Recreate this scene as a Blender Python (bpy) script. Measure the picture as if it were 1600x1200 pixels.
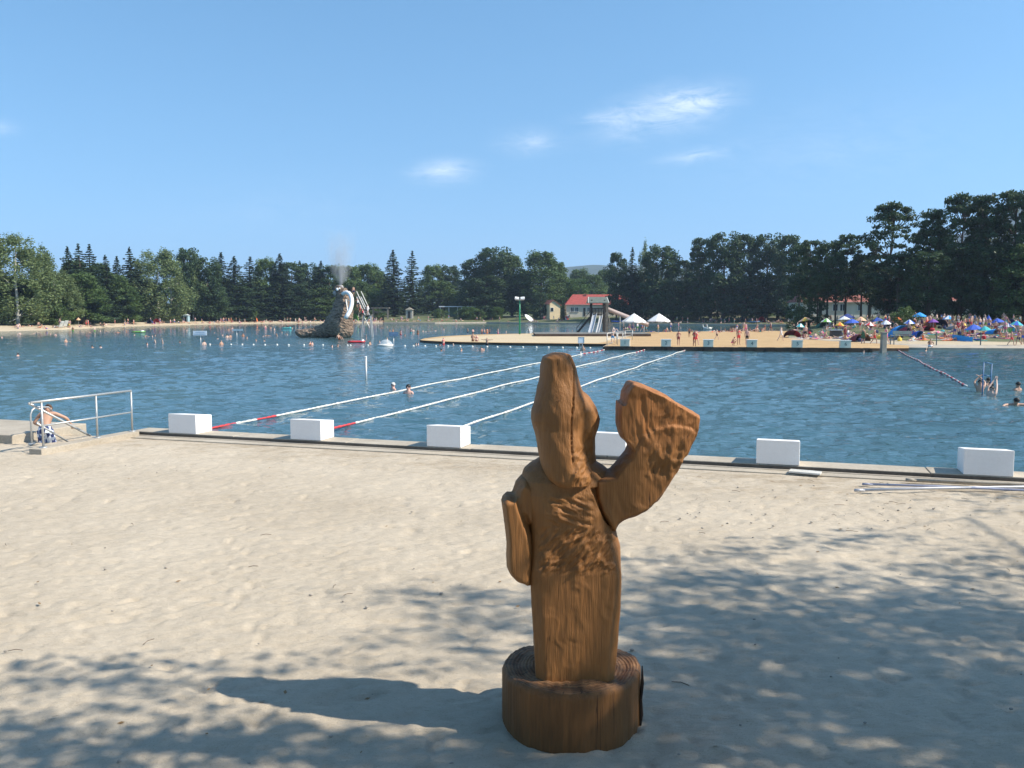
import bpy, bmesh, math, random
import numpy as np
from mathutils import Vector, Matrix, noise
for o in list(bpy.data.objects): bpy.data.objects.remove(o)
SC = bpy.context.scene
COL = SC.collection
R = math.radians
rnd = random.Random(7)
nr = np.random.RandomState(11)

# ------------------------------------------------------------------ camera
F = 1310.0; HC = 3.3; PITCH = math.atan(110 / F)
cam_d = bpy.data.cameras.new('camera'); cam = bpy.data.objects.new('camera', cam_d); COL.objects.link(cam)
cam.location = (0, 0, HC); cam.rotation_euler = (math.pi / 2 - PITCH, 0, 0)
cam_d.sensor_width = 36; cam_d.lens = F / 1600 * 36; cam_d.clip_end = 20000; cam_d.clip_start = 0.1
SC.camera = cam
SC.render.resolution_x, SC.render.resolution_y = 1024, 768

# ------------------------------------------------------------------ sun, sky, exposure
SUN_EL = R(45); SUN_H = Vector((0.972, -0.235, 0)).normalized()
SUN = Vector((SUN_H.x * math.cos(SUN_EL), SUN_H.y * math.cos(SUN_EL), math.sin(SUN_EL)))
sd = bpy.data.lights.new('sun', 'SUN'); sun = bpy.data.objects.new('sun', sd); COL.objects.link(sun)
sd.energy = 4.9; sd.angle = R(0.55); sd.color = (1.0, 0.92, 0.79)
sun.rotation_euler = (-SUN).to_track_quat('-Z', 'Y').to_euler()
sun.location = (60, -10, 60)
W = bpy.data.worlds.new('World'); SC.world = W; W.use_nodes = True
wt = W.node_tree; wn = wt.nodes; wl = wt.links; wn.clear()
def wm(op, a, b=None, c=None):
    n = wn.new('ShaderNodeMath'); n.operation = op
    for i, v in enumerate((a, b, c)):
        if v is None: continue
        if isinstance(v, (int, float)): n.inputs[i].default_value = v
        else: wl.new(v, n.inputs[i])
    return n.outputs[0]
sky = wn.new('ShaderNodeTexSky'); sky.sky_type = 'NISHITA'; sky.sun_disc = False
sky.sun_elevation = SUN_EL; sky.sun_rotation = math.atan2(SUN_H.x, SUN_H.y)
sky.air_density = 1.0; sky.dust_density = 0.35; sky.ozone_density = 3.2; sky.altitude = 200
tc = wn.new('ShaderNodeTexCoord'); sp0 = wn.new('ShaderNodeSeparateXYZ'); wl.new(tc.outputs['Generated'], sp0.inputs[0]); cb0 = wn.new('ShaderNodeCombineXYZ'); wl.new(sp0.outputs[0], cb0.inputs[0]); wl.new(sp0.outputs[1], cb0.inputs[1]); wl.new(wm('ADD', wm('MULTIPLY', wm('MAXIMUM', sp0.outputs[2], 0.0), .80), .15), cb0.inputs[2]); vn_ = wn.new('ShaderNodeVectorMath'); vn_.operation = 'NORMALIZE'; wl.new(cb0.outputs[0], vn_.inputs[0]); wl.new(vn_.outputs[0], sky.inputs['Vector']); sp = wn.new('ShaderNodeSeparateXYZ'); wl.new(tc.outputs['Generated'], sp.inputs[0])
yy = wm('MAXIMUM', sp.outputs[1], 0.05)
U = wm('DIVIDE', sp.outputs[0], yy); V = wm('DIVIDE', sp.outputs[2], yy)
cb = wn.new('ShaderNodeCombineXYZ'); wl.new(wm('MULTIPLY', U, 9.0), cb.inputs[0]); wl.new(wm('MULTIPLY', V, 30.0), cb.inputs[1])
nz = wn.new('ShaderNodeTexNoise'); nz.inputs['Scale'].default_value = 2.3; nz.inputs['Detail'].default_value = 10; nz.inputs['Roughness'].default_value = 0.68
nz.inputs['Distortion'].default_value = 0.6
wl.new(cb.outputs[0], nz.inputs['Vector'])
def ray(px, py):
    dx = (px - 800) / F; dv = -(py - 600) / F
    c, s = math.cos(PITCH), math.sin(PITCH)
    return Vector((dx, c + s * dv, -s + c * dv))
def cloud(px, py, wx, wy, rot, k):
    d = ray(px, py); u0, v0 = d.x / d.y, d.z / d.y
    du = wm('SUBTRACT', U, u0); dv = wm('SUBTRACT', V, v0)
    c, s = math.cos(rot), math.sin(rot)
    a = wm('ADD', wm('MULTIPLY', du, c), wm('MULTIPLY', dv, s))
    b = wm('SUBTRACT', wm('MULTIPLY', dv, c), wm('MULTIPLY', du, s))
    a = wm('DIVIDE', a, wx / F); b = wm('DIVIDE', b, wy / F)
    r = wm('SQRT', wm('ADD', wm('MULTIPLY', a, a), wm('MULTIPLY', b, b)))
    m = wm('MAXIMUM', wm('SUBTRACT', 1.0, r), 0.0)
    m = wm('MULTIPLY', m, m)
    w = wm('MULTIPLY', m, wm('MULTIPLY', wm('MAXIMUM', wm('SUBTRACT', nz.outputs[0], 0.33), 0.0), 4.5))
    return wm('MULTIPLY', w, k)
parts_ = [cloud(1035, 175, 175, 60, R(14), .72), cloud(1090, 160, 95, 30, R(6), .55), cloud(830, 222, 90, 36, 0, .38), cloud(694, 268, 84, 32, R(3), .75),
          cloud(1085, 243, 95, 20, R(10), .45), cloud(0, 200, 60, 22, 0, .25), cloud(940, 185, 80, 18, R(4), .35),
          cloud(1300, 230, 420, 130, R(8), .10), cloud(420, 330, 400, 90, R(4), .06)]
tot = parts_[0]
for p_ in parts_[1:]: tot = wm('ADD', tot, p_)
tot = wm('MINIMUM', wm('MULTIPLY', tot, .62), 0.5)
mix = wn.new('ShaderNodeMix'); mix.data_type = 'RGBA'; mix.blend_type = 'MIX'
wl.new(tot, mix.inputs['Factor'])
hs = wn.new('ShaderNodeHueSaturation'); hs.inputs['Saturation'].default_value = 1.12; hs.inputs['Value'].default_value = 1.02; hs.inputs['Hue'].default_value = .488
wl.new(sky.outputs[0], hs.inputs['Color'])
wl.new(hs.outputs[0], mix.inputs[6]); mix.inputs[7].default_value = (6.6, 6.9, 7.2, 1)
bg = wn.new('ShaderNodeBackground'); bg.inputs['Strength'].default_value = 0.15
wl.new(mix.outputs[2], bg.inputs['Color'])
wo = wn.new('ShaderNodeOutputWorld'); wl.new(bg.outputs[0], wo.inputs['Surface'])
SC.view_settings.view_transform = 'Standard'; SC.view_settings.look = 'None'; SC.view_settings.gamma = 1
SC.view_settings.exposure = 0.53
SC.cycles.max_bounces = 6; SC.cycles.transparent_max_bounces = 8; SC.cycles.volume_bounces = 0
SC.cycles.diffuse_bounces = 3; SC.cycles.glossy_bounces = 3; SC.cycles.transmission_bounces = 4
SC.cycles.caustics_reflective = False; SC.cycles.caustics_refractive = False
SC.cycles.use_denoising = True; SC.cycles.denoising_prefilter = 'ACCURATE'; SC.cycles.denoising_input_passes = 'RGB_ALBEDO_NORMAL'

# ------------------------------------------------------------------ pixel <-> world (used to measure where things stand)
CAM = Vector((0, 0, HC))
def gp(px, py, z=0.0):
    d = ray(px, py); t = (z - HC) / d.z
    return CAM + d * t
def ad(px, py, Y):
    d = ray(px, py); return CAM + d * (Y / d.y)

# ------------------------------------------------------------------ helpers
def tag(o, label=None, cat=None, group=None, kind=None):
    if label: o['label'] = label
    if cat: o['category'] = cat
    if group: o['group'] = group
    if kind: o['kind'] = kind
    return o
def empty(name, loc=(0, 0, 0), rz=0.0):
    o = bpy.data.objects.new(name, None); COL.objects.link(o); o.location = loc; o.rotation_euler = (0, 0, rz)
    o.empty_display_size = 0.2
    return o
def link_mesh(name, me, mats, parent=None, smooth=False):
    if not isinstance(mats, (list, tuple)): mats = [mats]
    if not me.materials:
        for m in mats: me.materials.append(m)
    if smooth:
        me.polygons.foreach_set('use_smooth', np.ones(len(me.polygons), dtype=bool))
    o = bpy.data.objects.new(name, me); COL.objects.link(o)
    if parent: o.parent = parent
    return o
def copy_tree(o, parent=None):
    c = o.copy(); COL.objects.link(c); c.parent = parent
    for ch in list(o.children): copy_tree(ch, c)
    return c
class MB:
    def __init__(s): s.v = []; s.f = []; s.m = []
    def add(s, vs, fs, mi=0):
        b = len(s.v); s.v += [tuple(p) for p in vs]; s.f += [tuple(i + b for i in f) for f in fs]; s.m += [mi] * len(fs); return s
    def box(s, c, size, rz=0, mi=0, M=None):
        hx, hy, hz = size[0] / 2, size[1] / 2, size[2] / 2
        vs = [Vector((x, y, z)) for z in (-hz, hz) for x, y in ((-hx, -hy), (hx, -hy), (hx, hy), (-hx, hy))]
        Mt = Matrix.Translation(c) @ (M if M is not None else Matrix.Rotation(rz, 4, 'Z'))
        return s.add([Mt @ v for v in vs], [(3, 2, 1, 0), (4, 5, 6, 7), (0, 1, 5, 4), (1, 2, 6, 5), (2, 3, 7, 6), (3, 0, 4, 7)], mi)
    def tube(s, pts, rad, seg=8, mi=0, caps=True):
        pts = [Vector(p) for p in pts]; n = len(pts)
        if not hasattr(rad, '__len__'): rad = [rad] * n
        vs = []; fs = []
        t0 = (pts[1] - pts[0]).normalized()
        up = Vector((0, 0, 1)) if abs(t0.z) < .9 else Vector((1, 0, 0))
        a = t0.cross(up).normalized()
        for i in range(n):
            t = (pts[min(i + 1, n - 1)] - pts[max(i - 1, 0)]).normalized()
            a = (a - t * a.dot(t)).normalized(); b = t.cross(a)
            for k in range(seg):
                th = 2 * math.pi * k / seg
                vs.append(pts[i] + (a * math.cos(th) + b * math.sin(th)) * rad[i])
        for i in range(n - 1):
            for k in range(seg):
                k2 = (k + 1) % seg
                fs.append((i * seg + k, i * seg + k2, (i + 1) * seg + k2, (i + 1) * seg + k))
        if caps:
            fs.append(tuple(reversed(range(seg)))); fs.append(tuple((n - 1) * seg + k for k in range(seg)))
        return s.add(vs, fs, mi)
    def lathe(s, prof, seg=16, c=(0, 0, 0), mi=0):
        vs = []; fs = []
        for r, z in prof:
            for k in range(seg):
                th = 2 * math.pi * k / seg; vs.append((c[0] + r * math.cos(th), c[1] + r * math.sin(th), c[2] + z))
        for i in range(len(prof) - 1):
            for k in range(seg):
                k2 = (k + 1) % seg; fs.append((i * seg + k, i * seg + k2, (i + 1) * seg + k2, (i + 1) * seg + k))
        return s.add(vs, fs, mi)
    def ball(s, c, r, seg=10, rings=6, mi=0):
        if not hasattr(r, '__len__'): r = (r, r, r)
        vs = []; fs = []
        for i in range(rings + 1):
            ph = math.pi * i / rings
            for k in range(seg):
                th = 2 * math.pi * k / seg
                vs.append((c[0] + r[0] * math.sin(ph) * math.cos(th), c[1] + r[1] * math.sin(ph) * math.sin(th), c[2] - r[2] * math.cos(ph)))
        for i in range(rings):
            for k in range(seg):
                k2 = (k + 1) % seg; fs.append((i * seg + k, i * seg + k2, (i + 1) * seg + k2, (i + 1) * seg + k))
        return s.add(vs, fs, mi)
    def prism(s, poly, z0, z1, mi=0):
        n = len(poly)
        vs = [(p[0], p[1], z0) for p in poly] + [(p[0], p[1], z1) for p in poly]
        fs = [tuple(reversed(range(n))), tuple(range(n, 2 * n))] + [(i, (i + 1) % n, n + (i + 1) % n, n + i) for i in range(n)]
        return s.add(vs, fs, mi)
    def mesh(s, name, bevel=0.0):
        me = bpy.data.meshes.new(name); me.from_pydata(s.v, [], s.f); me.polygons.foreach_set('material_index', s.m)
        bm = bmesh.new(); bm.from_mesh(me)
        if bevel > 0:
            bmesh.ops.bevel(bm, geom=list(bm.edges), offset=bevel, segments=2, affect='EDGES', profile=.6)
        bmesh.ops.recalc_face_normals(bm, faces=bm.faces); bm.to_mesh(me); bm.free()
        me.update(); return me
    def build(s, name, mats, parent=None, smooth=False, bevel=0.0):
        return link_mesh(name, s.mesh(name, bevel), mats, parent, smooth)
def np_mesh(name, V_, F_, tint=None):
    me = bpy.data.meshes.new(name); n = len(V_); k = F_.shape[1]
    me.vertices.add(n); me.vertices.foreach_set('co', np.ascontiguousarray(V_, dtype=np.float32).ravel())
    me.loops.add(F_.size); me.loops.foreach_set('vertex_index', np.ascontiguousarray(F_, dtype=np.int32).ravel())
    me.polygons.add(len(F_)); me.polygons.foreach_set('loop_start', np.arange(0, F_.size, k, dtype=np.int32))
    me.update(calc_edges=True)
    if tint is not None:
        at = me.attributes.new('tint', 'FLOAT', 'FACE'); at.data.foreach_set('value', np.ascontiguousarray(tint, dtype=np.float32))
    return me
def grid_faces(nu, nv):
    i = np.arange(nu - 1)[:, None]; j = np.arange(nv - 1)[None, :]
    a = i * nv + j
    return np.stack([a, a + nv, a + nv + 1, a + 1], -1).reshape(-1, 4)
def evaluated(o):
    dg = bpy.context.evaluated_depsgraph_get(); dg.update()
    me = bpy.data.meshes.new_from_object(o.evaluated_get(dg)); return me

# ------------------------------------------------------------------ materials
MATS = {}
def new_mat(name):
    m = bpy.data.materials.new(name); m.use_nodes = True; MATS[name] = m
    return m, m.node_tree.nodes, m.node_tree.links, m.node_tree.nodes['Principled BSDF']
def nmath(nt, op, a, b=None):
    n = nt.nodes.new('ShaderNodeMath'); n.operation = op
    for i, v in enumerate((a, b)):
        if v is None: continue
        if isinstance(v, (int, float)): n.inputs[i].default_value = v
        else: nt.links.new(v, n.inputs[i])
    return n.outputs[0]
def ntex(nt, scale, detail=4, vec=None, rough=.55, dist=0):
    n = nt.nodes.new('ShaderNodeTexNoise'); n.inputs['Scale'].default_value = scale; n.inputs['Detail'].default_value = detail
    n.inputs['Roughness'].default_value = rough; n.inputs['Distortion'].default_value = dist
    if vec is not None: nt.links.new(vec, n.inputs['Vector'])
    return n.outputs[0]
def ncoord(nt, kind='Object', scale=(1, 1, 1), rot=(0, 0, 0), loc=(0, 0, 0)):
    t = nt.nodes.new('ShaderNodeTexCoord'); m = nt.nodes.new('ShaderNodeMapping')
    m.inputs['Scale'].default_value = scale; m.inputs['Rotation'].default_value = rot; m.inputs['Location'].default_value = loc
    nt.links.new(t.outputs[kind], m.inputs['Vector']); return m.outputs[0]
def nramp(nt, fac, stops):
    n = nt.nodes.new('ShaderNodeValToRGB'); nt.links.new(fac, n.inputs[0]); e = n.color_ramp.elements
    while len(e) < len(stops): e.new(.5)
    for el, (p, c) in zip(e, stops):
        el.position = p; el.color = (*c, 1) if len(c) == 3 else c
    return n.outputs[0]
def nbump(nt, h, strength, dist, normal=None):
    n = nt.nodes.new('ShaderNodeBump'); n.inputs['Strength'].default_value = strength; n.inputs['Distance'].default_value = dist
    nt.links.new(h, n.inputs['Height'])
    if normal is not None: nt.links.new(normal, n.inputs['Normal'])
    return n.outputs[0]
def simple(name, col, rough=.6, metal=0.0, var=0.12, scale=6.0, bump=0.0):
    if name in MATS: return MATS[name]
    m, n, l, b = new_mat(name); nt = m.node_tree
    f = ntex(nt, scale, 5, ncoord(nt))
    lo = tuple(max(0, c * (1 - var)) for c in col); hi = tuple(min(1, c * (1 + var)) for c in col)
    l.new(nramp(nt, f, [(.3, lo), (.7, hi)]), b.inputs['Base Color'])
    b.inputs['Roughness'].default_value = rough; b.inputs['Metallic'].default_value = metal
    if bump: l.new(nbump(nt, f, bump, .02), b.inputs['Normal'])
    return m
def leaf_mat(name, dark, light, trans=.25):
    m, n, l, b = new_mat(name); nt = m.node_tree
    at = n.new('ShaderNodeAttribute'); at.attribute_name = 'tint'
    oi = n.new('ShaderNodeObjectInfo')
    f = nmath(nt, 'ADD', nmath(nt, 'MULTIPLY', at.outputs['Fac'], .75), nmath(nt, 'MULTIPLY', oi.outputs['Random'], .25))
    c = nramp(nt, f, [(.1, dark), (.9, light)])
    l.new(c, b.inputs['Base Color']); b.inputs['Roughness'].default_value = .55
    b.inputs['Specular IOR Level'].default_value = .25
    tr = n.new('ShaderNodeBsdfTranslucent')
    hsv = n.new('ShaderNodeHueSaturation'); hsv.inputs['Hue'].default_value = .48; hsv.inputs['Value'].default_value = 1.2; l.new(c, hsv.inputs['Color']); l.new(hsv.outputs[0], tr.inputs['Color'])
    mx = n.new('ShaderNodeMixShader'); mx.inputs[0].default_value = trans
    l.new(b.outputs[0], mx.inputs[1]); l.new(tr.outputs[0], mx.inputs[2]); l.new(mx.outputs[0], n['Material Output'].inputs['Surface'])
    return m
LEAF = leaf_mat('broad_leaf', (.050, .092, .028), (.13, .195, .058))
LEAFDARK = leaf_mat('dark_leaf', (.028, .056, .026), (.070, .118, .045))
LEAFBIRCH = leaf_mat('birch_leaf', (.105, .150, .055), (.19, .24, .10), .3)
NEEDLE = leaf_mat('needle', (.022, .044, .024), (.052, .085, .042), .15)
LEAFLIGHT = leaf_mat('light_leaf', (.05, .10, .025), (.10, .18, .045), .3)
BARK = simple('bark', (.09, .07, .05), .9, 0, .4, 3, .4)
BIRCHBARK = simple('birch_bark', (.45, .43, .38), .8, 0, .4, 1.5, .2)

def sand_mat(name, c1, c2, dots=True, fine=60):
    m, n, l, b = new_mat(name); nt = m.node_tree
    co = ncoord(nt); big = ntex(nt, .35, 5, co); sm = ntex(nt, 9, 6, co, .7); gr = ntex(nt, fine * 4, 2, co)
    f = nmath(nt, 'ADD', nmath(nt, 'MULTIPLY', big, .45), nmath(nt, 'ADD', nmath(nt, 'MULTIPLY', sm, .3), nmath(nt, 'MULTIPLY', gr, .25)))
    c = nramp(nt, f, [(.33, c1), (.66, c2)])
    spk = nramp(nt, ntex(nt, fine * 1.6, 3, ncoord(nt, 'Object', (.7, 1.4, 1)), .7), [(.30, (.62, .60, .57)), (.42, (1, 1, 1)), (.62, (1, 1, 1)), (.74, (1.0, .99, .97))])
    m4 = n.new('ShaderNodeMix'); m4.data_type = 'RGBA'; m4.blend_type = 'MULTIPLY'; m4.inputs['Factor'].default_value = 1; l.new(c, m4.inputs[6]); l.new(spk, m4.inputs[7]); c = m4.outputs[2]
    l.new(c, b.inputs['Base Color']); b.inputs['Roughness'].default_value = .95; b.inputs['Specular IOR Level'].default_value = .1
    h = nmath(nt, 'ADD', nmath(nt, 'MULTIPLY', ntex(nt, 14, 6, ncoord(nt, 'Object', (.55, 1.2, 1)), .65), 1.0), nmath(nt, 'MULTIPLY', gr, .25))
    l.new(nbump(nt, h, .9, .03), b.inputs['Normal'])
    return m
SAND = sand_mat('sand', (.42, .35, .262), (.62, .535, .42))
SANDFAR = sand_mat('shore_sand', (.42, .34, .23), (.55, .46, .33))
SANDTAN = sand_mat('tan_sand', (.40, .265, .135), (.54, .375, .205))
def grass_mat():
    m, n, l, b = new_mat('grass'); nt = m.node_tree; co = ncoord(nt)
    f = nmath(nt, 'ADD', nmath(nt, 'MULTIPLY', ntex(nt, .12, 5, co), .6), nmath(nt, 'MULTIPLY', ntex(nt, 3, 4, co), .4))
    l.new(nramp(nt, f, [(.35, (.055, .085, .025)), (.5, (.10, .115, .045)), (.66, (.20, .17, .085))]), b.inputs['Base Color'])
    b.inputs['Roughness'].default_value = .95; l.new(nbump(nt, ntex(nt, 12, 4, co), .6, .1), b.inputs['Normal']); return m
GRASS = grass_mat()
def concrete_mat(name, a, b_):
    m, n, l, b = new_mat(name); nt = m.node_tree; co = ncoord(nt)
    f = nmath(nt, 'ADD', nmath(nt, 'MULTIPLY', ntex(nt, 1.2, 6, co, .65), .6), nmath(nt, 'MULTIPLY', ntex(nt, 22, 5, co), .4))
    l.new(nramp(nt, f, [(.32, a), (.62, b_)]), b.inputs['Base Color']); b.inputs['Roughness'].default_value = .85
    l.new(nbump(nt, ntex(nt, 30, 5, co), .3, .01), b.inputs['Normal']); return m
CONC = concrete_mat('concrete', (.29, .245, .185), (.47, .41, .325))
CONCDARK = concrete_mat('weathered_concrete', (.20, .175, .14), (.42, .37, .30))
WHITEP = concrete_mat('white_block_paint', (.84, .80, .76), (.92, .89, .85))
CREAM = concrete_mat('grey_block_paint', (.86, .70, .50), (.95, .80, .62))
DOCKWOOD = simple('dark_dock_wood', (.075, .045, .028), .8, 0, .4, 2.0, .3)
STEEL = simple('galvanised_steel', (.50, .50, .48), .45, .6, .12, 20)
WPAINT = simple('white_paint', (.78, .78, .77), .5, 0, .06)
REDP = simple('red_plastic', (.55, .05, .05), .45)
WPLAST = simple('white_plastic', (.66, .64, .58), .5, 0, .2, 3)
GREYWOOD = simple('grey_wood', (.18, .165, .14), .85, 0, .3, 3)
DARKWOOD = simple('dark_timber', (.05, .045, .04), .85, 0, .3, 3)
GREENP = simple('green_paint', (.01, .25, .11), .4)
BLUEP = simple('blue_paint', (.03, .13, .28), .4)
SLATE = simple('green_grey_roof', (.12, .14, .12), .7, 0, .2, 4)
TILE = simple('red_roof_tile', (.33, .062, .048), .8, 0, .22, 1.5, .3)
TILEOLD = simple('brown_red_tile', (.30, .10, .07), .85, 0, .3, 1.5, .3)
WALLW = simple('white_render', (.66, .60, .50), .9, 0, .08, .8)
WALLY = simple('cream_render', (.80, .62, .38), .9, 0, .08, .8)
GLASSD = simple('dark_window', (.02, .025, .03), .1)
DARKDOOR = simple('dark_door', (.03, .025, .02), .5)
EXEC_AFTER = []

# ================================================================== THE SETTING
def fbm(x, y, oct=4, seed=0.0):
    return noise.fractal(Vector((x, y, seed)), 1.0, 2.0, oct)
def vnoise(X, Y, seed, n=256):
    """tileable value noise on arrays"""
    r = np.random.RandomState(seed).rand(n, n)
    xi = np.floor(X).astype(int); yi = np.floor(Y).astype(int); fx = X - xi; fy = Y - yi
    fx = fx * fx * (3 - 2 * fx); fy = fy * fy * (3 - 2 * fy)
    a = r[xi % n, yi % n]; b = r[(xi + 1) % n, yi % n]; c = r[xi % n, (yi + 1) % n]; d = r[(xi + 1) % n, (yi + 1) % n]
    return (a * (1 - fx) + b * fx) * (1 - fy) + (c * (1 - fx) + d * fx) * fy - .5

# lake: one sheet, real ripples where it is near, flat further out
def water_mat():
    m, n, l, b = new_mat('lake_water'); nt = m.node_tree
    co = ncoord(nt)
    patch = ntex(nt, .05, 4, ncoord(nt, 'Object', (1, .5, 1)))
    l.new(nramp(nt, patch, [(.35, (.036, .090, .110)), (.65, (.056, .120, .134))]), b.inputs['Base Color'])
    b.inputs['Roughness'].default_value = .04; b.inputs['IOR'].default_value = 1.33
    h = nmath(nt, 'ADD', ntex(nt, 1.5, 5, ncoord(nt, 'Object', (.62, 1.0, 1), (0, 0, R(14))), .6), nmath(nt, 'MULTIPLY', ntex(nt, 5.5, 4, ncoord(nt, 'Object', (.6, 1, 1), (0, 0, R(-20))), .6), .5))
    l.new(nbump(nt, h, .9, .10), b.inputs['Normal'])
    return m
WATER = water_mat()
ys = np.concatenate([[8, 14], np.geomspace(16.5, 330, 520), [420]]); us = np.linspace(-1.15, 1.15, 520)
Yg = np.repeat(ys[:, None], len(us), 1); Xg = us[None, :] * (Yg * .95 + 12)
c_, s_ = math.cos(.25), math.sin(.25)
xr, yr = Xg * c_ - Yg * s_, Xg * s_ + Yg * c_
amp = np.clip((150 - Yg) / 120, 0, 1)
Zg = amp * (.075 * vnoise(xr * .35, yr * .75, 1) + .075 * vnoise(xr * .9, yr * 1.7, 2) + .065 * vnoise(xr * 2.3, yr * 3.6, 3)) * np.where(Yg < 16, 0, 1)
me = np_mesh('lake_water', np.stack([Xg, Yg, Zg], -1).reshape(-1, 3), grid_faces(len(ys), len(us)))
tag(link_mesh('lake_water', me, WATER, smooth=True), kind='structure')
# wide ground under everything, out to the horizon
m_ = MB(); m_.add([(-5000, -200, -1.6), (5000, -200, -1.6), (5000, 6000, -1.6), (-5000, 6000, -1.6)], [(0, 1, 2, 3)])
tag(m_.build('ground', GRASS), kind='structure')

# near kerb line and lane directions
_l = ray(1222, 490); LANE = Vector((_l.x, _l.y, 0)).normalized(); KERB = Vector((LANE.y, -LANE.x, 0))
LANE_ANG = math.atan2(LANE.y, LANE.x) - math.pi / 2
ZK = 0.40; ZS = 0.30
K0 = gp(519, 689.5, ZK)                          # a point of the kerb's front top edge
def kp(t, b=0.0, z=0.0):                         # along the kerb, back over the water
    p = K0 + KERB * t + LANE * b; return Vector((p.x, p.y, z))
def kt(px, py, z): return (gp(px, py, z) - K0).dot(KERB)
T0 = kt(199, 674, ZK)
# near beach of raked, trodden sand
ys = np.geomspace(2.2, 30, 560); us = np.linspace(-1, 1, 620)
Yg = np.repeat(ys[:, None], len(us), 1); Xg = us[None, :] * (Yg * .72 + 5)
xr, yr = Xg * math.cos(.18) + Yg * math.sin(.18), -Xg * math.sin(.18) + Yg * math.cos(.18)
Zg = ZS + .025 * vnoise(Xg * .5, Yg * .5, 5) + .016 * vnoise(xr * 2.2, yr * 4.6, 6) + .016 * vnoise(xr * 5.0, yr * 9, 7) + .013 * vnoise(xr * 11, yr * 17, 8) + .007 * vnoise(xr * 24, yr * 34, 18)
d = vnoise(xr * 3.0, yr * 4.5, 9); Zg -= .05 * np.clip(d - .24, 0, 1) * 2
d = vnoise(xr * 7.5, yr * 11, 29); Zg -= .03 * np.clip(d - .22, 0, 1) * 2.5
d = vnoise(xr * 1.7, yr * 2.6, 19); Zg -= .04 * np.clip(d - .27, 0, 1) * 2
# footprints of people who walked to and fro
rf = random.Random(12)
def footprint(x, y, a):
    m = (np.abs(Xg - x) < .3) & (np.abs(Yg - y) < .3); ii = np.where(m)
    if len(ii[0]) == 0: return
    u = (Xg[ii] - x) * math.cos(a) + (Yg[ii] - y) * math.sin(a); v = -(Xg[ii] - x) * math.sin(a) + (Yg[ii] - y) * math.cos(a)
    r = np.sqrt((u / .135) ** 2 + (v / .055) ** 2); Zg[ii] += -.019 * np.exp(-r ** 3) + .006 * np.exp(-((r - 1.35) / .35) ** 2)
for (xa, ya, xb, yb) in [(-6, 6.2, 4, 15.5), (-9, 13, 6, 12.2), (-2.5, 5.2, -4.5, 16), (3.2, 6.0, 1.0, 15.8), (8, 10, -6, 10.4), (-5, 8, 2.6, 8.6), (-9, 16.5, 9, 13.6), (5.5, 8, 9.5, 14), (-1, 10, 7, 14.6), (-8, 10, -1.5, 5.4)]:
    L__ = math.hypot(xb - xa, yb - ya); a0 = math.atan2(yb - ya, xb - xa); n__ = int(L__ / .62)
    for i in range(n__):
        t = i / n__; s = (1 if i % 2 else -1) * .10; w = .35 * math.sin(t * 5 + xa)
        footprint(xa + (xb - xa) * t - math.sin(a0) * (s + w) + rf.uniform(-.04, .04), ya + (yb - ya) * t + math.cos(a0) * (s + w) + rf.uniform(-.04, .04), a0 + rf.uniform(-.15, .15))
for i in range(170): footprint(rf.uniform(-10, 10), rf.uniform(5, 17), rf.uniform(0, 6.28))
# a little sand drifted up against the log base
rb = np.hypot(Xg - .42, (Yg - 5.95)); Zg += .014 * np.exp(-((rb - .52) / .10) ** 2) * (.6 + .8 * vnoise(Xg * 4, Yg * 4, 55))
# behind the kerb the sand is cut away; towards the kerb it flattens into the slab
dist = (Xg - K0.x) * LANE.x + (Yg - K0.y) * LANE.y
tk = (Xg - K0.x) * KERB.x + (Yg - K0.y) * KERB.y
fl = np.clip((-dist - .45) / .9, 0, 1); Zg = np.where(dist < 3, (Zg - ZS) * fl + ZS - .012 * (1 - fl), Zg)
Zg = np.where((dist > .25) & (tk > T0), -1.2, Zg)
Zg = np.where((dist > -.1) & (tk <= T0) & (tk > T0 - .9), -1.2, Zg)
Zg = np.where((dist > -.3) & (tk <= T0 - .3), -.35, Zg)
me = np_mesh('sand_beach', np.stack([Xg, Yg, Zg], -1).reshape(-1, 3), grid_faces(len(ys), len(us)))
tag(link_mesh('sand_beach', me, SAND, smooth=True), kind='structure')
m_ = MB(); m_.add([(-400, -150, .21), (400, -150, .21), (400, 2.25, .21), (-400, 2.25, .21)], [(0, 1, 2, 3)]); tag(m_.build('rear_sand', SAND), kind='structure')

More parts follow.
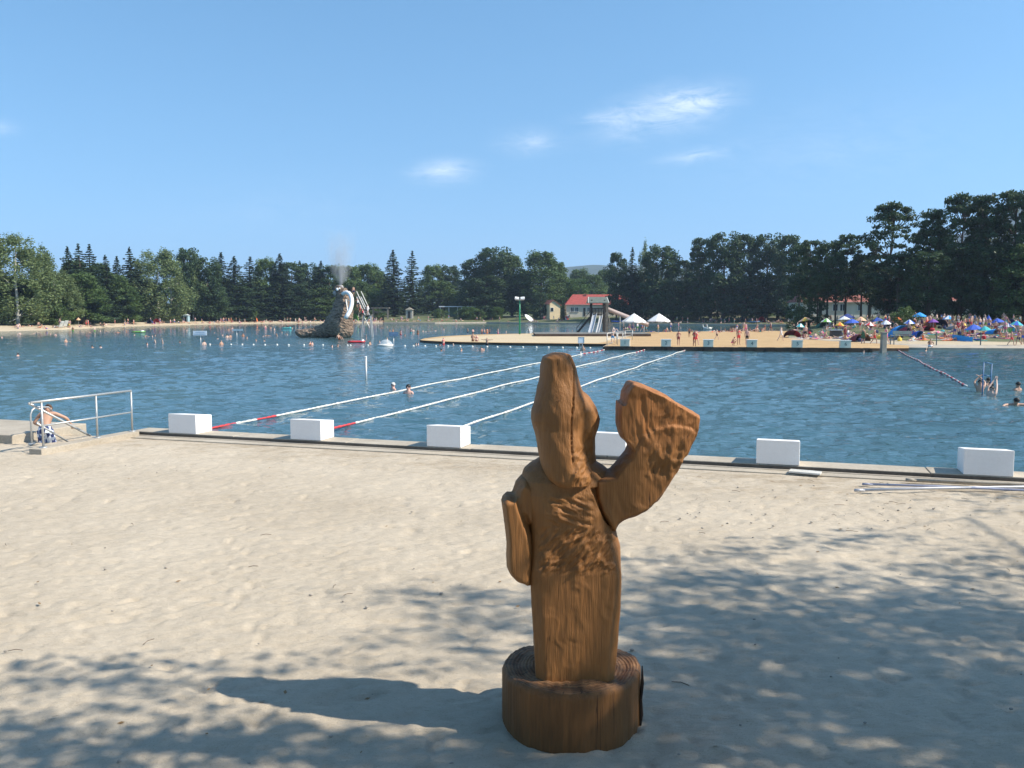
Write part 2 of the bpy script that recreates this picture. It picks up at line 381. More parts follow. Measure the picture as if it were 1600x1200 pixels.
# trodden, damp darker sand in patches along the kerb, mostly towards the right
def damp_patches():
    nt = SAND.node_tree; b = nt.nodes['Principled BSDF']; src = b.inputs['Base Color'].links[0].from_socket
    co = ncoord(nt); sx = nt.nodes.new('ShaderNodeSeparateXYZ'); nt.links.new(co, sx.inputs[0])
    dd = nmath(nt, 'SUBTRACT', nmath(nt, 'ADD', nmath(nt, 'MULTIPLY', sx.outputs[0], LANE.x), nmath(nt, 'MULTIPLY', sx.outputs[1], LANE.y)), K0.x * LANE.x + K0.y * LANE.y)
    band = nramp(nt, nmath(nt, 'ADD', nmath(nt, 'MULTIPLY', dd, .22), nmath(nt, 'ADD', 1.0, nmath(nt, 'MULTIPLY', sx.outputs[0], .012))), [(.35, (0, 0, 0)), (.85, (1, 1, 1))])
    patch = nramp(nt, ntex(nt, 1.3, 6, ncoord(nt, 'Object', (.8, 1.5, 1)), .7), [(.46, (0, 0, 0)), (.60, (1, 1, 1))])
    tracks = nramp(nt, ntex(nt, 7, 5, ncoord(nt, 'Object', (.55, 1.6, 1), (0, 0, R(-10))), .7), [(.52, (0, 0, 0)), (.64, (1, 1, 1))])
    f1 = nmath(nt, 'MULTIPLY', band, nmath(nt, 'ADD', nmath(nt, 'MULTIPLY', patch, .45), nmath(nt, 'MULTIPLY', tracks, .4)))
    f2 = nmath(nt, 'ADD', f1, nmath(nt, 'MULTIPLY', tracks, .10))
    mx = nt.nodes.new('ShaderNodeMix'); mx.data_type = 'RGBA'; nt.links.new(nmath(nt, 'MINIMUM', f2, .8), mx.inputs['Factor']); nt.links.new(src, mx.inputs[6]); mx.inputs[7].default_value = (.27, .20, .125, 1); nt.links.new(mx.outputs[2], b.inputs['Base Color'])
damp_patches()
# kerb: wall along the water, its slab in front, in cast lengths
T1 = kt(1750, 752, ZK)
def frame_box(mb, t0, t1, b0, b1, z0, z1, mi=0):
    P = [kp(t0, b0), kp(t1, b0), kp(t1, b1), kp(t0, b1)]
    mb.prism([(p.x, p.y) for p in P], z0, z1, mi)
k = MB(); L = (T1 - T0) / 7
for i in range(7):
    frame_box(k, T0 + L * i + .008, T0 + L * (i + 1) - .008, 0, .62 + .01 * (i % 2), -1.4, ZK - .004 * (i % 3))
_kr = empty('lake_kerb', (0, 0, 0)); k.build('kerb_top', CONC, _kr, bevel=.012)
k = MB(); frame_box(k, T0 + .01, T1, -.010, -.002, .2, ZK - .022); k.build('painted_shade_face', concrete_mat('shade_tinted_concrete', (.06, .05, .04), (.15, .125, .10)), _kr)  # thin dark strip: shade of the kerb front painted in as colour
tag(_kr, 'long grey concrete kerb between the sand and the near edge of the lake', 'kerb')
k = MB(); frame_box(k, T0 - .05, T1, -.42, -.004, .1, ZS + .012)
tag(k.build('kerb_slab', CONC, bevel=.01), kind='structure')
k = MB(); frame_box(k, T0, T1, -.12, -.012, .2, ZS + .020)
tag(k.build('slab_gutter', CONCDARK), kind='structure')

# white starting blocks on the kerb
bl = [(259, 677), (454, 686), (670, 696), (1181, 725), (1503, 739)]
tb = [kt(x, y, ZK) for x, y in bl]
step = (tb[4] - tb[0]) / 5
order = ['first', 'second', 'third', 'fourth', 'fifth', 'sixth']
blab = ['white starting block nearest the steel railing at the left end of the kerb',
        'white starting block on the near kerb with a short red rope end at its right',
        'white starting block on the near kerb just left of the carved figure',
        'white starting block on the near kerb half hidden behind the carved figure',
        'white starting block on the kerb right of the carved figure beside the grating',
        'white starting block farthest right on the near kerb beside the long poles']
BW, BD, BH = .80, .60, .50
def block_mesh(mb, w, dp, h):
    mb.box((w / 2, dp / 2, h / 2), (w, dp, h))
for i in range(6):
    t = tb[0] + step * i
    if i == 1: t = tb[1]
    if i == 2: t = tb[2]
    if i == 4: t = tb[3]
    root = empty('starting_block', kp(t, .003, ZK), LANE_ANG)
    b_ = MB(); hb, hw_ = .47, .405                # the top slopes down towards the water
    b_.add([(0, 0, 0), (BW, 0, 0), (BW, BD, 0), (0, BD, 0), (0, 0, hb), (BW, 0, hb), (BW, BD, hw_), (0, BD, hw_)], [(3, 2, 1, 0), (4, 5, 6, 7), (0, 1, 5, 4), (1, 2, 6, 5), (2, 3, 7, 6), (3, 0, 4, 7)]); b_.build('block_body', WHITEP, root, bevel=.012)
    c_ = MB(); c_.tube([(BW * .3, BD + .03, .27), (BW * .7, BD + .03, .27)], .018, 8)
    for x_ in (BW * .3, BW * .7): c_.tube([(x_, BD + .035, .27), (x_, BD - .02, .27)], .014, 6)
    c_.build('grip_bar', STEEL, root)
    tag(root, blab[i], 'starting block', 'starting blocks on the near kerb')

# far dock / sand peninsula
DZ = .35
DL, DR = gp(944, 541, DZ), gp(1362, 544, DZ)
FD = (DR - DL); FD.z = 0; FDN = FD.normalized(); FN = Vector((-FDN.y, FDN.x, 0)); DANG = math.atan2(FDN.y, FDN.x)
poly_px = [(656, 531), (664, 528.5), (690, 525.5), (740, 522.8), (800, 521.4), (900, 520.2), (1010, 519.2), (1080, 518.0), (1150, 517.2), (1235, 516.8), (1300, 517), (1420, 518)]
back = [gp(x, y, .26) for x, y in poly_px]
front = [gp(x, y, .26) for x, y in [(1420, 544), (1362, 544)]] + [gp(952, 541, .26), gp(946, 537.3, .26), (gp(880, 536.6, .26)), gp(800, 535.7, .26), gp(720, 534.4, .26), gp(685, 533.2, .26), gp(662, 532, .26)]
poly = [(p.x, p.y) for p in back + front][::-1]
m_ = MB(); m_.prism(poly, -1.3, .26)
me = m_.mesh('sand_peninsula'); 
o = link_mesh('sand_peninsula', me, [SANDTAN, DOCKWOOD])
for p in me.polygons: p.material_index = 0 if p.normal.z > .5 else 1
tag(o, kind='structure')
# paler sand at the island's tip: dry dusting lying on top
pp = [gp(x, y, .264) for x, y in [(662, 530.8), (700, 526.4), (800, 522.2), (1010, 520), (985, 526), (935, 536), (880, 535.8), (800, 534.9), (720, 533.6), (685, 532.4)]]
m_ = MB(); m_.prism([(p.x, p.y) for p in pp][::-1], .2605, .2645); tag(m_.build('pale_sand', sand_mat('pale_island_sand', (.47, .37, .24), (.60, .49, .33))), kind='structure')
dk = MB(); n_ = 26; Ld = FD.length / n_
for i in range(n_):
    a = DL + FDN * (i * Ld + .01); b_ = DL + FDN * ((i + 1) * Ld - .01)
    q = [a, b_, b_ + FN * .35, a + FN * .35]
    dk.prism([(p.x, p.y) for p in q], -.9, DZ - .02 * (i % 2))
for i in range(9):
    a = DL + FDN * (i * FD.length / 8 * .995 + .05); dk.box((a.x - FN.x * .08, a.y - FN.y * .08, -.2), (.22, .16, 1.0), DANG)
r_ = empty('lake_dock', (0, 0, 0)); dk.build('edge_boards', DOCKWOOD, r_)
q = [DL + FN * .352, DR + FN * .352, DR + FN * 2.0, DL + FN * 2.0]
d2 = MB(); d2.prism([(p.x, p.y) for p in q], .1, DZ - .006); d2.build('deck', SANDTAN, r_)
q = [DL - FDN * .12 - FN * .02, DL - FDN * .004 - FN * .02, DL - FDN * .004 + FN * 12, DL - FDN * .12 + FN * 12]
d3 = MB(); d3.prism([(p.x, p.y) for p in q], -.9, DZ - .03); d3.build('side_boards', CONCDARK, r_)
tag(r_, 'long low dock with dark wooden edge boards across the far end of the swimming lanes', 'dock')

def dpt(px, back_=.6, z=DZ):                       # a point on the dock, by where along its edge
    p = gp(px, 541 + (px - 944) * 3 / 418, DZ); t = (p - DL).dot(FDN)
    q = DL + FDN * t + FN * back_; return Vector((q.x, q.y, z))
fx = [969, 1033, 1099, 1167, 1238, 1313]
def text_mesh(txt, size, ext=.006):
    cu = bpy.data.curves.new('lettering', 'FONT'); cu.body = txt; cu.size = size; cu.extrude = ext; cu.align_x = 'CENTER'; cu.align_y = 'CENTER'
    o = bpy.data.objects.new('tmp', cu); COL.objects.link(o); me = evaluated(o); bpy.data.objects.remove(o); return me
for i, x in enumerate(fx):
    p = dpt(x, -.02, DZ - .02); root = empty('starting_block', p, DANG)
    b_ = MB(); b_.box((.43, .32, .34), (.86, .64, .62)); b_.build('block_body', CREAM, root, bevel=.012)
    c_ = MB(); c_.box((.44, .32, .662), (.96, .70, .03)); c_.build('top_plate', WPAINT, root, bevel=.006)
    tm = text_mesh(str(i + 1), .42); o = link_mesh('number', tm, simple('dark_number_paint', (.10, .10, .10)), root)
    o.location = (.43, -.006, .35); o.rotation_euler = (math.pi / 2, 0, 0)
    tag(root, f'grey starting block numbered {i + 1} on the far dock edge', 'starting block', 'numbered starting blocks on the far dock')

# shores: strips that rise from the water's edge inland, radially away from the lake
GROUND = {}
def shore(name, edge_px, offs, mats, zrows, taper=None):
    E = [gp(x, y, 0) for x, y in edge_px]
    pts = []
    for a, b_ in zip(E[:-1], E[1:]):
        for k_ in range(6): pts.append(a.lerp(b_, k_ / 6))
    pts.append(E[-1]); vs = []
    for r_, (s, z) in enumerate(zip(offs, zrows)):
        for p in pts:
            d = Vector((p.x, p.y, 0)); L_ = d.length; q = d * ((L_ + s) / L_); 
            zz = z + (.15 * fbm(q.x * .05, q.y * .05) if 2 < r_ else 0)
            if taper and z > .3: az = p.x / p.y; w = min(1, max(0, (az - taper[0]) / (taper[1] - taper[0]))); zz = .30 + (zz - .30) * w
            vs.append((q.x, q.y, zz))
    GROUND[name] = (sorted((p.x / p.y, math.hypot(p.x, p.y)) for p in pts), list(offs), list(zrows), taper)
    n = len(pts); fs = []; mi = []
    for r_ in range(len(offs) - 1):
        for k_ in range(n - 1):
            fs.append((r_ * n + k_, r_ * n + k_ + 1, (r_ + 1) * n + k_ + 1, (r_ + 1) * n + k_)); mi.append(mats[r_])
    m_ = MB(); m_.v = vs; m_.f = fs; m_.m = mi
    o = m_.build(name, [SANDFAR, GRASS, CONC], smooth=False); tag(o, kind='structure'); return o
ZL = .9
shore('left_shore', [(-420, 526), (-150, 521), (0, 517.6), (100, 515), (200, 510), (300, 507.4), (400, 505.6), (520, 504.6), (600, 505.2)],
      [-1, 0, 5, 14, 40, 400, 3000], [0, 0, 0, 1, 1, 1], [-.9, .03, .45, .8, .9, 1.5, 4])
shore('far_shore', [(600, 505.2), (680, 505.3), (760, 504.6), (880, 506), (960, 506.6), (1100, 507.6), (1240, 508.6), (1300, 509)],
      [-.4, -.3, .6, .601, 30, 400, 3000], [2, 2, 2, 1, 1, 1], [-.9, .34, .36, .36, 2.3, 4, 8])
shore('right_lawn', [(1232, 533), (1300, 538), (1362, 541.5), (1420, 546.2), (1500, 547), (1600, 547.6), (1800, 549), (2200, 552)],
      [-.3, 0, 4.5, 11, 30, 60, 110, 400, 3000], [2, 2, 0, 1, 1, 1, 1, 1], [-.9, .06, .34, .48, 1.0, 1.9, 3.0, 5, 9], ((1238 - 800) / F, (1345 - 800) / F))
m_ = MB()
for a, b_ in zip([(1364, 542.6), (1450, 543.6), (1540, 544.2)], [(1448, 543.6), (1538, 544.2), (1720, 545.4)]):
    A = gp(*a, .2); B = gp(*b_, .2); nrm = (B - A).normalized(); nn = Vector((-nrm.y, nrm.x, 0))
    m_.prism([(q.x, q.y) for q in (A, B, B + nn * .3, A + nn * .3)], -.8, .22)
tag(m_.build('bank_edging', CONC), 'pale concrete edging of the right bank at the waterline', 'edging')

# far wooded hills
def hill(name, cx, cy, rx, ry, h, seed):
    n = 70; xs = np.linspace(-1.3, 1.3, n); X, Y = np.meshgrid(xs, xs, indexing='ij')
    Z = np.exp(-(np.abs(X) ** 3 + Y ** 2) * 1.9) * h * (1 + .22 * vnoise(X * 3 + 9, Y * 3 + 9, seed)) + h * .05 * vnoise(X * 14 + 40, Y * 14 + 40, seed + 1) - h * .06
    me = np_mesh(name, np.stack([cx + X * rx, cy + Y * ry, Z], -1).reshape(-1, 3), grid_faces(n, n)); o = link_mesh(name, me, HILLM, smooth=True); tag(o, kind='structure')
def hill_mat():
    m, n, l, b = new_mat('far_wood'); nt = m.node_tree; co = ncoord(nt)
    l.new(nramp(nt, ntex(nt, .02, 8, co, .7), [(.35, (.018, .038, .020)), (.65, (.05, .08, .035))]), b.inputs['Base Color']); b.inputs['Roughness'].default_value = 1
    l.new(nbump(nt, ntex(nt, .06, 6, co, .7), 1, 8), b.inputs['Normal']); return m
HILLM = hill_mat()
hill('hill', 300, 3000, 900, 500, 172, 31)
hill('hill', 1560, 2300, 560, 600, 340, 35)

def ground_z(name, x, y):
    E, offs, zr, taper = GROUND[name]; az = x / y
    L_ = np.interp(az, [e[0] for e in E], [e[1] for e in E]); s = math.hypot(x, y) - L_
    z = float(np.interp(s, offs, zr))
    if taper and z > .3: z = .30 + (z - .30) * min(1, max(0, (az - taper[0]) / (taper[1] - taper[0])))
    return z
def on_ground(name, px, py):
    d = ray(px, py); t = 20.0
    while t < 600:
        p = CAM + d * t
        if p.z <= ground_z(name, p.x, p.y): break
        t += .15
    p = CAM + d * t; return Vector((p.x, p.y, ground_z(name, p.x, p.y)))
def inland(name, px, s):
    E, offs, zr, taper = GROUND[name]; d = ray(px, 500); az = d.x / d.y
    L_ = np.interp(az, [e[0] for e in E], [e[1] for e in E]) + s; q = Vector((d.x, d.y, 0)).normalized() * L_
    return Vector((q.x, q.y, ground_z(name, q.x, q.y)))

# ================================================================== THE CARVED FIGURE
SY = 5.93
def sX(px, Y=SY): return ad(px, 800, Y).x
def sZ(py, Y=SY): return ad(800, py, Y).z
def wood_mat(name, dark, light, orange=None):
    m, n, l, b = new_mat(name); nt = m.node_tree
    g = ntex(nt, 26, 6, ncoord(nt, 'Object', (1, 1, .12)), .6, .6); fine = ntex(nt, 110, 4, ncoord(nt, 'Object', (1, 1, .04)), .6); ckn = ntex(nt, 17, 3, ncoord(nt, 'Object', (1, 1, .035)), .5, .3)
    st = ntex(nt, 2.2, 4, ncoord(nt, 'Object', (1, 1, .5)))
    f = nmath(nt, 'ADD', nmath(nt, 'MULTIPLY', g, .38), nmath(nt, 'ADD', nmath(nt, 'MULTIPLY', fine, .22), nmath(nt, 'MULTIPLY', st, .40)))
    c = nramp(nt, f, [(.27, dark), (.5, tuple((a + b2) / 2 for a, b2 in zip(dark, light))), (.74, light)])
    if orange:
        geo = n.new('ShaderNodeNewGeometry'); spx = n.new('ShaderNodeSeparateXYZ'); tcn = ncoord(nt); l.new(tcn, spx.inputs[0])
        e = nmath(nt, 'ADD', nmath(nt, 'MULTIPLY', spx.outputs[2], 1.0), nmath(nt, 'MULTIPLY', ntex(nt, 6, 5, tcn), .35))
        fac = nramp(nt, nmath(nt, 'DIVIDE', nmath(nt, 'SUBTRACT', e, orange[0]), orange[1] - orange[0]), [(.0, (0, 0, 0)), (1.0, (1, 1, 1))])
        mx = n.new('ShaderNodeMix'); mx.data_type = 'RGBA'; mx.blend_type = 'MIX'; l.new(nmath(nt, 'MULTIPLY', fac, .75), mx.inputs['Factor']); l.new(c, mx.inputs[6])
        cc = nramp(nt, f, [(.3, (.24, .085, .022)), (.7, (.52, .215, .068))]); l.new(cc, mx.inputs[7]); c = mx.outputs[2]
    ckf = nramp(nt, ckn, [(.0, (1, 1, 1)), (.292, (1, 1, 1)), (.305, (.25, .22, .2)), (.318, (1, 1, 1))]); mk = n.new('ShaderNodeMix'); mk.data_type = 'RGBA'; mk.blend_type = 'MULTIPLY'; mk.inputs['Factor'].default_value = 1; l.new(c, mk.inputs[6]); l.new(ckf, mk.inputs[7]); c = mk.outputs[2]
    l.new(c, b.inputs['Base Color']); b.inputs['Roughness'].default_value = .62; b.inputs['Specular IOR Level'].default_value = .35
    h = nmath(nt, 'ADD', nmath(nt, 'MULTIPLY', fine, .5), nmath(nt, 'MULTIPLY', g, .5))
    l.new(nbump(nt, h, .9, .012), b.inputs['Normal'])
    return m
WOOD = wood_mat('carved_oak', (.165, .070, .020), (.40, .180, .058))
WOODARM = wood_mat('carved_oak_orange', (.165, .070, .020), (.40, .178, .056), (2.16, 2.42))  # turns more orange towards the top of the raised arm
WOODLOG = wood_mat('log_side', (.075, .035, .011), (.25, .112, .036))
def ringloft(mb, rings, seg=64, n=80):
    """rings: (z, x0, x1, ymid, ry, p)  superelliptic sections, interpolated"""
    rings = sorted(rings); zs = np.array([r[0] for r in rings]); A = np.array(rings)
    zz = np.linspace(zs[0], zs[-1], n); P = [np.interp(zz, zs, A[:, i]) for i in range(6)]
    vs = []; fs = []
    for i in range(n):
        x0, x1, ym, ry, p = (P[k][i] for k in range(1, 6)); cx, rx = (x0 + x1) / 2, (x1 - x0) / 2
        for k in range(seg):
            th = 2 * math.pi * k / seg; c, s = math.cos(th), math.sin(th)
            nx, ny = math.copysign(abs(c) ** (2 / p), c), math.copysign(abs(s) ** (2 / p), s)
            if p > 3.3: q_ = (1 - min(1, (p - 3.3) / .8)) * .5 + 1.72; t_ = abs(nx) + .95 * abs(ny); q_ = q_ / t_ if t_ > q_ else 1; nx *= q_; ny *= q_
            vs.append((cx + rx * nx, ym + ry * ny, zz[i]))
    for i in range(n - 1):
        for k in range(seg):
            k2 = (k + 1) % seg; fs.append((i * seg + k, i * seg + k2, (i + 1) * seg + k2, (i + 1) * seg + k))
    fs.append(tuple(reversed(range(seg)))); fs.append(tuple((n - 1) * seg + k for k in range(seg)))
    mb.add(vs, fs)
def pxrings(L, Y=SY):
    return [(sZ(y, Y), sX(a, Y), sX(b, Y), ym, ry, p) for (y, a, b, ym, ry, p) in L]
def slab(mb, outline, y0, y1, shrink, Y=SY, steps=7):
    """outline in the figure's own front view, given a real rounded thickness from y0 to y1"""
    pts = np.array([(sX(x, Y), sZ(y, Y)) for x, y in outline]); n = len(pts)
    nxt = np.roll(pts, -1, 0); prv = np.roll(pts, 1, 0); t = nxt - prv; nrm = np.stack([t[:, 1], -t[:, 0]], 1); nrm /= np.linalg.norm(nrm, axis=1)[:, None]
    area = np.sum(pts[:, 0] * nxt[:, 1] - nxt[:, 0] * pts[:, 1])
    if area < 0: nrm = -nrm
    vs = []
    for i in range(steps):
        u = i / (steps - 1); w = abs(2 * u - 1) ** 2.2
        q = pts - nrm * shrink * w
        for p in q: vs.append((p[0], y0 + (y1 - y0) * u, p[1]))
    fs = []
    for i in range(steps - 1):
        for k in range(n):
            k2 = (k + 1) % n; fs.append((i * n + k, i * n + k2, (i + 1) * n + k2, (i + 1) * n + k))
    fs.append(tuple(range(n))); fs.append(tuple((steps - 1) * n + k for k in reversed(range(n))))
    mb.add(vs, fs)
def carve(name, mb, mat, parent, voxel, disp, origin, smooth_it=6):
    me = mb.mesh(name + '_rough'); o = bpy.data.objects.new('tmp', me); COL.objects.link(o)
    r = o.modifiers.new('r', 'REMESH'); r.mode = 'VOXEL'; r.voxel_size = voxel
    s = o.modifiers.new('s', 'SMOOTH'); s.factor = .5; s.iterations = smooth_it
    out = evaluated(o); bpy.data.objects.remove(o)
    n = len(out.vertices); co = np.zeros(n * 3, dtype=np.float32); out.vertices.foreach_get('co', co); co = co.reshape(-1, 3)
    no = np.zeros(n * 3, dtype=np.float32); out.vertices.foreach_get('normal', no); no = no.reshape(-1, 3)
    co2 = co + no * disp(co, no)[:, None]
    co2 = co2 - np.array(origin)
    out.vertices.foreach_set('co', co2.astype(np.float32).ravel()); out.materials.clear(); out.name = name; out.update()
    return link_mesh(name, out, mat, parent, smooth=True)
def n3(co, sx, sz, seed, rot=0.0):
    x = co[:, 0] * math.cos(rot) + co[:, 2] * math.sin(rot); z = -co[:, 0] * math.sin(rot) + co[:, 2] * math.cos(rot)
    return vnoise(x * sx + co[:, 1] * sx * .7 + 50, z * sz + 50, seed)
def gouge(co, rot, sx, sz, seed, mask=None):        # scalloped chisel cuts: each cell a shallow scoop with a raised rim
    out = np.zeros(len(co)); idx = np.where(mask > .01)[0] if mask is not None else range(len(co)); c, s_ = math.cos(rot), math.sin(rot)
    for i in idx:
        x, y, z = co[i]; w = .35 * noise.noise(Vector((x * 9, y * 9, z * 9 + seed)))
        u = (x * c + z * s_) * sx + w; v = (-x * s_ + z * c) * sz + w
        dd, _p = noise.voronoi(Vector((u, y * sx * .3, v + seed * 7)))
        out[i] = min(.9, dd[0]) ** 1.5 - .35 + .25 * noise.noise(Vector((u * 3, v * 3, seed)))
    return out * (mask if mask is not None else 1)
def soft_box(co, px0, py0, px1, py1, f=.05):
    x0, x1 = sX(px0), sX(px1); z1, z0 = sZ(py0), sZ(py1)
    m = np.clip((co[:, 0] - x0) / f, 0, 1) * np.clip((x1 - co[:, 0]) / f, 0, 1) * np.clip((co[:, 2] - z0) / f, 0, 1) * np.clip((z1 - co[:, 2]) / f, 0, 1)
    return m * np.clip((SY - .02 - co[:, 1]) / .1, 0, 1)
ORIG = (sX(893), SY, ZS)
fig = empty('wooden_figure', ORIG)
tag(fig, 'large carved brown wooden figure seen from behind, waving one raised hand on the sand', 'sculpture')
# hair and head
hd = MB()
ringloft(hd, pxrings([(551.5, 862, 882, SY, .08, 2.4), (554, 855, 889, SY, .12, 2.5), (558, 847, 892, SY, .155, 2.6), (571, 844, 897, SY, .17, 2.6), (591, 842, 902, SY, .185, 2.5), (604, 839, 907, SY, .20, 2.4),
    (622, 835, 914, SY - .01, .215, 2.3), (640, 830, 916, SY - .02, .225, 2.3), (655, 829, 916, SY - .02, .23, 2.3), (668, 833, 914, SY - .02, .23, 2.3), (682, 838, 912, SY - .03, .235, 2.4), (704, 842, 913, SY - .05, .235, 2.5), (725, 846, 917, SY - .06, .235, 2.6),
    (741, 852, 921, SY - .07, .235, 2.7), (750, 862, 919, SY - .07, .225, 2.7)]))
ringloft(hd, pxrings([(606, 889, 907, SY + .05, .10, 2), (622, 886, 921, SY + .04, .15, 2.1), (640, 880, 931, SY + .03, .18, 2.2), (655, 878, 935.5, SY + .03, .19, 2.2), (668, 878, 934, SY + .03, .19, 2.2), (684, 880, 929, SY + .04, .17, 2.3), (706, 880, 929, SY + .05, .16, 2.3), (735, 880, 934, SY + .05, .16, 2.3)]))
crack_pts = [(884, 553), (889, 562), (893, 575), (893, 592), (892, 610), (891, 628), (889, 646), (888, 662), (888, 680), (889, 700), (890, 722)]
cpx = np.array([(sX(x), sZ(y)) for x, y in crack_pts])
def crack_d(co):
    xc = np.interp(co[:, 2], cpx[::-1, 1], cpx[::-1, 0]); d = np.abs(co[:, 0] - xc - .004 * n3(co, 1, 30, 77))
    return np.clip(1 - d / .009, 0, 1) * (co[:, 1] < SY) * np.clip((co[:, 2] - cpx[-1, 1]) / .08, 0, 1)
def disp_head(co, no):
    d = .010 * n3(co, 9, 3, 41) + .006 * n3(co, 26, 9, 42, .5) + .004 * n3(co, 60, 8, 43)
    d += .035 * gouge(co, .9, 11.2, 24, 44, soft_box(co, 886, 690, 925, 752, .03))
    d += .006 * gouge(co, -.6, 17.6, 12.8, 45, soft_box(co, 880, 620, 935, 690, .04))
    d += .014 * gouge(co, .1, 7, 3.2, 47, np.ones(len(co)))
    return d - .022 * crack_d(co)
carve('head', hd, WOOD, fig, .0082, disp_head, ORIG, 3)
ck = MB()
ckp = []
for (x, y) in crack_pts:
    q = (y - 551) / 200; cx = sX(x) - sX((848 + 908) / 2); ry = .19 + .04 * q
    ckp.append((sX(x) - ORIG[0], SY - .02 - .04 * q - ry * max(.2, 1 - (abs(cx) / .19) ** 2.3) ** (1 / 2.3) + .006 - ORIG[1], sZ(y) - ORIG[2]))
# robe: shoulders, back and the hewn skirt
tb_ = MB()
ringloft(tb_, pxrings([(716, 842, 926, SY + .04, .12, 2.2), (724, 830, 936, SY + .03, .17, 2.3), (733, 819, 949, SY + .02, .20, 2.5), (746, 815, 951, SY, .235, 2.6), (765, 816, 950, SY - .01, .25, 2.8), (790, 822, 952, SY - .01, .26, 3.0),
    (815, 826, 958, SY, .265, 3.1), (846, 827.5, 968, SY, .27, 3.4), (872, 828.5, 968, SY, .27, 5), (888, 829, 968, SY, .27, 8), (930, 831, 966, SY, .265, 10), (973, 833.5, 963, SY, .26, 12), (1018, 836, 959.5, SY, .255, 12), (1072, 838, 957, SY, .25, 12)]), n=110)
def disp_robe(co, no):
    d = .010 * n3(co, 6, 2.4, 51) + .003 * n3(co, 50, 5, 52)
    d += .038 * gouge(co, .80, 8.5, 31, 53, soft_box(co, 838, 806, 960, 884, .06))
    d += .026 * gouge(co, -.45, 10, 36, 54, soft_box(co, 850, 758, 925, 815, .05))
    d += .012 * gouge(co, .2, 11.2, 6.4, 55, soft_box(co, 915, 750, 968, 850, .04))
    # ledge where the arm was cut free
    xl = np.interp(co[:, 2], [sZ(832), sZ(800), sZ(748)], [sX(968), sX(938), sX(915)])
    side = np.clip((co[:, 0] - xl) / .012, 0, 1) * (co[:, 2] > sZ(836)) * (co[:, 2] < sZ(752)) * (co[:, 1] < SY)
    d -= .045 * side
    # hewn flats of the skirt
    fl = (co[:, 2] < sZ(890)) * (co[:, 1] < SY)
    d += .012 * gouge(co, .05, 7, 2.6, 56, np.ones(len(co)))
    return d
carve('robe', tb_, WOOD, fig, .0075, disp_robe, ORIG, 1)
# lowered arm hanging at the left
la = MB()
slab(la, [(782, 776), (786, 771), (791, 767), (799, 768), (804, 771), (806, 764), (812, 772), (822, 800), (832, 830), (834, 870), (832, 903), (818, 902.5), (808, 899), (798, 890), (792, 880), (790.5, 862), (791, 840), (788, 815), (785, 795)], SY - .24, SY + .10, .035)
slab(la, [(800, 770), (806, 752), (814, 742), (824, 741), (836, 752), (842, 780), (840, 812), (826, 815), (812, 800), (803, 790)], SY - .20, SY + .16, .05)
carve('lowered_arm', la, WOOD, fig, .009, lambda co, no: .010 * n3(co, 10, 2.5, 61) + .008 * n3(co, 34, 3, 62) + .003 * n3(co, 70, 6, 63), ORIG, 4)
# raised arm flaring into a hewn open hand
ra = MB()
slab(ra, [(922, 742), (938, 735), (952, 732), (963, 718), (975, 704), (979, 694), (984, 682), (990, 672), (1012, 655), (1040, 650), (1070, 655), (1083, 668), (1080, 684), (1068, 703), (1060, 720), (1051, 735), (1042, 752), (1034, 765), (1024, 779), (1009, 792.5), (990, 801), (972, 808), (966, 813), (958, 826), (945, 816), (932, 796), (922, 772)], SY - .215, SY + .15, .045)
slab(ra, [(979, 694), (974, 688), (966, 681), (961, 664), (960.5, 645), (961.5, 629), (964, 625), (968, 628), (971, 612), (977, 602), (983, 595.5), (1000, 600), (1030, 614), (1060, 632), (1083, 646), (1084, 653), (1080, 677), (1066, 706), (1052, 718), (1038, 712), (1022, 722), (1008, 714), (992, 718)], SY - .20, SY + .17, .014)
def disp_arm(co, no):
    d = .012 * n3(co, 7, 3, 71) + .005 * n3(co, 30, 12, 72, .4)
    d += .030 * gouge(co, 0.12, 16, 3.6, 73, soft_box(co, 974, 615, 1016, 690, .03))
    d += .030 * gouge(co, -.25, 14.4, 7.2, 74, soft_box(co, 995, 685, 1062, 742, .05))
    d += .010 * gouge(co, .9, 8, 20.8, 75, soft_box(co, 1010, 612, 1085, 690, .05))
    d += .012 * gouge(co, .15, 8, 4, 76, np.ones(len(co)))
    # cut between thumb and palm, and a dished palm
    xt = np.interp(co[:, 2], [sZ(700), sZ(680), sZ(640), sZ(610)], [sX(990), sX(985), sX(976), sX(974)])
    fr = np.clip((SY - .05 - co[:, 1]) / .05, 0, 1) * np.clip((co[:, 2] - sZ(700)) / .12, 0, 1) * np.clip((sZ(612) - co[:, 2]) / .04, 0, 1)
    d -= .006 * fr * np.clip((co[:, 0] - xt) / .02, 0, 1) * np.clip((sX(1075) - co[:, 0]) / .12, 0, 1)
    return d
carve('raised_arm', ra, WOODARM, fig, .0075, disp_arm, ORIG, 1)
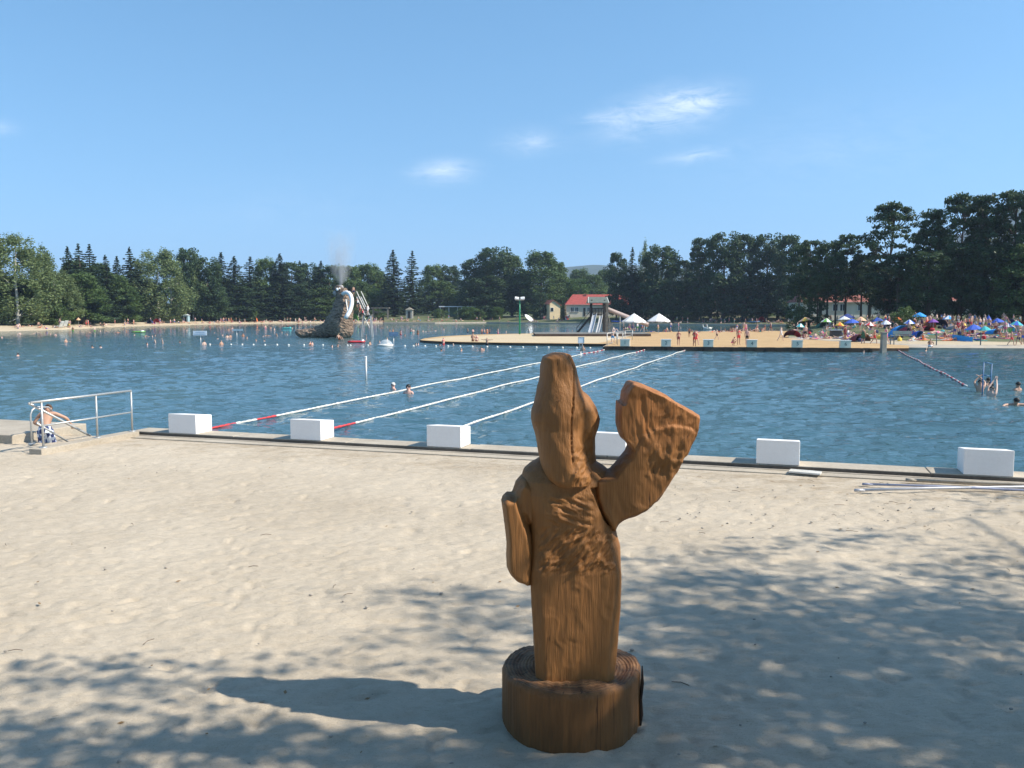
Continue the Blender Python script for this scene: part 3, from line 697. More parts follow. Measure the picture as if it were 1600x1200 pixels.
# log base
lg = MB(); seg = 220; nz_ = 40; vs = []; fs = []
CX, CY = ORIG[0] + .005, SY + .02
ztop = .433
def lrad(th): return .492 + .018 * math.sin(2 * th + 1) + .010 * math.sin(3 * th + .4) + .002 * math.sin(7 * th)
for i in range(nz_):
    u = i / (nz_ - 1)
    for k_ in range(seg):
        th = 2 * math.pi * k_ / seg; r = lrad(th)
        r += .004 * noise.noise(Vector((math.cos(th) * 16, math.sin(th) * 16, u * .8))) + .004 * noise.noise(Vector((math.cos(th) * 45, math.sin(th) * 45, u * 1.2)))
        r -= .018 * max(0, (u - .93) / .07) ** 2 + .012 * (1 - u) ** 6
        zt = ztop + .02 * noise.noise(Vector((math.cos(th) * 2.2, math.sin(th) * 2.2, 3))) + .006 * noise.noise(Vector((math.cos(th) * 18, math.sin(th) * 18, 3)))
        vs.append((r * math.cos(th), r * math.sin(th), -.12 + (zt + .12) * u))
nr_ = 40
for j in range(1, nr_):
    q = 1 - j / nr_
    for k_ in range(seg):
        th = 2 * math.pi * k_ / seg; r = (lrad(th) - .018) * q
        zt = ztop + .02 * noise.noise(Vector((math.cos(th) * 2.2 * q, math.sin(th) * 2.2 * q, 3))) + .008 * noise.noise(Vector((r * math.cos(th) * 30, r * math.sin(th) * 6, 9))) - .012 * max(0, 1 - abs(q - .8) / .1)
        vs.append((r * math.cos(th), r * math.sin(th), zt))
tot_r = nz_ + nr_ - 1
for i in range(tot_r - 1):
    for k_ in range(seg):
        k2 = (k_ + 1) % seg; fs.append((i * seg + k_, i * seg + k2, (i + 1) * seg + k2, (i + 1) * seg + k_))
lg.add(vs, fs)
def rings_mat():
    m, n, l, b = new_mat('sawn_log_top'); nt = m.node_tree; co = ncoord(nt); sx = n.new('ShaderNodeSeparateXYZ'); l.new(co, sx.inputs[0])
    r = nmath(nt, 'SQRT', nmath(nt, 'ADD', nmath(nt, 'MULTIPLY', sx.outputs[0], sx.outputs[0]), nmath(nt, 'MULTIPLY', sx.outputs[1], sx.outputs[1])))
    rg = nmath(nt, 'SINE', nmath(nt, 'MULTIPLY', nmath(nt, 'ADD', r, nmath(nt, 'MULTIPLY', ntex(nt, 4, 4, co), .05)), 250.0))
    an = nmath(nt, 'ARCTAN2', sx.outputs[1], sx.outputs[0]); cbx = n.new('ShaderNodeCombineXYZ'); l.new(nmath(nt, 'MULTIPLY', an, 7.0), cbx.inputs[0]); l.new(nmath(nt, 'MULTIPLY', r, 1.5), cbx.inputs[1])
    sp = nramp(nt, ntex(nt, 1.6, 3, cbx.outputs[0]), [(.0, (1, 1, 1)), (.33, (1, 1, 1)), (.36, (.2, .17, .15)), (.39, (1, 1, 1))])
    f = nmath(nt, 'ADD', nmath(nt, 'MULTIPLY', rg, .09), nmath(nt, 'ADD', .05, nmath(nt, 'MULTIPLY', ntex(nt, 9, 6, co), .9)))
    c = nramp(nt, f, [(.25, (.10, .045, .018)), (.8, (.34, .175, .075))]); mx = n.new('ShaderNodeMix'); mx.data_type = 'RGBA'; mx.blend_type = 'MULTIPLY'; mx.inputs['Factor'].default_value = 1; l.new(c, mx.inputs[6]); l.new(sp, mx.inputs[7]); l.new(mx.outputs[2], b.inputs['Base Color']); b.inputs['Roughness'].default_value = .8
    l.new(nbump(nt, nmath(nt, 'ADD', nmath(nt, 'MULTIPLY', rg, .2), ntex(nt, 40, 4, co)), .8, .01), b.inputs['Normal']); return m
for i_ in range(nz_ - 1, tot_r - 1):
    for k_ in range(seg): lg.m[i_ * seg + k_] = 1
lo = lg.build('log_base', [WOODLOG, rings_mat()], fig, smooth=True); lo.location = (CX - ORIG[0], CY - ORIG[1], 0)
bs = MB()
bx_ = .5
bs.tube([(bx_ + .004, -.06, -.02), (bx_ + .012, -.07, .1), (bx_ + .004, -.075, .22), (bx_ + .014, -.08, .34), (bx_ + .010, -.08, .47)], [.006, .014, .012, .013, .004], 5)
bs.build('bark_strip', simple('dark_bark', (.035, .02, .012), .9, 0, .4, 20), fig)

# ================================================================== LAKE FURNITURE NEAR THE KERB
def line_things():
    def rope(name, a, b, label, red_near, red_far, rad=.036, seg_len=.26, cat='lane rope', allstripe=False, group='lane ropes of the swimming area', sag=.06):
        A = Vector(a); B = Vector(b); D = B - A; L_ = D.length; side = Vector((-D.y, D.x, 0)).normalized()
        n = int(L_ / seg_len); root = empty(name, A)
        rr = random.Random(int(L_ * 100))
        ph = rr.random() * 6
        def pos(t):
            s = t * L_
            return D * t + side * (.045 * math.sin(s * .42 + ph) + .02 * math.sin(s * 1.05 + ph * 2)) * min(1, s / 3) + Vector((0, 0, .02 + .012 * math.sin(s * .8 + ph)))
        pts_ = []; rad_ = []; red_ = []
        for i in range(n):
            t0 = i / n; t1 = (i + .96) / n; s = i * seg_len
            if allstripe: isr = (i // 2) % 2 == 1
            else: isr = (s < red_near and int(s / 1.1) % 2 == 0) or (L_ - s < red_far and int(s / .8) % 2 == 0)
            r_ = rad * (.85 + .3 * rr.random())
            for q, k_ in ((0, .7), (.25, 1), (.75, 1), (1, .7)): pts_.append(pos(t0 + (t1 - t0) * q)); rad_.append(r_ * k_); red_.append(isr)
        w = MB(); w.tube(pts_, rad_, 7)
        for i in range(len(pts_) - 1):
            if red_[i]:
                for k_ in range(7): w.m[i * 7 + k_] = 1
        cb_ = MB(); cb_.tube([pos(i / 60) for i in range(61)], .014, 5); cb_.build('cable', simple('rope_cable', (.25, .25, .24)), root)
        w.build('floats', [WPLAST, REDP], root, smooth=True)
        tag(root, label, cat, group)
    rope('lane_rope', gp(324, 672, .03), gp(944, 547, .03), 'leftmost white lane rope with a long red striped near end', 4.2, 9)
    rope('lane_rope', gp(520, 671, .03), gp(1007, 547, .03), 'middle white lane rope ending beside the second starting block', 2.0, 5)
    rope('lane_rope', gp(667, 688, .06), gp(1073, 546.5, .03), 'white lane rope passing behind the third starting block and the carved head', .9, 3)
    rope('lane_rope', gp(1402, 547.5, .03), gp(1513, 604.5, .03), 'short red and white beaded rope at the right running towards the hanging swimmers', 0, 0, .045, .36, allstripe=True)
line_things()

def railing():
    A = gp(45, 701, .42); B = gp(200, 673, .42); D = (B - A); D.z = 0; L_ = D.length; u = D.normalized(); v = Vector((-u.y, u.x, 0))
    m_ = MB(); 
    q = [A, B + u * .1, B + u * .1 - v * .32, A - v * .32]
    q = [A + v * .0, B + v * .0, B - v * .34, A - v * .34]
    m_.prism([(p.x, p.y) for p in q], -.2, .42)
    tag(m_.build('stair_wall', CONC, bevel=.012), 'low pale concrete wall under the steel railing beside the water steps', 'wall')
    # steps going down into the water, left of the wall
    st = MB()
    for i in range(6):
        a = A + u * (.5 + .42 * i) + v * .02; b = a + u * .42
        w_ = 1.5
        st.prism([(p.x, p.y) for p in (a, b, b + v * w_, a + v * w_)], -1.0, .26 - .15 * i - .002 * i)
    tag(st.build('water_steps', CONCDARK), 'concrete steps going down into the lake at the left', 'steps')
    # slab at the far left
    a = A + v * 1.58 + u * 1.0
    s_ = MB(); q = [a, a + u * 2.2, a + u * 2.2 + v * 5, a + v * 5]
    s_.prism([(p.x, p.y) for p in q], -1, .50)
    tag(s_.build('concrete_slab', CONC, bevel=.02), 'thick pale concrete slab with a stained edge at the left margin by the steps', 'slab')
    s_ = MB(); a2 = A + v * .4 - u * .3; q = [a2, a2 + u * 1.25, a2 + u * 1.25 + v * 6, a2 + v * 6]
    s_.prism([(p.x, p.y) for p in q], .05, .285); tag(s_.build('landing_path', CONCDARK), kind='structure')
    # railing: three posts and two rails, with a pair of stair rails sloping down to the water
    root = empty('steel_railing', A)
    H = .98
    def at(t, z, s=-.17): return u * (L_ * t) + v * s + Vector((0, 0, z))
    posts = [kk for kk in (.075, .60, .985)]
    for t in posts:
        p = MB(); p.tube([at(t, -.02), at(t, H)], .023, 10); p.build('post', STEEL, root, smooth=True)
        fl = MB(); fl.lathe([(0, .022), (.075, .02), (.08, .0)], 12, tuple(at(t, 0))); fl.build('base_flange', STEEL, root)
    r1 = MB(); r1.tube([at(-.02, H + .02), at(.5, H + .02), at(.99, H + .02)], .026, 10); r1.build('top_rail', STEEL, root, smooth=True)
    r2 = MB(); r2.tube([at(.075, H * .48), at(.985, H * .48)], .02, 10); r2.build('middle_rail', STEEL, root, smooth=True)
    s1 = MB(); s1.tube([at(.0, H + .0, -.05), at(.55, .14, .1), at(.62, .03, .1)], .026, 10); s1.build('stair_rail', STEEL, root, smooth=True)
    s2 = MB(); s2.tube([at(.08, .52, -.0), at(.42, -.06, .12)], .02, 10); s2.build('stair_rail', STEEL, root, smooth=True)
    tag(root, 'galvanised steel railing with three posts above the concrete wall at the left', 'railing')
    g = empty('grab_handle', A + v * 1.0 + u * 1.0)
    h_ = MB(); h_.tube([(0, 0, -.15), (0, 0, .58), u * .05 + Vector((0, 0, .68)), u * .16 + Vector((0, 0, .74)), u * .5 + Vector((0, 0, .70)), u * .6 + Vector((0, 0, .6))], .021, 8)
    h_.build('bent_tube', STEEL, g, smooth=True)
    h2 = MB(); h2.lathe([(0, .03), (.07, .025), (.075, 0)], 10, (0, 0, -.1)); h2.build('base_flange', STEEL, g)
    tag(g, 'bent steel grab handle at the top of the water steps', 'handrail')
    return A, u, v, L_
RA, RU, RV, RL = railing()

# grating and poles on the sand at the right
def grating():
    a = gp(1232, 737.5, ZS + .05); b = gp(1281, 741.5, ZS + .05); D = b - a; L_ = D.length; ang = math.atan2(D.y, D.x)
    root = empty('drain_grating', a, ang)
    f = MB()
    for y in (.03, .26): f.box((L_ / 2, y, 0), (L_, .035, .03))
    f.build('grating_frame', WPLAST, root)
    s = MB(); n = 24
    for i in range(n + 1): s.box((L_ * i / n * .99 + .005, .145, .001), (.016, .20, .024))
    s.build('grating_bars', WPLAST, root)
    tag(root, 'white slotted plastic grating lying on the slab beside the fifth block', 'grating')
grating()
def pole(a, b, rad, mat, label):
    A = Vector(a); B = Vector(b); D = B - A
    root = empty('long_pole', A); m_ = MB(); m_.tube([Vector((0, 0, 0)), D * .3 + Vector((0, 0, .015)), D * .7 + Vector((0, 0, .01)), D], rad, 10); m_.build('tube', mat, root, smooth=True)
    e = MB(); e.tube([-D.normalized() * .05, D.normalized() * .12], rad * 1.04, 10); e.build('end_cap', mat, root, smooth=True)
    tag(root, label, 'pole', 'poles lying on the sand')
POLEM = simple('pale_pole', (.48, .48, .50), .4, .2, .1, 10)
pole(gp(1340, 766, ZS + .05), gp(1700, 760, ZS + .05), .024, POLEM, 'nearer white pole lying on the sand at the right, angled up towards the kerb')
pole(gp(1352, 756.5, ZS + .045), gp(1720, 772, ZS + .05), .02, simple('blue_pole', (.34, .35, .44), .4, .2, .1, 10), 'farther bluish pole crossing the white pole on the sand at the right')
pole(gp(1420, 750, ZS + .05), gp(1740, 765, ZS + .04), .03, CONCDARK, 'grey weathered pole lying beside the slab at the right')

def post(px, py0, py1, rad=.06):
    p = gp(px, py0, 0); d = p.y; h = ad(px, py1, d).z
    root = empty('mooring_post', p); m_ = MB(); m_.tube([(0, 0, -1), (0, 0, h - .04)], rad, 12); m_.build('post_shaft', STEEL, root, smooth=True)
    c = MB(); c.lathe([(rad * 1.05, h - .05), (rad * 1.1, h - .01), (rad * .7, h + .01), (0, h + .015)], 12); c.build('cap', WPAINT, root)
    return root
tag(post(572, 592, 557), 'lone grey steel post standing in the open water left of the lanes', 'post')

def board_sign(name, px0, px1, pyt, pyb, pybase, cpx, mat, frame, label, lines=0, vpost=False, textcol=(.15, .15, .2), pole_px=None):
    base = gp(cpx, pybase, 0); Y = base.y
    x0 = ad(px0, pyt, Y).x - base.x; x1 = ad(px1, pyt, Y).x - base.x; z1 = ad(cpx, pyt, Y).z; z0 = ad(cpx, pyb, Y).z
    root = empty(name, base)
    b = MB(); b.box(((x0 + x1) / 2, 0, (z0 + z1) / 2), (x1 - x0, .05, z1 - z0)); b.build('board', mat, root, bevel=.006)
    p = MB()
    if vpost:
        p.tube([(0, .05, -1), (0, .05, z0 * .35)], .035, 8); p.tube([(0, .05, z0 * .35), (x0 * .6, .05, z0 + .1)], .03, 8); p.tube([(0, .05, z0 * .35), (x1 * .7, .05, z0 + .1)], .03, 8)
    else:
        p.tube([(pole_px or 0, .06, -1), (pole_px or 0, .06, (z0 + z1) / 2)], .04, 8)
    p.build('pole', STEEL, root, smooth=True)
    if lines:
        t = MB(); rr = random.Random(3)
        for i in range(lines):
            zc = z1 - (z1 - z0) * (i + .75) / (lines + .5); x = x0 + (x1 - x0) * (.10 if i else .2)
            while x < x1 - (x1 - x0) * (.1 if i else .2):
                w = (x1 - x0) * rr.uniform(.03, .09); t.box((x + w / 2, -.03, zc), (w, .012, (z1 - z0) * .16)); x += w + (x1 - x0) * .03
        t.build('lettering', simple('sign_lettering', textcol), root)
    if frame:
        f = MB()
        for z in (z0, z1): f.box(((x0 + x1) / 2, -.005, z), (x1 - x0 + .06, .07, .05))
        for x in (x0, x1): f.box((x, -.005, (z0 + z1) / 2), (.05, .068, z1 - z0 - .06))
        f.build('frame', frame, root)
    tag(root, label, 'sign'); return root
SIGNW = simple('sign_white', (.72, .77, .82), .4, 0, .03)
board_sign('water_sign', 301.5, 323, 517, 524, 540.5, 313.5, SIGNW, None, 'white sign board with two lines of lettering on a pole in the left lake', 2, textcol=(.30, .38, .48))
board_sign('water_sign', 363, 379.5, 514, 517, 530, 370, simple('sign_greyblue', (.35, .45, .5), .5), None, 'faded pale blue narrow sign far out on the left of the lake', 0)
board_sign('water_sign', 607.5, 622, 519, 525.5, 542.5, 615, simple('sign_blue', (.10, .20, .33), .5), None, 'blue sign board on a pole right of the clear inflatable dome', 2, textcol=(.45, .5, .55))
board_sign('water_sign', 903.6, 912.5, 527, 536, 556, 907.5, SIGNW, simple('sign_edge', (.45, .45, .45)), 'square white blank sign on a forked post by the carved head', 0, vpost=True)

# hanging frame at the right, blue, two legs
def blue_frame():
    p = gp(1541, 617, 0); root = empty('goal_frame', p); s = p.y / F
    zt = ad(1541, 566, p.y).z; zb = ad(1541, 586, p.y).z; w = 6.3 * s
    yo = .5
    for z_, d_ in ((zt, .06), (zb, .05)):
        f = MB(); f.tube([(-w, 0, z_), (w, 0, z_ - d_)], .021, 8); f.build('cross_bar', BLUEP, root, smooth=True)
    for x in (-w, w):
        l = MB(); l.tube([(x, 0, -1), (x, 0, zt - (.06 if x > 0 else 0))], .026, 8); l.build('leg', BLUEP, root, smooth=True)
    tag(root, 'narrow blue metal frame standing in the water above a cluster of bathers', 'frame'); return p, w, zb
BFP, BFW, BFZ = blue_frame()

# line of small white floats across the lake
fl = [(328, 538.5), (345, 538.5), (361, 538.7), (378.5, 538.7), (396, 539), (414, 539.1), (433, 538.9), (451, 539.3), (475, 539.3), (504.5, 539.6), (543, 540), (547.5, 540.1), (575, 540), (601, 540.4), (632.5, 540.9), (646, 540.9), (664, 541.1), (681, 541.2), (700, 541.3), (719, 541.5),
      (738, 541.9), (761, 542.2), (777, 542.6), (797, 542.7), (817, 543), (838, 543.1), (857, 543.2), (879, 543.6), (901, 543.8), (922, 544.2)]
P0 = gp(*fl[0], 0); bl_ = empty('float_line', P0)
cbm = MB(); cbm.tube([gp(x, y, 0) - P0 + Vector((0, 0, .01)) for x, y in fl], .012, 4); cbm.build('line', simple('rope_cable', (.25, .25, .24)), bl_)
bme = MB(); bme.lathe([(0, -.08), (.08, -.06), (.115, 0), (.10, .07), (.05, .11), (0, .125)], 10); bme = bme.mesh('float')
for x, y in fl:
    o = link_mesh('float', bme, WPLAST, bl_, smooth=True); o.location = gp(x, y, 0) - P0
tag(bl_, 'long line of small white floats crossing the lake', 'float line')

# ================================================================== TREES
def quads(C, N, size, aspect, rs):
    """leaf faces: centres C, normals N -> verts, faces"""
    n = len(C); a = np.cross(N, rs.randn(n, 3)); a /= np.linalg.norm(a, axis=1)[:, None] + 1e-9; b = np.cross(N, a)
    s = size * (.6 + .8 * rs.rand(n))[:, None]
    v = np.stack([C - a * s, C - b * s * aspect, C + a * s, C + b * s * aspect], 1).reshape(-1, 3)
    return v, np.arange(n * 4).reshape(-1, 4)
def unit(v): return v / (np.linalg.norm(v, axis=1)[:, None] + 1e-9)
def crown_broad(seed, H=20., Wd=11., base=.16, nclump=95, nleaf=85, leaf=.27, flat=.75, cr=(1.0, 2.2), droop=0., hollow=.5, top=1.0, layered=False):
    rs = np.random.RandomState(seed); Cs = []; Ns = []; T = []; limbs = []
    z0, z1 = H * base, H
    for i in range(nclump):
        if layered:
            lev = rs.randint(0, 11); z = z0 + (z1 - z0) * (lev + .2 + .75 * rs.rand()) / 11.
        else: z = z0 + (z1 - z0) * rs.rand() ** .9
        u = (z - z0) / (z1 - z0)
        prof = (math.sin(math.pi * min(1, .16 + .80 * u)) ** .55) * (1 if u < .75 else top)
        r = Wd / 2 * prof * (hollow + (1 - hollow) * rs.rand() ** .5) * (1 + .18 * math.sin(5 * u + seed) + .12 * math.sin(11 * u + seed * 2))
        th = rs.rand() * 2 * math.pi
        c = np.array([r * math.cos(th), r * math.sin(th), z - droop * r * .3]); limbs.append(c)
        k = nleaf; R_ = rs.uniform(*cr)
        d = unit(rs.randn(k, 3)) * (rs.rand(k, 1) ** .45) * R_; d[:, 2] *= flat
        if droop: d[:, 2] -= np.abs(rs.randn(k)) * droop * R_ * .6
        P = c + d; Nn = unit(d * .5 + rs.randn(k, 3) * .7 * R_ + np.array([0, 0, .7 * R_]))
        Cs.append(P); Ns.append(Nn); T.append(np.clip(rs.rand() * .6 + rs.rand(k) * .4, 0, 1))
    C = np.concatenate(Cs); N = np.concatenate(Ns); T = np.concatenate(T); ok = C[:, 2] > H * .03
    C, N, T = C[ok], N[ok], T[ok]
    v, f = quads(C, N, leaf, .6, rs)
    return v, f, T, limbs
def trunk_mesh(H, r0, limbs, rs, nl=10, lean=.0):
    m_ = MB(); n = 9
    pts = [Vector((.25 * math.sin(i * 1.1) * (i / n) + lean * i / n, .2 * math.cos(i * .9) * (i / n), -.4 + H * .9 * i / (n - 1))) for i in range(n)]
    m_.tube(pts, [r0 * (1.25 if i == 0 else 1) * (1 - i / n) ** .8 + .02 for i in range(n)], 8)
    for c in limbs[:nl]:
        c = Vector(c); z = max(H * .12, c.z - .45 * math.hypot(c.x, c.y) - .5); i = min(n - 2, int((z + .4) / (H * .9) * (n - 1))); a = pts[i].copy()
        mid = a.lerp(c, .5) + Vector((0, 0, -.06 * (c - a).length))
        m_.tube([a, mid, c], [r0 * .32 * (1 - i / n) + .03, r0 * .18 + .02, .02], 5)
    return m_.mesh('trunk')
def crown_spruce(seed, H=20., Wd=6.5, base=.06, ntier=40, leaf=.27):
    rs = np.random.RandomState(seed); Cs = []; Ns = []; T = []
    for t in range(ntier):
        u = t / (ntier - 1); z = H * (base + (1 - base) * u); Rm = Wd / 2 * (1 - u) ** .72 * (1 + .10 * rs.randn()) + .22
        nb = int(7 + 8 * (1 - u))
        for b_ in range(nb):
            th = rs.rand() * 2 * math.pi; L_ = Rm * rs.uniform(.62, 1.12); k = max(9, int(L_ * 15)); tt = rs.rand(k) ** .7
            dz = -L_ * .28 * tt + L_ * .20 * tt ** 3 - rs.rand(k) * .35 * tt
            sp_ = (rs.rand(k) - .5) * .55 * L_ * .55 * (1.1 - tt)
            P = np.stack([math.cos(th) * L_ * tt - math.sin(th) * sp_, math.sin(th) * L_ * tt + math.cos(th) * sp_, z + dz], 1)
            Cs.append(P); Ns.append(unit(np.stack([rs.randn(k) * .5 + .4 * math.cos(th), rs.randn(k) * .5 + .4 * math.sin(th), np.full(k, .9)], 1))); T.append(np.full(k, rs.rand() * .7) + rs.rand(k) * .3)
    k = 30; P = np.stack([rs.randn(k) * .07, rs.randn(k) * .07, H * (.97 + .06 * rs.rand(k))], 1); Cs.append(P); Ns.append(unit(rs.randn(k, 3))); T.append(rs.rand(k))
    C = np.concatenate(Cs); N = np.concatenate(Ns); T = np.concatenate(T)
    v, f = quads(C, N, leaf, .42, rs); return v, f, T, []
PROTO = {}
def make_proto(key, kind, H, Wd, crown, mat, trunkmat, r0, nl=10):
    v, f, T, limbs = crown; me = np_mesh('crown', v, f, T); me.materials.append(mat)
    tm = trunk_mesh(H, r0, limbs, None, nl); tm.materials.append(trunkmat)
    PROTO[key] = (me, tm, H, Wd)
make_proto('oak1', 'b', 20, 12, crown_broad(1, 20, 12, .05, 150, 95, .27, .7, (1.0, 2.1)), LEAF, BARK, .42)
make_proto('oak2', 'b', 20, 11, crown_broad(2, 20, 11, .06, 140, 95, .27, .8, (.9, 2.0)), LEAFDARK, BARK, .40)
make_proto('oak3', 'b', 20, 10, crown_broad(3, 20, 10, .09, 115, 90, .27, .6, (.9, 1.8), hollow=.35), LEAFDARK, BARK, .36)
make_proto('alder', 'a', 20, 11, crown_broad(4, 20, 11, .10, 165, 84, .24, .42, (.8, 1.7), hollow=.2, layered=True), LEAFDARK, BARK, .38, 46)
make_proto('alder2', 'a', 20, 10, crown_broad(14, 20, 10, .12, 180, 82, .24, .5, (.7, 1.5), hollow=.2, layered=True), LEAFDARK, BARK, .36, 46)
make_proto('oak4', 'b', 20, 10, crown_broad(13, 20, 10, .36, 95, 90, .26, .6, (.9, 1.8), hollow=.35), LEAFDARK, BARK, .36, 14)
make_proto('alder3', 'a', 20, 10, crown_broad(24, 20, 10, .36, 140, 80, .24, .45, (.6, 1.4), hollow=.2, layered=True), LEAFDARK, BARK, .36, 40)
make_proto('birch', 'r', 20, 10, crown_broad(5, 20, 10, .05, 155, 100, .21, 1.2, (.8, 1.5), droop=.8), LEAFBIRCH, BIRCHBARK, .25)
make_proto('birch2', 'r', 20, 8, crown_broad(6, 20, 8, .12, 90, 90, .21, 1.3, (.7, 1.4), droop=.9, hollow=.3), LEAFBIRCH, BIRCHBARK, .22)
make_proto('spruce', 's', 20, 7, crown_spruce(7, 20, 7), NEEDLE, BARK, .32, 0)
make_proto('spruce2', 's', 20, 6, crown_spruce(8, 20, 6, .05, 36), NEEDLE, BARK, .30, 0)
make_proto('spruce3', 's', 20, 8, crown_spruce(28, 20, 8, .07, 33), NEEDLE, BARK, .32, 0)
make_proto('light', 'l', 20, 14, crown_broad(9, 20, 14, .05, 110, 90, .3, .8, (1.2, 2.6)), LEAFLIGHT, BARK, .35)
make_proto('bush', 'u', 4, 5, crown_broad(10, 4, 5, .02, 34, 70, .17, .8, (.5, 1.0)), LEAF, BARK, .08)
KINDTXT = {'oak1': 'broad leafy tree', 'oak2': 'dark dense leafy tree', 'oak3': 'dark leafy tree', 'oak4': 'high-crowned leafy tree', 'alder3': 'high-crowned gappy tree', 'alder': 'tall open layered tree', 'alder2': 'tall gappy layered tree', 'birch': 'pale green drooping birch', 'birch2': 'slim pale birch', 'spruce': 'dark pointed spruce', 'spruce2': 'narrow dark spruce', 'spruce3': 'broad dark spruce', 'light': 'light green rounded tree', 'bush': 'low green bush'}
NAME = {'oak1': 'leafy_tree', 'oak2': 'leafy_tree', 'oak3': 'leafy_tree', 'oak4': 'leafy_tree', 'alder3': 'layered_tree', 'alder': 'layered_tree', 'alder2': 'layered_tree', 'birch': 'birch_tree', 'birch2': 'birch_tree', 'spruce': 'spruce_tree', 'spruce2': 'spruce_tree', 'spruce3': 'spruce_tree', 'light': 'leafy_tree', 'bush': 'bush'}
TREES = []
def tree(key, px, topy, wpx, Y, zg=.8, place='', extra=None):
    cme, tme, H, Wd = PROTO[key]
    # stand well behind the water's edge of its shore
    sh = 'left_shore' if px < 560 else 'far_shore'
    if px < 1242 and key != 'bush': Y = max(Y, inland(sh, max(605, px) if sh == 'far_shore' else px, 13 + 9 * rnd.random()).y)
    if px < 1242 and key == 'bush': Y = max(Y, inland(sh, max(605, px) if sh == 'far_shore' else px, 11).y)
    d_ = ray(px, 500); zg = ground_z(sh if px < 1242 else 'right_lawn', d_.x / d_.y * Y, Y) - .1
    b = ad(px, 500, Y); zt = ad(px, topy, Y).z; h = zt - zg; w = wpx * Y / F * 1.06
    root = empty(NAME[key], (b.x, Y, zg), rnd.random() * 6.28)
    root.scale = (w / Wd, w / Wd, h / H * .985)
    t = bpy.data.objects.new('trunk', tme); COL.objects.link(t); t.parent = root
    c = bpy.data.objects.new('crown', cme); COL.objects.link(c); c.parent = root
    TREES.append((root, key, px, place, extra))
# left shore
Ls = 'on the left shore'
for key, px, ty, w, Y in [
    ('birch', 28, 363, 95, 176), ('birch2', 72, 382, 50, 190), ('birch', 88, 418, 62, 178), ('birch', -30, 368, 80, 178), ('oak2', 5, 430, 90, 182),
    ('spruce', 110, 387, 52, 205), ('spruce3', 127, 383, 58, 200), ('spruce3', 144, 384, 60, 207), ('spruce2', 168, 400, 46, 210), ('spruce', 186, 402, 46, 215), ('spruce3', 206, 388, 56, 212), ('oak1', 158, 412, 50, 222), ('oak1', 120, 408, 60, 224),
    ('birch', 248, 388, 82, 214), ('birch2', 268, 398, 44, 208), ('oak2', 296, 387, 44, 235), ('birch2', 302, 392, 40, 240), ('oak2', 326, 402, 50, 240), ('spruce', 348, 396, 54, 245), ('spruce', 368, 402, 60, 246), ('spruce3', 393, 403, 64, 250),
    ('oak1', 417, 405, 50, 262), ('spruce', 439, 398, 60, 262), ('oak3', 456, 411, 46, 270), ('spruce2', 470, 409, 44, 268), ('oak2', 484, 411, 50, 272), ('spruce', 503, 409, 46, 276), ('oak3', 516, 416, 46, 280),
    ('oak1', 130, 428, 70, 196), ('oak1', 180, 430, 70, 204), ('oak3', 222, 440, 60, 207), ('oak2', 320, 445, 70, 236), ('oak2', 368, 445, 70, 240), ('oak2', 415, 448, 66, 256), ('oak2', 460, 448, 66, 262), ('oak1', 505, 450, 60, 268), ('oak1', 55, 440, 70, 184)]:
    tree(key, px, ty, w, Y, .9, Ls)
Ls = 'on the far shore behind the sea creature'
for key, px, ty, w, Y in [('oak1', 540, 416, 70, 340), ('oak1', 575, 414, 66, 350), ('oak1', 560, 440, 60, 330), ('birch2', 560, 452, 30, 315), ('spruce', 615, 392, 54, 318), ('spruce3', 645, 394, 50, 322), ('light', 596, 452, 46, 325), ('oak1', 590, 424, 50, 345)]:
    tree(key, px, ty, w, Y, .9, Ls)
Ls = 'on the far shore'
for key, px, ty, w, Y in [('oak1', 676, 415, 46, 345), ('oak2', 703, 414, 46, 350), ('oak1', 690, 440, 60, 340), ('light', 722, 462, 40, 332), ('oak2', 745, 404, 60, 325), ('oak2', 773, 386, 66, 322), ('oak1', 800, 400, 56, 326), ('oak1', 845, 394, 72, 318), ('oak1', 872, 410, 40, 330), ('light', 903, 437, 44, 322), ('oak3', 820, 430, 60, 322), ('oak2', 760, 430, 70, 318), ('oak1', 925, 430, 50, 380), ('oak1', 905, 421, 44, 420), ('oak1', 946, 422, 44, 410), ('oak2', 844, 456, 26, 252), ('spruce2', 880, 466, 12, 256), ('light', 730, 480, 30, 305), ('light', 775, 480, 24, 305)]:
    tree(key, px, ty, w, Y, .9, Ls)
Ls = 'behind the white parasols'
for key, px, ty, w, Y in [('oak3', 963, 396, 34, 262), ('spruce2', 987, 388, 34, 268), ('birch2', 1005, 374, 24, 275), ('oak2', 1033, 383, 66, 258), ('oak2', 985, 420, 60, 258), ('oak3', 1064, 408, 46, 290), ('oak2', 1052, 440, 60, 262), ('oak2', 1010, 440, 60, 262)]:
    tree(key, px, ty, w, Y, 1.0, Ls)
Ls = 'behind the long white building row'
for key, px, ty, w, Y in [('alder2', 1092, 372, 42, 235), ('oak2', 1130, 363, 70, 228), ('oak3', 1160, 368, 44, 222), ('oak2', 1197, 365, 62, 216), ('oak3', 1235, 369, 56, 205), ('oak3', 1248, 384, 40, 168), ('alder3', 1264, 374, 46, 158), ('oak4', 1292, 377, 48, 156), ('alder3', 1320, 365, 52, 155), ('oak4', 1345, 398, 50, 157), ('oak3', 1392, 420, 50, 150), ('oak3', 1277, 430, 34, 150), ('alder3', 1305, 400, 40, 150),
    ('oak2', 1110, 430, 70, 226), ('oak2', 1165, 430, 74, 215), ('oak2', 1215, 430, 70, 205), ('oak3', 1262, 425, 66, 215), ('oak2', 1300, 420, 70, 212), ('oak2', 1340, 420, 60, 210), ('oak3', 1090, 445, 50, 230)]:
    tree(key, px, ty, w, Y, 1.6 if px > 1240 else 1.0, Ls)
Ls = 'behind the crowded right beach'
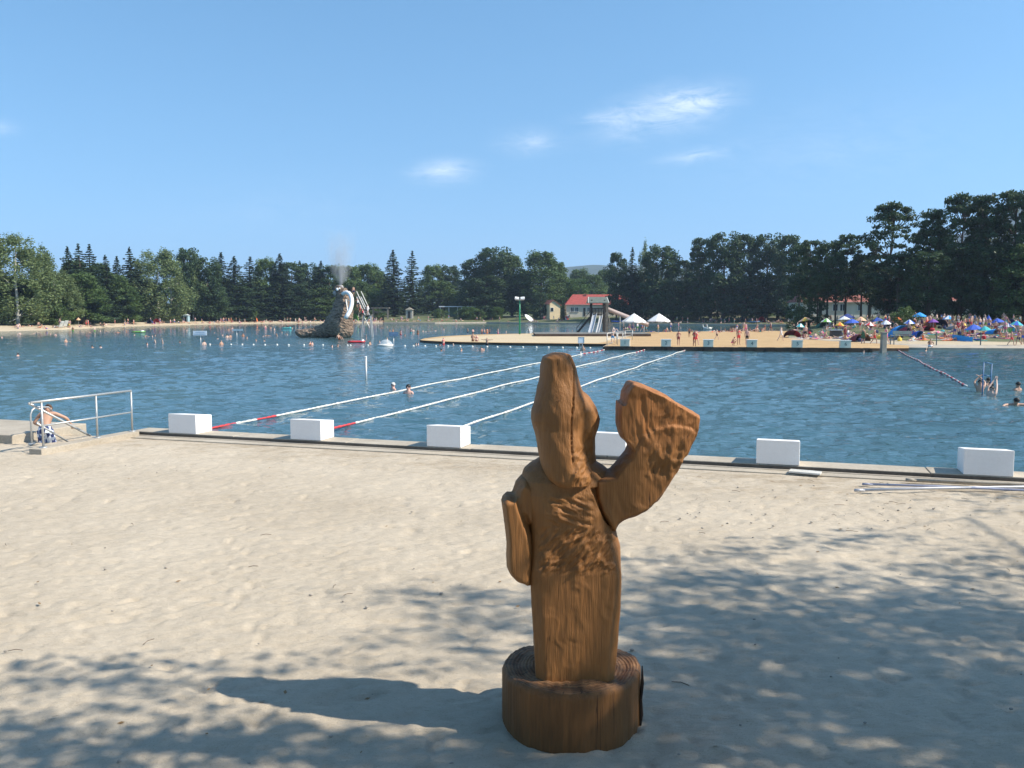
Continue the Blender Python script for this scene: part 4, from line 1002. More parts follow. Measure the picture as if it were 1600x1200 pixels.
for key, px, ty, w, Y in [('alder', 1388, 316, 82, 148), ('alder2', 1449, 327, 58, 140), ('alder', 1497, 302, 80, 138), ('alder2', 1535, 304, 74, 134), ('alder', 1580, 296, 80, 132), ('alder2', 1618, 292, 80, 128), ('alder', 1665, 300, 90, 128), ('oak4', 1402, 396, 84, 142), ('oak2', 1450, 392, 80, 134), ('oak2', 1500, 378, 84, 134), ('oak2', 1550, 380, 84, 130), ('oak1', 1600, 382, 84, 126), ('oak2', 1650, 380, 90, 126), ('oak4', 1358, 412, 54, 158), ('oak3', 1425, 425, 60, 146)]:
    tree(key, px, ty, w, Y, 2.0, Ls)
for px, Y, place in [(720, 305, 'on the far shore'), (690, 307, 'on the far shore'), (750, 306, 'on the far shore'), (590, 309, 'on the far shore'), (385, 232, 'on the left shore'), (95, 172, 'on the left shore'), (1412, 116, 'behind the crowded right beach'), (1065, 250, 'behind the white parasols'), (1243, 158, 'beside the long white building')]:
    tree('bush', px, 484 if Y > 200 else 482, 26 if Y > 200 else 34, Y, .8 if Y > 150 else 1.8, place)
# leafy wood far behind, one mass nobody could count
def far_wood():
    rs = np.random.RandomState(99); Cs = []; Ns = []; T = []
    for i in range(2100):
        px = rs.uniform(-250, 1900)
        Y = (205 + max(0, px) * .28) if px < 300 else (290 + (px - 300) * .22) if px < 500 else 340 if px < 300 else (330 + (px - 300) * .12 if px < 900 else max(200, 402 - (px - 900) * .28)); Y += rs.rand() * 60
        if px > 900: Y = 430 - min(1, (px - 900) / 420) * 215 + rs.rand() * 50
        b = ad(px, 500, Y); top = (19 if px < 560 else 15 if px < 1000 else 15 + 3 * noise.noise(Vector((px * .02, 0, 0)))) * (Y / 330 if px < 1250 else .75)
        if 830 < px < 985: top *= .9
        z = rs.rand() ** 1.25 * top * (.8 + .35 * noise.noise(Vector((px * .045, 3, 0)))); k = 40; R_ = 2.6
        d = unit(rs.randn(k, 3)) * rs.rand(k, 1) ** .4 * R_; Cs.append(np.array([b.x, Y, 1 + z]) + d); Ns.append(unit(d + rs.randn(k, 3) * 1.5 + np.array([0, 0, 1.2]))); T.append(np.clip(rs.rand() * .6 + .4 * rs.rand(k), 0, 1))
    v, f = quads(np.concatenate(Cs), np.concatenate(Ns), .62, .6, rs)
    me = np_mesh('distant_wood', v, f, np.concatenate(T)); o = link_mesh('distant_wood', me, LEAF)
    tag(o, 'mass of dark green woodland behind the shore trees', kind='stuff')
far_wood()
ORD = ['first', 'second', 'third', 'fourth', 'fifth', 'sixth', 'seventh', 'eighth', 'ninth', 'tenth', 'eleventh', 'twelfth', 'thirteenth', 'fourteenth', 'fifteenth', 'sixteenth', 'seventeenth', 'eighteenth', 'nineteenth', 'twentieth']
ORD += ['twenty-' + w for w in ORD[:9]] + ['thirtieth'] + ['thirty-' + w for w in ORD[:9]]
gtree = {}
for r_ in TREES: gtree.setdefault((KINDTXT[r_[1]], r_[3]), []).append(r_)
for (kt_, pl), L_ in gtree.items():
    L_.sort(key=lambda r: r[2])
    for i, r_ in enumerate(L_):
        lab = f'{kt_} {pl}' if len(L_) == 1 else (f'leftmost {kt_} {pl}' if i == 0 else (f'rightmost {kt_} {pl}' if i == len(L_) - 1 else f'{ORD[i]} {kt_} from the left {pl}'))
        tag(r_[0], lab, 'bush' if r_[1] == 'bush' else 'tree', 'trees ' + pl if r_[1] != 'bush' else 'bushes along the shores')

# the tree at the right, outside the picture, whose boughs shade the sand
def unseen_shade_tree():
    rs = np.random.RandomState(21); rr = random.Random(4); Cs = []; Ns = []; limbs = []
    T0_ = Vector((11.5, 2.6, ZS))
    reg = [  # pixel ellipse of sand that lies in its shade, number of twigs, bough height
        (1290, 960, 300, 45, 62, 7.2), (1450, 1000, 200, 70, 70, 7.6), (1120, 1000, 150, 45, 40, 7.0), (1250, 1060, 330, 48, 80, 6.8), (1480, 1090, 170, 60, 55, 7.6), (1050, 905, 95, 30, 16, 8), (1180, 905, 120, 22, 16, 7.8), (1120, 868, 60, 10, 4, 8),
        (1530, 875, 90, 14, 12, 8), (1460, 905, 90, 20, 14, 8), (1180, 1125, 190, 26, 26, 6.5), (1060, 1140, 60, 60, 30, 6.2), (1560, 1150, 100, 50, 26, 7), (1010, 950, 60, 30, 14, 7.8), (1225, 850, 40, 6, 3, 6.8), (1350, 838, 60, 8, 3, 7.4),
        (715, 935, 80, 12, 10, 8.6), (690, 990, 36, 9, 6, 8.2), (640, 1033, 60, 14, 9, 7.6), (745, 1030, 50, 22, 10, 7.6), (780, 965, 40, 10, 5, 8), (1590, 785, 30, 14, 8, 7.5),
        (110, 1062, 120, 10, 8, 5.8), (190, 1045, 50, 10, 6, 5.8), (370, 1044, 90, 8, 7, 5.9), (290, 1075, 90, 22, 16, 5.8), (100, 1150, 140, 24, 18, 5.7), (330, 1160, 140, 22, 20, 5.6), (520, 1172, 120, 26, 22, 5.6), (680, 1180, 110, 26, 24, 5.8), (760, 1150, 40, 30, 12, 5.8), (960, 1190, 120, 20, 14, 6), (0, 1185, 60, 25, 10, 5.6), (1300, 1190, 200, 14, 8, 6.5), (850, 1195, 60, 20, 8, 6)]
    for (cx, cy, rx, ry, n, h0) in reg:
        for i in range(max(3, int(n * .62))):
            a = rs.rand() * 6.283; q = math.sqrt(rs.rand()); px, py = cx + rx * q * math.cos(a), cy + ry * q * math.sin(a)
            g = gp(px, py, ZS); h = h0 + rs.randn() * .45
            h += 2.5
            while h < 16:
                c = g + SUN * (h / SUN.z); q_ = c - CAM; dep = q_.y * math.cos(PITCH) - q_.z * math.sin(PITCH)
                if dep < .3 or q_.x / dep * F > 800 + 1300 / dep or (q_.y * math.sin(PITCH) + q_.z * math.cos(PITCH)) / dep * F > 600 + 1500 / dep: break
                h += .4
            w_ = c - Vector((sX(900), SY, 2.1)); al = w_.dot(SUN); off = (w_ - SUN * al); 
            if abs(off.x) < 1.0 and abs(off.y) < .75 and -.75 < off.z < .95 and rs.rand() < .9: continue
            limbs.append(c)
            k = 32; d = rs.randn(k, 3) * np.array([.58, .20, .08]); Cs.append(np.array(c) + d); Ns.append(unit(rs.randn(k, 3) * .6 + np.array([0, 0, 1])))
    # leaves of the rest of the crown, above the trunk
    for i in range(620):
        a = rs.rand() * 6.283; r_ = 5.0 * math.sqrt(rs.rand()); c = np.array([T0_.x + 1.0 + r_ * math.cos(a), T0_.y - 1.5 + r_ * .8 * math.sin(a), 6.2 + 4.5 * rs.rand() * (1 - r_ / 6)])
        k = 30; d = rs.randn(k, 3) * np.array([.4, .4, .18]); Cs.append(c + d); Ns.append(unit(rs.randn(k, 3) * .6 + np.array([0, 0, 1])))
    root = empty('unseen_shade_tree', T0_)
    C = np.concatenate(Cs) - np.array(T0_); v, f = quads(C, np.concatenate(Ns), .075, .55, rs)
    me = np_mesh('crown', v, f, rs.rand(len(f))); link_mesh('crown', me, LEAF, root)
    t = MB(); zt = 6.6
    tp = [Vector((0, 0, -.3)), Vector((.05, .1, 1.5)), Vector((-.1, .2, 3.2)), Vector((-.3, .35, 4.8)), Vector((-.6, .5, zt))]
    t.tube(tp, [.34, .27, .23, .19, .12], 10)
    # limbs: a few main boughs, then twigs to each cluster
    P = np.array(limbs) - np.array(T0_); K = 16; cen = P[rs.choice(len(P), K, replace=False)]
    for it in range(8):
        lab = np.argmin(((P[:, None] - cen[None]) ** 2).sum(-1), 1)
        for k in range(K):
            if (lab == k).any(): cen[k] = P[lab == k].mean(0)
    for k in range(K):
        a = tp[3 if k % 2 else 4]; c = Vector(cen[k]); mid = a.lerp(c, .5) + Vector((0, 0, .35))
        t.tube([a, a.lerp(mid, .5) + Vector((0, .1, .1)), mid, c], [.09, .07, .05, .025], 6)
        idx = np.where(lab == k)[0]
        for j in idx[::3]:
            q = Vector(P[j]); t.tube([c, c.lerp(q, .5) + Vector((0, 0, .08)), q], [.018, .012, .005], 4)
    t.build('trunk', BARK, root)
    tag(root, 'leafy tree standing right of the view whose boughs shade the sand', 'tree')
unseen_shade_tree()

# unseen tree added behind the viewpoint; its crown blocks sky light from the foreground
def added_rear_tree():
    rs = np.random.RandomState(33); T0_ = Vector((-1.5, -6.5, .2)); Cs = []; Ns = []; limbs = []
    for i in range(1500):
        a = rs.rand() * 6.283; r_ = math.sqrt(rs.rand()); c = np.array([1.0 + 12 * r_ * math.cos(a), -5.8 + 7.0 * r_ * math.sin(a), 4.9 + 6 * rs.rand() * (1.1 - r_ * .6)])
        if c[1] > -.3 and c[2] < 6: continue
        limbs.append(c); k = 30; d = rs.randn(k, 3) * np.array([.5, .5, .2]); Cs.append(c + d); Ns.append(unit(rs.randn(k, 3) * .6 + np.array([0, 0, 1])))
    root = empty('unseen_shade_tree', T0_); C = np.concatenate(Cs) - np.array(T0_); v, f = quads(C, np.concatenate(Ns), .19, .6, rs)
    link_mesh('crown', np_mesh('crown', v, f, rs.rand(len(f))), LEAF, root)
    t = MB(); t.tube([Vector((0, 0, -.3)), Vector((.1, .1, 2)), Vector((0, .2, 4)), Vector((.3, .3, 6)), Vector((.5, .4, 8.5))], [.42, .34, .30, .22, .1], 10)
    for c in limbs[::36]:
        q = Vector(c) - T0_; a = Vector((.15, .25, 4 + 2.5 * rs.rand())); t.tube([a, a.lerp(q, .5) + Vector((0, 0, .4)), q], [.09, .05, .015], 5)
    t.build('trunk', BARK, root); tag(root, 'broad leafy tree added unseen behind the viewpoint to block sky light', 'tree')
added_rear_tree()

# ================================================================== BUILDINGS AND THINGS ROUND THE LAKE
def house(px0, px1, ybase, yeave, yridge, Y, wallm, roofm, wins, doors, label, depth=9., hip=0., zb=None, cat='house'):
    zg = ad(800, ybase, Y).z if zb is None else zb
    x0, x1 = ad(px0, 500, Y).x, ad(px1, 500, Y).x; ze = ad(800, yeave, Y).z - zg; zr = ad(800, yridge, Y).z - zg; w = x1 - x0
    root = empty('house', (x0, Y, zg))
    b = MB(); b.box((w / 2, depth / 2, ze / 2 - .5), (w, depth, ze + 1.0)); b.build('wall', wallm, root)
    e = .45; h = hip * w * .5
    r = MB(); A = [(-e, -e, ze - .12), (w + e, -e, ze - .12), (w + e, depth + e, ze - .12), (-e, depth + e, ze - .12), (h, depth / 2, zr), (w - h, depth / 2, zr)]
    A2 = [(x, y, z - .14) for x, y, z in A]
    r.add([(x, y, z + .1) for x, y, z in A], [(0, 1, 5, 4), (2, 3, 4, 5), (3, 0, 4), (1, 2, 5), (3, 2, 1, 0)])
    ro = r.build('roof', roofm, root)
    c = MB(); c.box((w * .3, depth * .42, zr - .1), (.6, .6, 1.1)); c.build('chimney', simple('chimney_brick', (.25, .10, .07), .9), ro)
    g = MB(); g.tube([(-e, -e - .06, ze - .05), (w + e, -e - .06, ze - .05)], .08, 6); g.build('gutter', simple('gutter_zinc', (.25, .24, .22), .5), ro)
    for (a, y0, y1, hw) in wins:
        x = ad(a, 500, Y).x - x0; z1, z0 = ad(800, y0, Y).z - zg, ad(800, y1, Y).z - zg; ww = hw * 2 * Y / F
        f = MB(); f.box((x, -.03, (z0 + z1) / 2), (ww + .2, .10, z1 - z0 + .2)); fo = f.build('window', WPAINT, root)
        p = MB()
        for s_ in (-1, 1): p.box((x + s_ * ww * .26, -.075, (z0 + z1) / 2), (ww * .44, .03, z1 - z0))
        p.build('pane', GLASSD, fo)
        q = MB(); q.box((x, -.10, z0 - .12), (ww + .35, .16, .07)); q.build('sill', CONC, fo)
    for (a, y0, hw) in doors:
        x = ad(a, 500, Y).x - x0; z1 = ad(800, y0, Y).z - zg; ww = hw * 2 * Y / F
        f = MB(); f.box((x, -.04, z1 / 2), (ww, .09, z1)); d_ = f.build('door', DARKDOOR, root)
        hn = MB(); hn.ball((x + ww * .36, -.12, z1 * .48), .06, 6, 4); hn.build('handle', STEEL, d_)
    tag(root, label, cat); return root
house(884.5, 990, 494, 476, 460, 294, WALLW, TILE, [(894, 480.5, 487, 2.4), (901, 480.5, 487, 2.4), (920, 480.5, 487, 2.4), (960, 480.5, 487, 2.4)], [(913, 481, 1.6)], 'white bathing house with a bright red hipped roof behind the slide tower', 10, .22)
def gable_house():
    Y = 290; zg = ad(800, 494.5, Y).z; x0, x1 = ad(859, 500, Y).x, ad(876, 500, Y).x; w = x1 - x0; ze = ad(800, 477, Y).z - zg; zr = ad(800, 469.5, Y).z - zg
    root = empty('house', (x0, Y, zg), R(14)); D = 11
    b = MB(); b.add([(0, 0, -1), (w, 0, -1), (w, 0, ze), (w * .3, 0, zr), (0, 0, ze + .6), (0, D, -1), (w, D, -1), (w, D, ze), (w * .3, D, zr), (0, D, ze + .6)],
        [(0, 1, 2, 3, 4), (9, 8, 7, 6, 5), (0, 4, 9, 5), (1, 6, 7, 2), (2, 7, 8, 3), (3, 8, 9, 4), (0, 5, 6, 1)]); b.build('wall', WALLY, root)
    r = MB(); t = .22
    for (xa, za, xb, zb) in ((w * .3, zr + .05, w + .5, ze - .28), (-.5, ze + .25, w * .3, zr + .05)):
        r.add([(xa, -.35, za), (xb, -.35, zb), (xb, D + .3, zb), (xa, D + .3, za), (xa, -.35, za + t), (xb, -.35, zb + t), (xb, D + .3, zb + t), (xa, D + .3, za + t)], [(3, 2, 1, 0), (4, 5, 6, 7), (0, 1, 5, 4), (1, 2, 6, 5), (2, 3, 7, 6), (3, 0, 4, 7)])
    r.build('roof', TILEOLD, root)
    f = MB(); f.box((w * .22, -.03, 2.4), (1.1, .1, 1.4)); fo = f.build('window', WPAINT, root); p = MB(); p.box((w * .22, -.09, 2.4), (.9, .04, 1.2)); p.build('pane', GLASSD, fo)
    tag(root, 'small cream gabled house with one dark window, left of the red roof', 'house')
gable_house()
house(988, 1012, 497, 475, 467, 292, simple('bright_white_render', (.80, .80, .77), .9, 0, .04), TILEOLD, [], [], 'narrow white rendered building behind the left white parasol', 8, 0)
house(1064, 1200, 495, 476, 464, 276, WALLW, TILEOLD, [(1085, 481, 488, 2.2), (1110, 481, 488, 2.2), (1150, 481, 488, 2.2), (1175, 481, 488, 2.2)], [(1130, 480, 1.8)], 'long shaded white building under trees behind the sand peninsula', 10, .06)
house(1254, 1402, 492.5, 472, 459.5, 175, WALLW, TILEOLD, [(1304.5, 475.5, 485.5, 3.6), (1315.5, 475.5, 485.5, 3.6), (1343, 476, 485, 3.2), (1376, 475.5, 485, 3.6), (1387, 475.5, 485, 3.6), (1266, 476, 485, 3.)], [(1281, 475, 2.8), (1358, 476, 2.8)], 'long white building with an old red roof behind the right beach parasols', 9, .04)
house(1432, 1522, 492.5, 470, 457, 172, WALLW, TILEOLD, [(1450, 475, 485, 3.5), (1480, 475, 485, 3.5), (1505, 475, 485, 3.5)], [], 'middle red roofed building almost hidden behind the tall right trees', 9, .04)
house(1545, 1660, 492.5, 469, 456, 168, WALLW, TILE, [(1570, 474, 484, 3.5), (1600, 474, 484, 3.5)], [], 'red roofed building hidden behind trees at the right margin', 9, .04)
# glasshouse-like pavilion and small huts on the far shore
def pavilion():
    Y = 318; a, b_ = ad(688, 500, Y), ad(742, 500, Y); w = b_.x - a.x; zg = ground_z('far_shore', a.x, Y) - .1; zt = ad(800, 479, Y).z - zg
    root = empty('pavilion', (a.x, Y, zg)); r = MB(); r.box((w / 2, 2, zt), (w + 1, 5, .35)); r.build('flat_roof', WPAINT, root)
    wl_ = MB(); wl_.box((w * .55, 4, zt / 2), (w * .85, .3, zt - .4)); wl_.build('back_wall', simple('green_wall', (.16, .24, .14), .8), root)
    for i in range(5):
        p = MB(); p.box((w * i / 4, 0, zt / 2 - .1), (.2, .2, zt - .2)); p.build('post', WPAINT, root)
    f = MB(); f.box((w * .72, .3, zt * .66), (3.2, .15, 1.8)); fo = f.build('window', WPAINT, root); p = MB(); p.box((w * .72, .2, zt * .66), (2.8, .06, 1.4)); p.build('pane', simple('pale_glass', (.45, .5, .45), .2), fo)
    tag(root, 'low pavilion with a white flat roof among bushes on the far shore', 'pavilion')
pavilion()
def hut(px, Y, w, h, wall, roof, label, cat='hut'):
    p = ad(px, 500, Y); root = empty('hut', (p.x, Y, ground_z('left_shore' if px < 560 else 'far_shore', p.x, Y) - .1)); b = MB(); b.box((0, 0, h * .4), (w, w, h * .8)); b.build('wall', wall, root)
    r = MB(); r.add([(-w * .65, -w * .65, h * .8), (w * .65, -w * .65, h * .8), (w * .65, w * .65, h * .8), (-w * .65, w * .65, h * .8), (0, -w * .6, h), (0, w * .6, h)], [(0, 1, 4), (2, 3, 5), (1, 2, 5, 4), (3, 0, 4, 5), (3, 2, 1, 0)]); r.build('roof', roof, root)
    d = MB(); d.box((0, -w / 2 - .03, h * .35), (w * .4, .08, h * .62)); d.build('door', DARKDOOR, root); tag(root, label, cat)
hut(640, 304, 2.4, 4.0, simple('hut_white', (.38, .36, .31)), CONC, 'small kiosk with a pale roof between the two tall spruces', 'kiosk')
hut(291.5, 262, 1.5, 2.5, simple('pale_blue_cabin', (.35, .5, .56), .5), simple('grey_cabin_roof', (.45, .5, .5)), 'pale blue toilet cabin under the trees on the left shore', 'cabin')
def pergola():
    p = ad(594, 500, 300); root = empty('wooden_shelter', (p.x, 300, .3))
    for x in (-2.6, 2.6):
        for y in (0, 2.5):
            q = MB(); q.box((x, y, 2.4), (.3, .3, 4.8)); q.build('post', GREYWOOD, root)
    b = MB(); b.box((0, 1.2, 5.0), (6.4, 3.6, .3)); b.build('roof', GREYWOOD, root)
    c = MB(); c.box((0, .0, 3.6), (5.0, .15, .3)); c.build('cross_beam', GREYWOOD, root)
    tag(root, 'open wooden shelter on posts on the far shore right of the sea creature', 'shelter')
pergola()

# slide tower on its timber platform
def platform():
    a, b_ = gp(836, 525.5, .27), gp(1017, 525.5, .27); Y = a.y; root = empty('timber_platform', (a.x, Y, .262)); w = b_.x - a.x
    t = MB(); n = 40
    for i in range(n): t.box((w * (i + .5) / n, 4.5, .32), (w / n - .012, 9, .06))
    t.build('deck_boards', GREYWOOD, root)
    for i in range(3):
        f = MB(); f.box((w / 2, .03 + i * 4.3, .15), (w, .16, .28)); f.build('edge_beam', DOCKWOOD if i == 0 else DARKWOOD, root)
    tag(root, 'low dark timber platform under the slide tower on the sand', 'platform'); return a.x, Y, w
PFX, PFY, PFW = platform()
def slide_tower():
    Y = 124.; s = Y / F; X = ad(933.5, 500, Y).x; zg = .62
    def L(px, py, dy=0): p = ad(px, py, Y + dy); return Vector((p.x - X, dy, p.z - zg))
    root = empty('slide_tower', (X, Y, zg))
    hw = .95
    for x in (-hw, hw):
        for y in (-.9, .9):
            m = MB(); m.box((x, y, 2.35), (.2, .2, 4.7)); m.build('leg', DARKWOOD, root)
    dz = L(930, 492).z; m = MB(); m.box((0, 0, dz), (2.2, 2.1, .16)); m.build('deck', DARKWOOD, root)
    m = MB()
    for y in (-.98, .98):
        for i in range(9): m.box((-hw + .1 + i * .22, y, dz + .5), (.14, .05, .9))
    m.box((-.0, -.985, dz + .98), (2.1, .07, .1)); m.box((0, .985, dz + .98), (2.1, .07, .1)); m.box((0, -.985, dz + .05), (2.1, .065, .1)); m.box((0, .985, dz + .05), (2.1, .065, .1)); m.box((-1.0, 0, dz + .6), (.06, 2.0, .9)); m.box((1.0, 0, dz + .6), (.06, 2.0, .9))
    m.build('parapet', DARKWOOD, root)
    zr = L(930, 465).z; ze = L(930, 474).z
    r = MB()
    for sg in (-1, 1):
        q = [(-1.35, 0, zr), (1.35, 0, zr), (1.5, sg * 1.5, ze), (-1.5, sg * 1.5, ze)]
        r.add([*q, *[(x, y, z + .1) for x, y, z in q]], [(0, 1, 2, 3), (7, 6, 5, 4), (0, 4, 5, 1), (1, 5, 6, 2), (2, 6, 7, 3), (3, 7, 4, 0)])
    ro = r.build('roof', SLATE, root)
    f = MB()
    for x in (-1.5, 1.5):
        for sg in (-1, 1): f.tube([(x * .9, 0, zr + .06), (x, sg * 1.52, ze + .03)], .08, 6)
    f.build('barge_board', simple('pale_board', (.5, .5, .45), .7), ro)
    pl = MB(); pl.box((1.35, -.3, 2.3), (.36, .36, 4.8)); pl.build('timber_column', GREYWOOD, root)
    def chute(a, b_, w, mat, name):
        A, B = a, b_; D = B - A; side = Vector((-D.y, D.x, 0)); side = side.normalized() if side.length > .01 else Vector((0, 1, 0))
        m = MB(); n = 8; pr = [(-w / 2, .28), (-w / 2, 0), (w / 2, 0), (w / 2, .28)]; vs = []
        for i in range(n + 1):
            t = i / n; p = A.lerp(B, t); p.z = A.z + (B.z - A.z) * (1 - (1 - t) ** 1.25 if t < 1 else 1)
            for (u, h) in pr: vs.append(p + side * u + Vector((0, 0, h)))
        fs = []
        for i in range(n):
            for k_ in range(3): fs.append((i * 4 + k_, i * 4 + k_ + 1, (i + 1) * 4 + k_ + 1, (i + 1) * 4 + k_))
        m.add(vs, fs); o = m.build(name, mat, root); md = o.modifiers.new('t', 'SOLIDIFY'); md.thickness = .05; return o
    chute(Vector((-.5, -1.0, dz + .05)), L(918, 519) + Vector((0, -4.2, .0)), .6, simple('metal_slide', (.55, .57, .6), .35, .3), 'slide')
    chute(Vector((.45, -1.0, dz - .2)), L(928.5, 520) + Vector((0, -4.2, 0)), .45, simple('grey_slide', (.5, .5, .5), .4), 'slide')
    # stairs: dark, down to the left
    m = MB(); A = Vector((-1.05, .2, dz - .3)); B = Vector((L(901, 519.5).x, .2, -.28))
    for sg in (-.5, .5): m.tube([A + Vector((0, sg, 0)), B + Vector((0, sg, 0))], .13, 6)
    for i in range(1, 12): p = A.lerp(B, i / 12); m.box(p, (.34, 1.0, .07))
    m.build('stairs', DARKWOOD, root)
    m = MB(); m.tube([A + Vector((0, -.55, .9)), B + Vector((0, -.55, .9)), B + Vector((0, -.55, 0))], .05, 6); m.build('stair_rail', DARKWOOD, root)
    # long covered chute to the right
    A = Vector((hw, 0, L(941, 481).z)); B = L(1008, 506, 6.5)
    m = MB(); m.tube([A, A.lerp(B, .3), A.lerp(B, .7), B, B + Vector((.6, 0, -.12))], [.32, .32, .32, .32, .3], 10); m.build('tube_slide', simple('weathered_pink_slide', (.36, .28, .25), .6), root, smooth=True)
    for t in (.38, .98):
        p = A.lerp(B, t); q = MB(); q.tube([(p.x, p.y, -.35), (p.x, p.y, p.z - .25)], .09, 8); q.build('support_post', STEEL, root)
    m = MB(); x0 = 1.6; x1 = L(955, 510).x
    for z in (.5, .95, 1.3):
        for y in (-1, 1): m.tube([(x0, y, z), (x1, y, z)], .05, 6)
    for x in (x0, (x0 + x1) / 2, x1):
        for y in (-1, 1): m.tube([(x, y, -.28), (x, y, 1.35)], .06, 6)
    m.build('side_fence', GREYWOOD, root)
    m = MB(); m.tube([(x0 + .1, 0, dz - .4), (x1 - .2, 0, 1.2)], .07, 6); m.tube([(x0 + .1, .7, dz - .4), (x1 - .2, .7, 1.2)], .07, 6); m.build('climbing_bars', GREYWOOD, root)
    tag(root, 'wooden slide tower with a small green grey gable roof on the timber platform', 'slide tower')
slide_tower()

def parasol(px, ytop, yedge, wpx, base, mat, label, valance=True, tilt=0., n=8, group='beach parasols', polecol=None, name='parasol', droop=.18):
    Y = base.y; zt = ad(px, ytop, Y).z - base.z; ze = ad(px, yedge, Y).z - base.z; r = wpx / 2 * Y / F; x = ad(px, 500, Y).x
    root = empty(name, (x, Y, base.z)); root.rotation_euler = (0, tilt, rnd.random() * 3)
    mats = mat if isinstance(mat, list) else [mat]
    vs = [(0, 0, zt)]; fs = []; mi = []; rings = 4
    for j in range(1, rings + 1):
        u = j / rings
        for k_ in range(n * 2):
            th = math.pi * k_ / n; sag = .06 * (k_ % 2) * u
            rr = r * u * (1 - .05 * (k_ % 2)); vs.append((rr * math.cos(th), rr * math.sin(th), zt + (ze - zt) * (u ** (1.0 + droop)) - sag * r * .4))
    N = n * 2
    for k_ in range(N): fs.append((0, 1 + k_, 1 + (k_ + 1) % N)); mi.append((k_ // 2) % len(mats))
    for j in range(rings - 1):
        for k_ in range(N): fs.append((1 + j * N + k_, 1 + (j + 1) * N + k_, 1 + (j + 1) * N + (k_ + 1) % N, 1 + j * N + (k_ + 1) % N)); mi.append((k_ // 2) % len(mats))
    if valance:
        b0 = len(vs)
        for k_ in range(N): v = vs[1 + (rings - 1) * N + k_]; vs.append((v[0] * 1.0, v[1] * 1.0, v[2] - .12 * r * (1 if k_ % 2 else .7)))
        for k_ in range(N): fs.append((1 + (rings - 1) * N + k_, b0 + k_, b0 + (k_ + 1) % N, 1 + (rings - 1) * N + (k_ + 1) % N)); mi.append((k_ // 2) % len(mats))
    m = MB(); m.v = vs; m.f = fs; m.m = mi; o = m.build('canopy', mats, root, smooth=False); md = o.modifiers.new('t', 'SOLIDIFY'); md.thickness = .015
    p = MB(); p.tube([(0, 0, -.25), (0, 0, zt + .06)], .028 if r < 1.5 else .04, 8); p.build('pole', polecol or STEEL, root)
    f = MB()
    for k_ in range(n): th = 2 * math.pi * k_ / n; f.tube([(0, 0, zt - .35 * (zt - ze) - .3), (r * .55 * math.cos(th), r * .55 * math.sin(th), zt + (ze - zt) * .5 - .02)], .012, 4)
    f.build('ribs', STEEL, root)
    if label: tag(root, label, 'parasol', group)
    return root
CAN = simple('white_canvas', (.78, .77, .74), .8, 0, .05)
parasol(990.5, 489.5, 502, 38, gp(990, 521.8, .26), CAN, 'large white parasol nearer the slide tower on the sand', group='big white parasols', droop=.05)
parasol(1029.5, 489.5, 501, 36, gp(1029, 520.5, .26), CAN, 'large white parasol right of the other white one, over the sand edge', group='big white parasols', droop=.05)

def lamp_mast():
    b = gp(812, 522.3, .26); Y = b.y; h = ad(812, 469, Y).z - b.z; root = empty('floodlight_mast', b)
    m = MB(); m.tube([(0, 0, -.3), (0, 0, h * .5), (0, 0, h)], [.13, .11, .09], 10); m.build('mast', GREENP, root, smooth=True)
    c = MB(); c.box((0, 0, h + .05), (1.3, .12, .1)); c.build('cross_arm', WPAINT, root)
    for x, t in ((-.42, .2), (.42, -.1)):
        q = MB(); q.box((x, -.15, h + .28), (.62, .35, .34), M=Matrix.Rotation(t, 4, 'Y') @ Matrix.Rotation(-.4, 4, 'X')); lo_ = q.build('floodlight', WPAINT, root, bevel=.04)
        g = MB(); g.box((x, -.30, h + .2), (.5, .05, .26), M=Matrix.Rotation(t, 4, 'Y') @ Matrix.Rotation(-.4, 4, 'X')); g.build('lens', simple('lamp_glass', (.35, .36, .37), .15), lo_)
    tag(root, 'green lamp mast with two white floodlights on the pale sand', 'lamp mast')
lamp_mast()
def dock_rail(a, b_, h, n, label):
    A, B = Vector(a), Vector(b_); D = B - A; root = empty('dock_railing', A)
    for i in range(n + 1):
        p = D * i / n; m = MB(); m.tube([p + Vector((0, 0, -.1)), p + Vector((0, 0, h))], .032, 8); m.build('post', STEEL, root, smooth=True)
    for z, nm in ((h, 'top_rail'), (h * .5, 'middle_rail')):
        m = MB(); m.tube([Vector((0, 0, z)), D * .5 + Vector((0, 0, z)), D + Vector((0, 0, z))], .028, 8); m.build(nm, STEEL, root, smooth=True)
    tag(root, label, 'railing')
dock_rail(gp(948.5, 540, .3), gp(988, 531, .27), 1.15, 3, 'steel railing on the dock corner left of block one')
dock_rail(gp(965, 538.6, .3), gp(973, 536.5, .28), 1.1, 1, 'short inner steel railing standing on the dock behind the blue-shorted bather')
for px, lab in [(1391, 'first short rail post pair left on the right bank'), (1463, 'dark post standing on the bank by the squatting bather'), (1532, 'dark post standing on the bank in front of the blue parasol')]:
    p = on_ground('right_lawn', px, 539.5); root = empty('bank_post', p); zt = ad(px, 520 if px > 1400 else 524, p.y).z - p.z
    m = MB(); m.tube([(0, 0, -.2), (0, 0, zt)], .055, 8); m.build('post_shaft', simple('dark_steel', (.10, .13, .14), .5, .4), root)
    c = MB(); c.ball((0, 0, zt), .07, 8, 5); c.build('knob', simple('dark_steel', (.10, .13, .14)), root)
    if px == 1391:
        m = MB(); m.tube([(.35, 0, -.2), (.35, 0, zt)], .05, 8); m.build('second_shaft', simple('dark_steel', (.1, .13, .14)), root)
        m = MB(); m.tube([(0, 0, zt - .03), (.35, 0, zt - .03)], .04, 6); m.build('cross_bar', simple('dark_steel', (.1, .13, .14)), root)
        lab = 'short double steel post on the bank beside the grey bench'
    tag(root, lab, 'post')
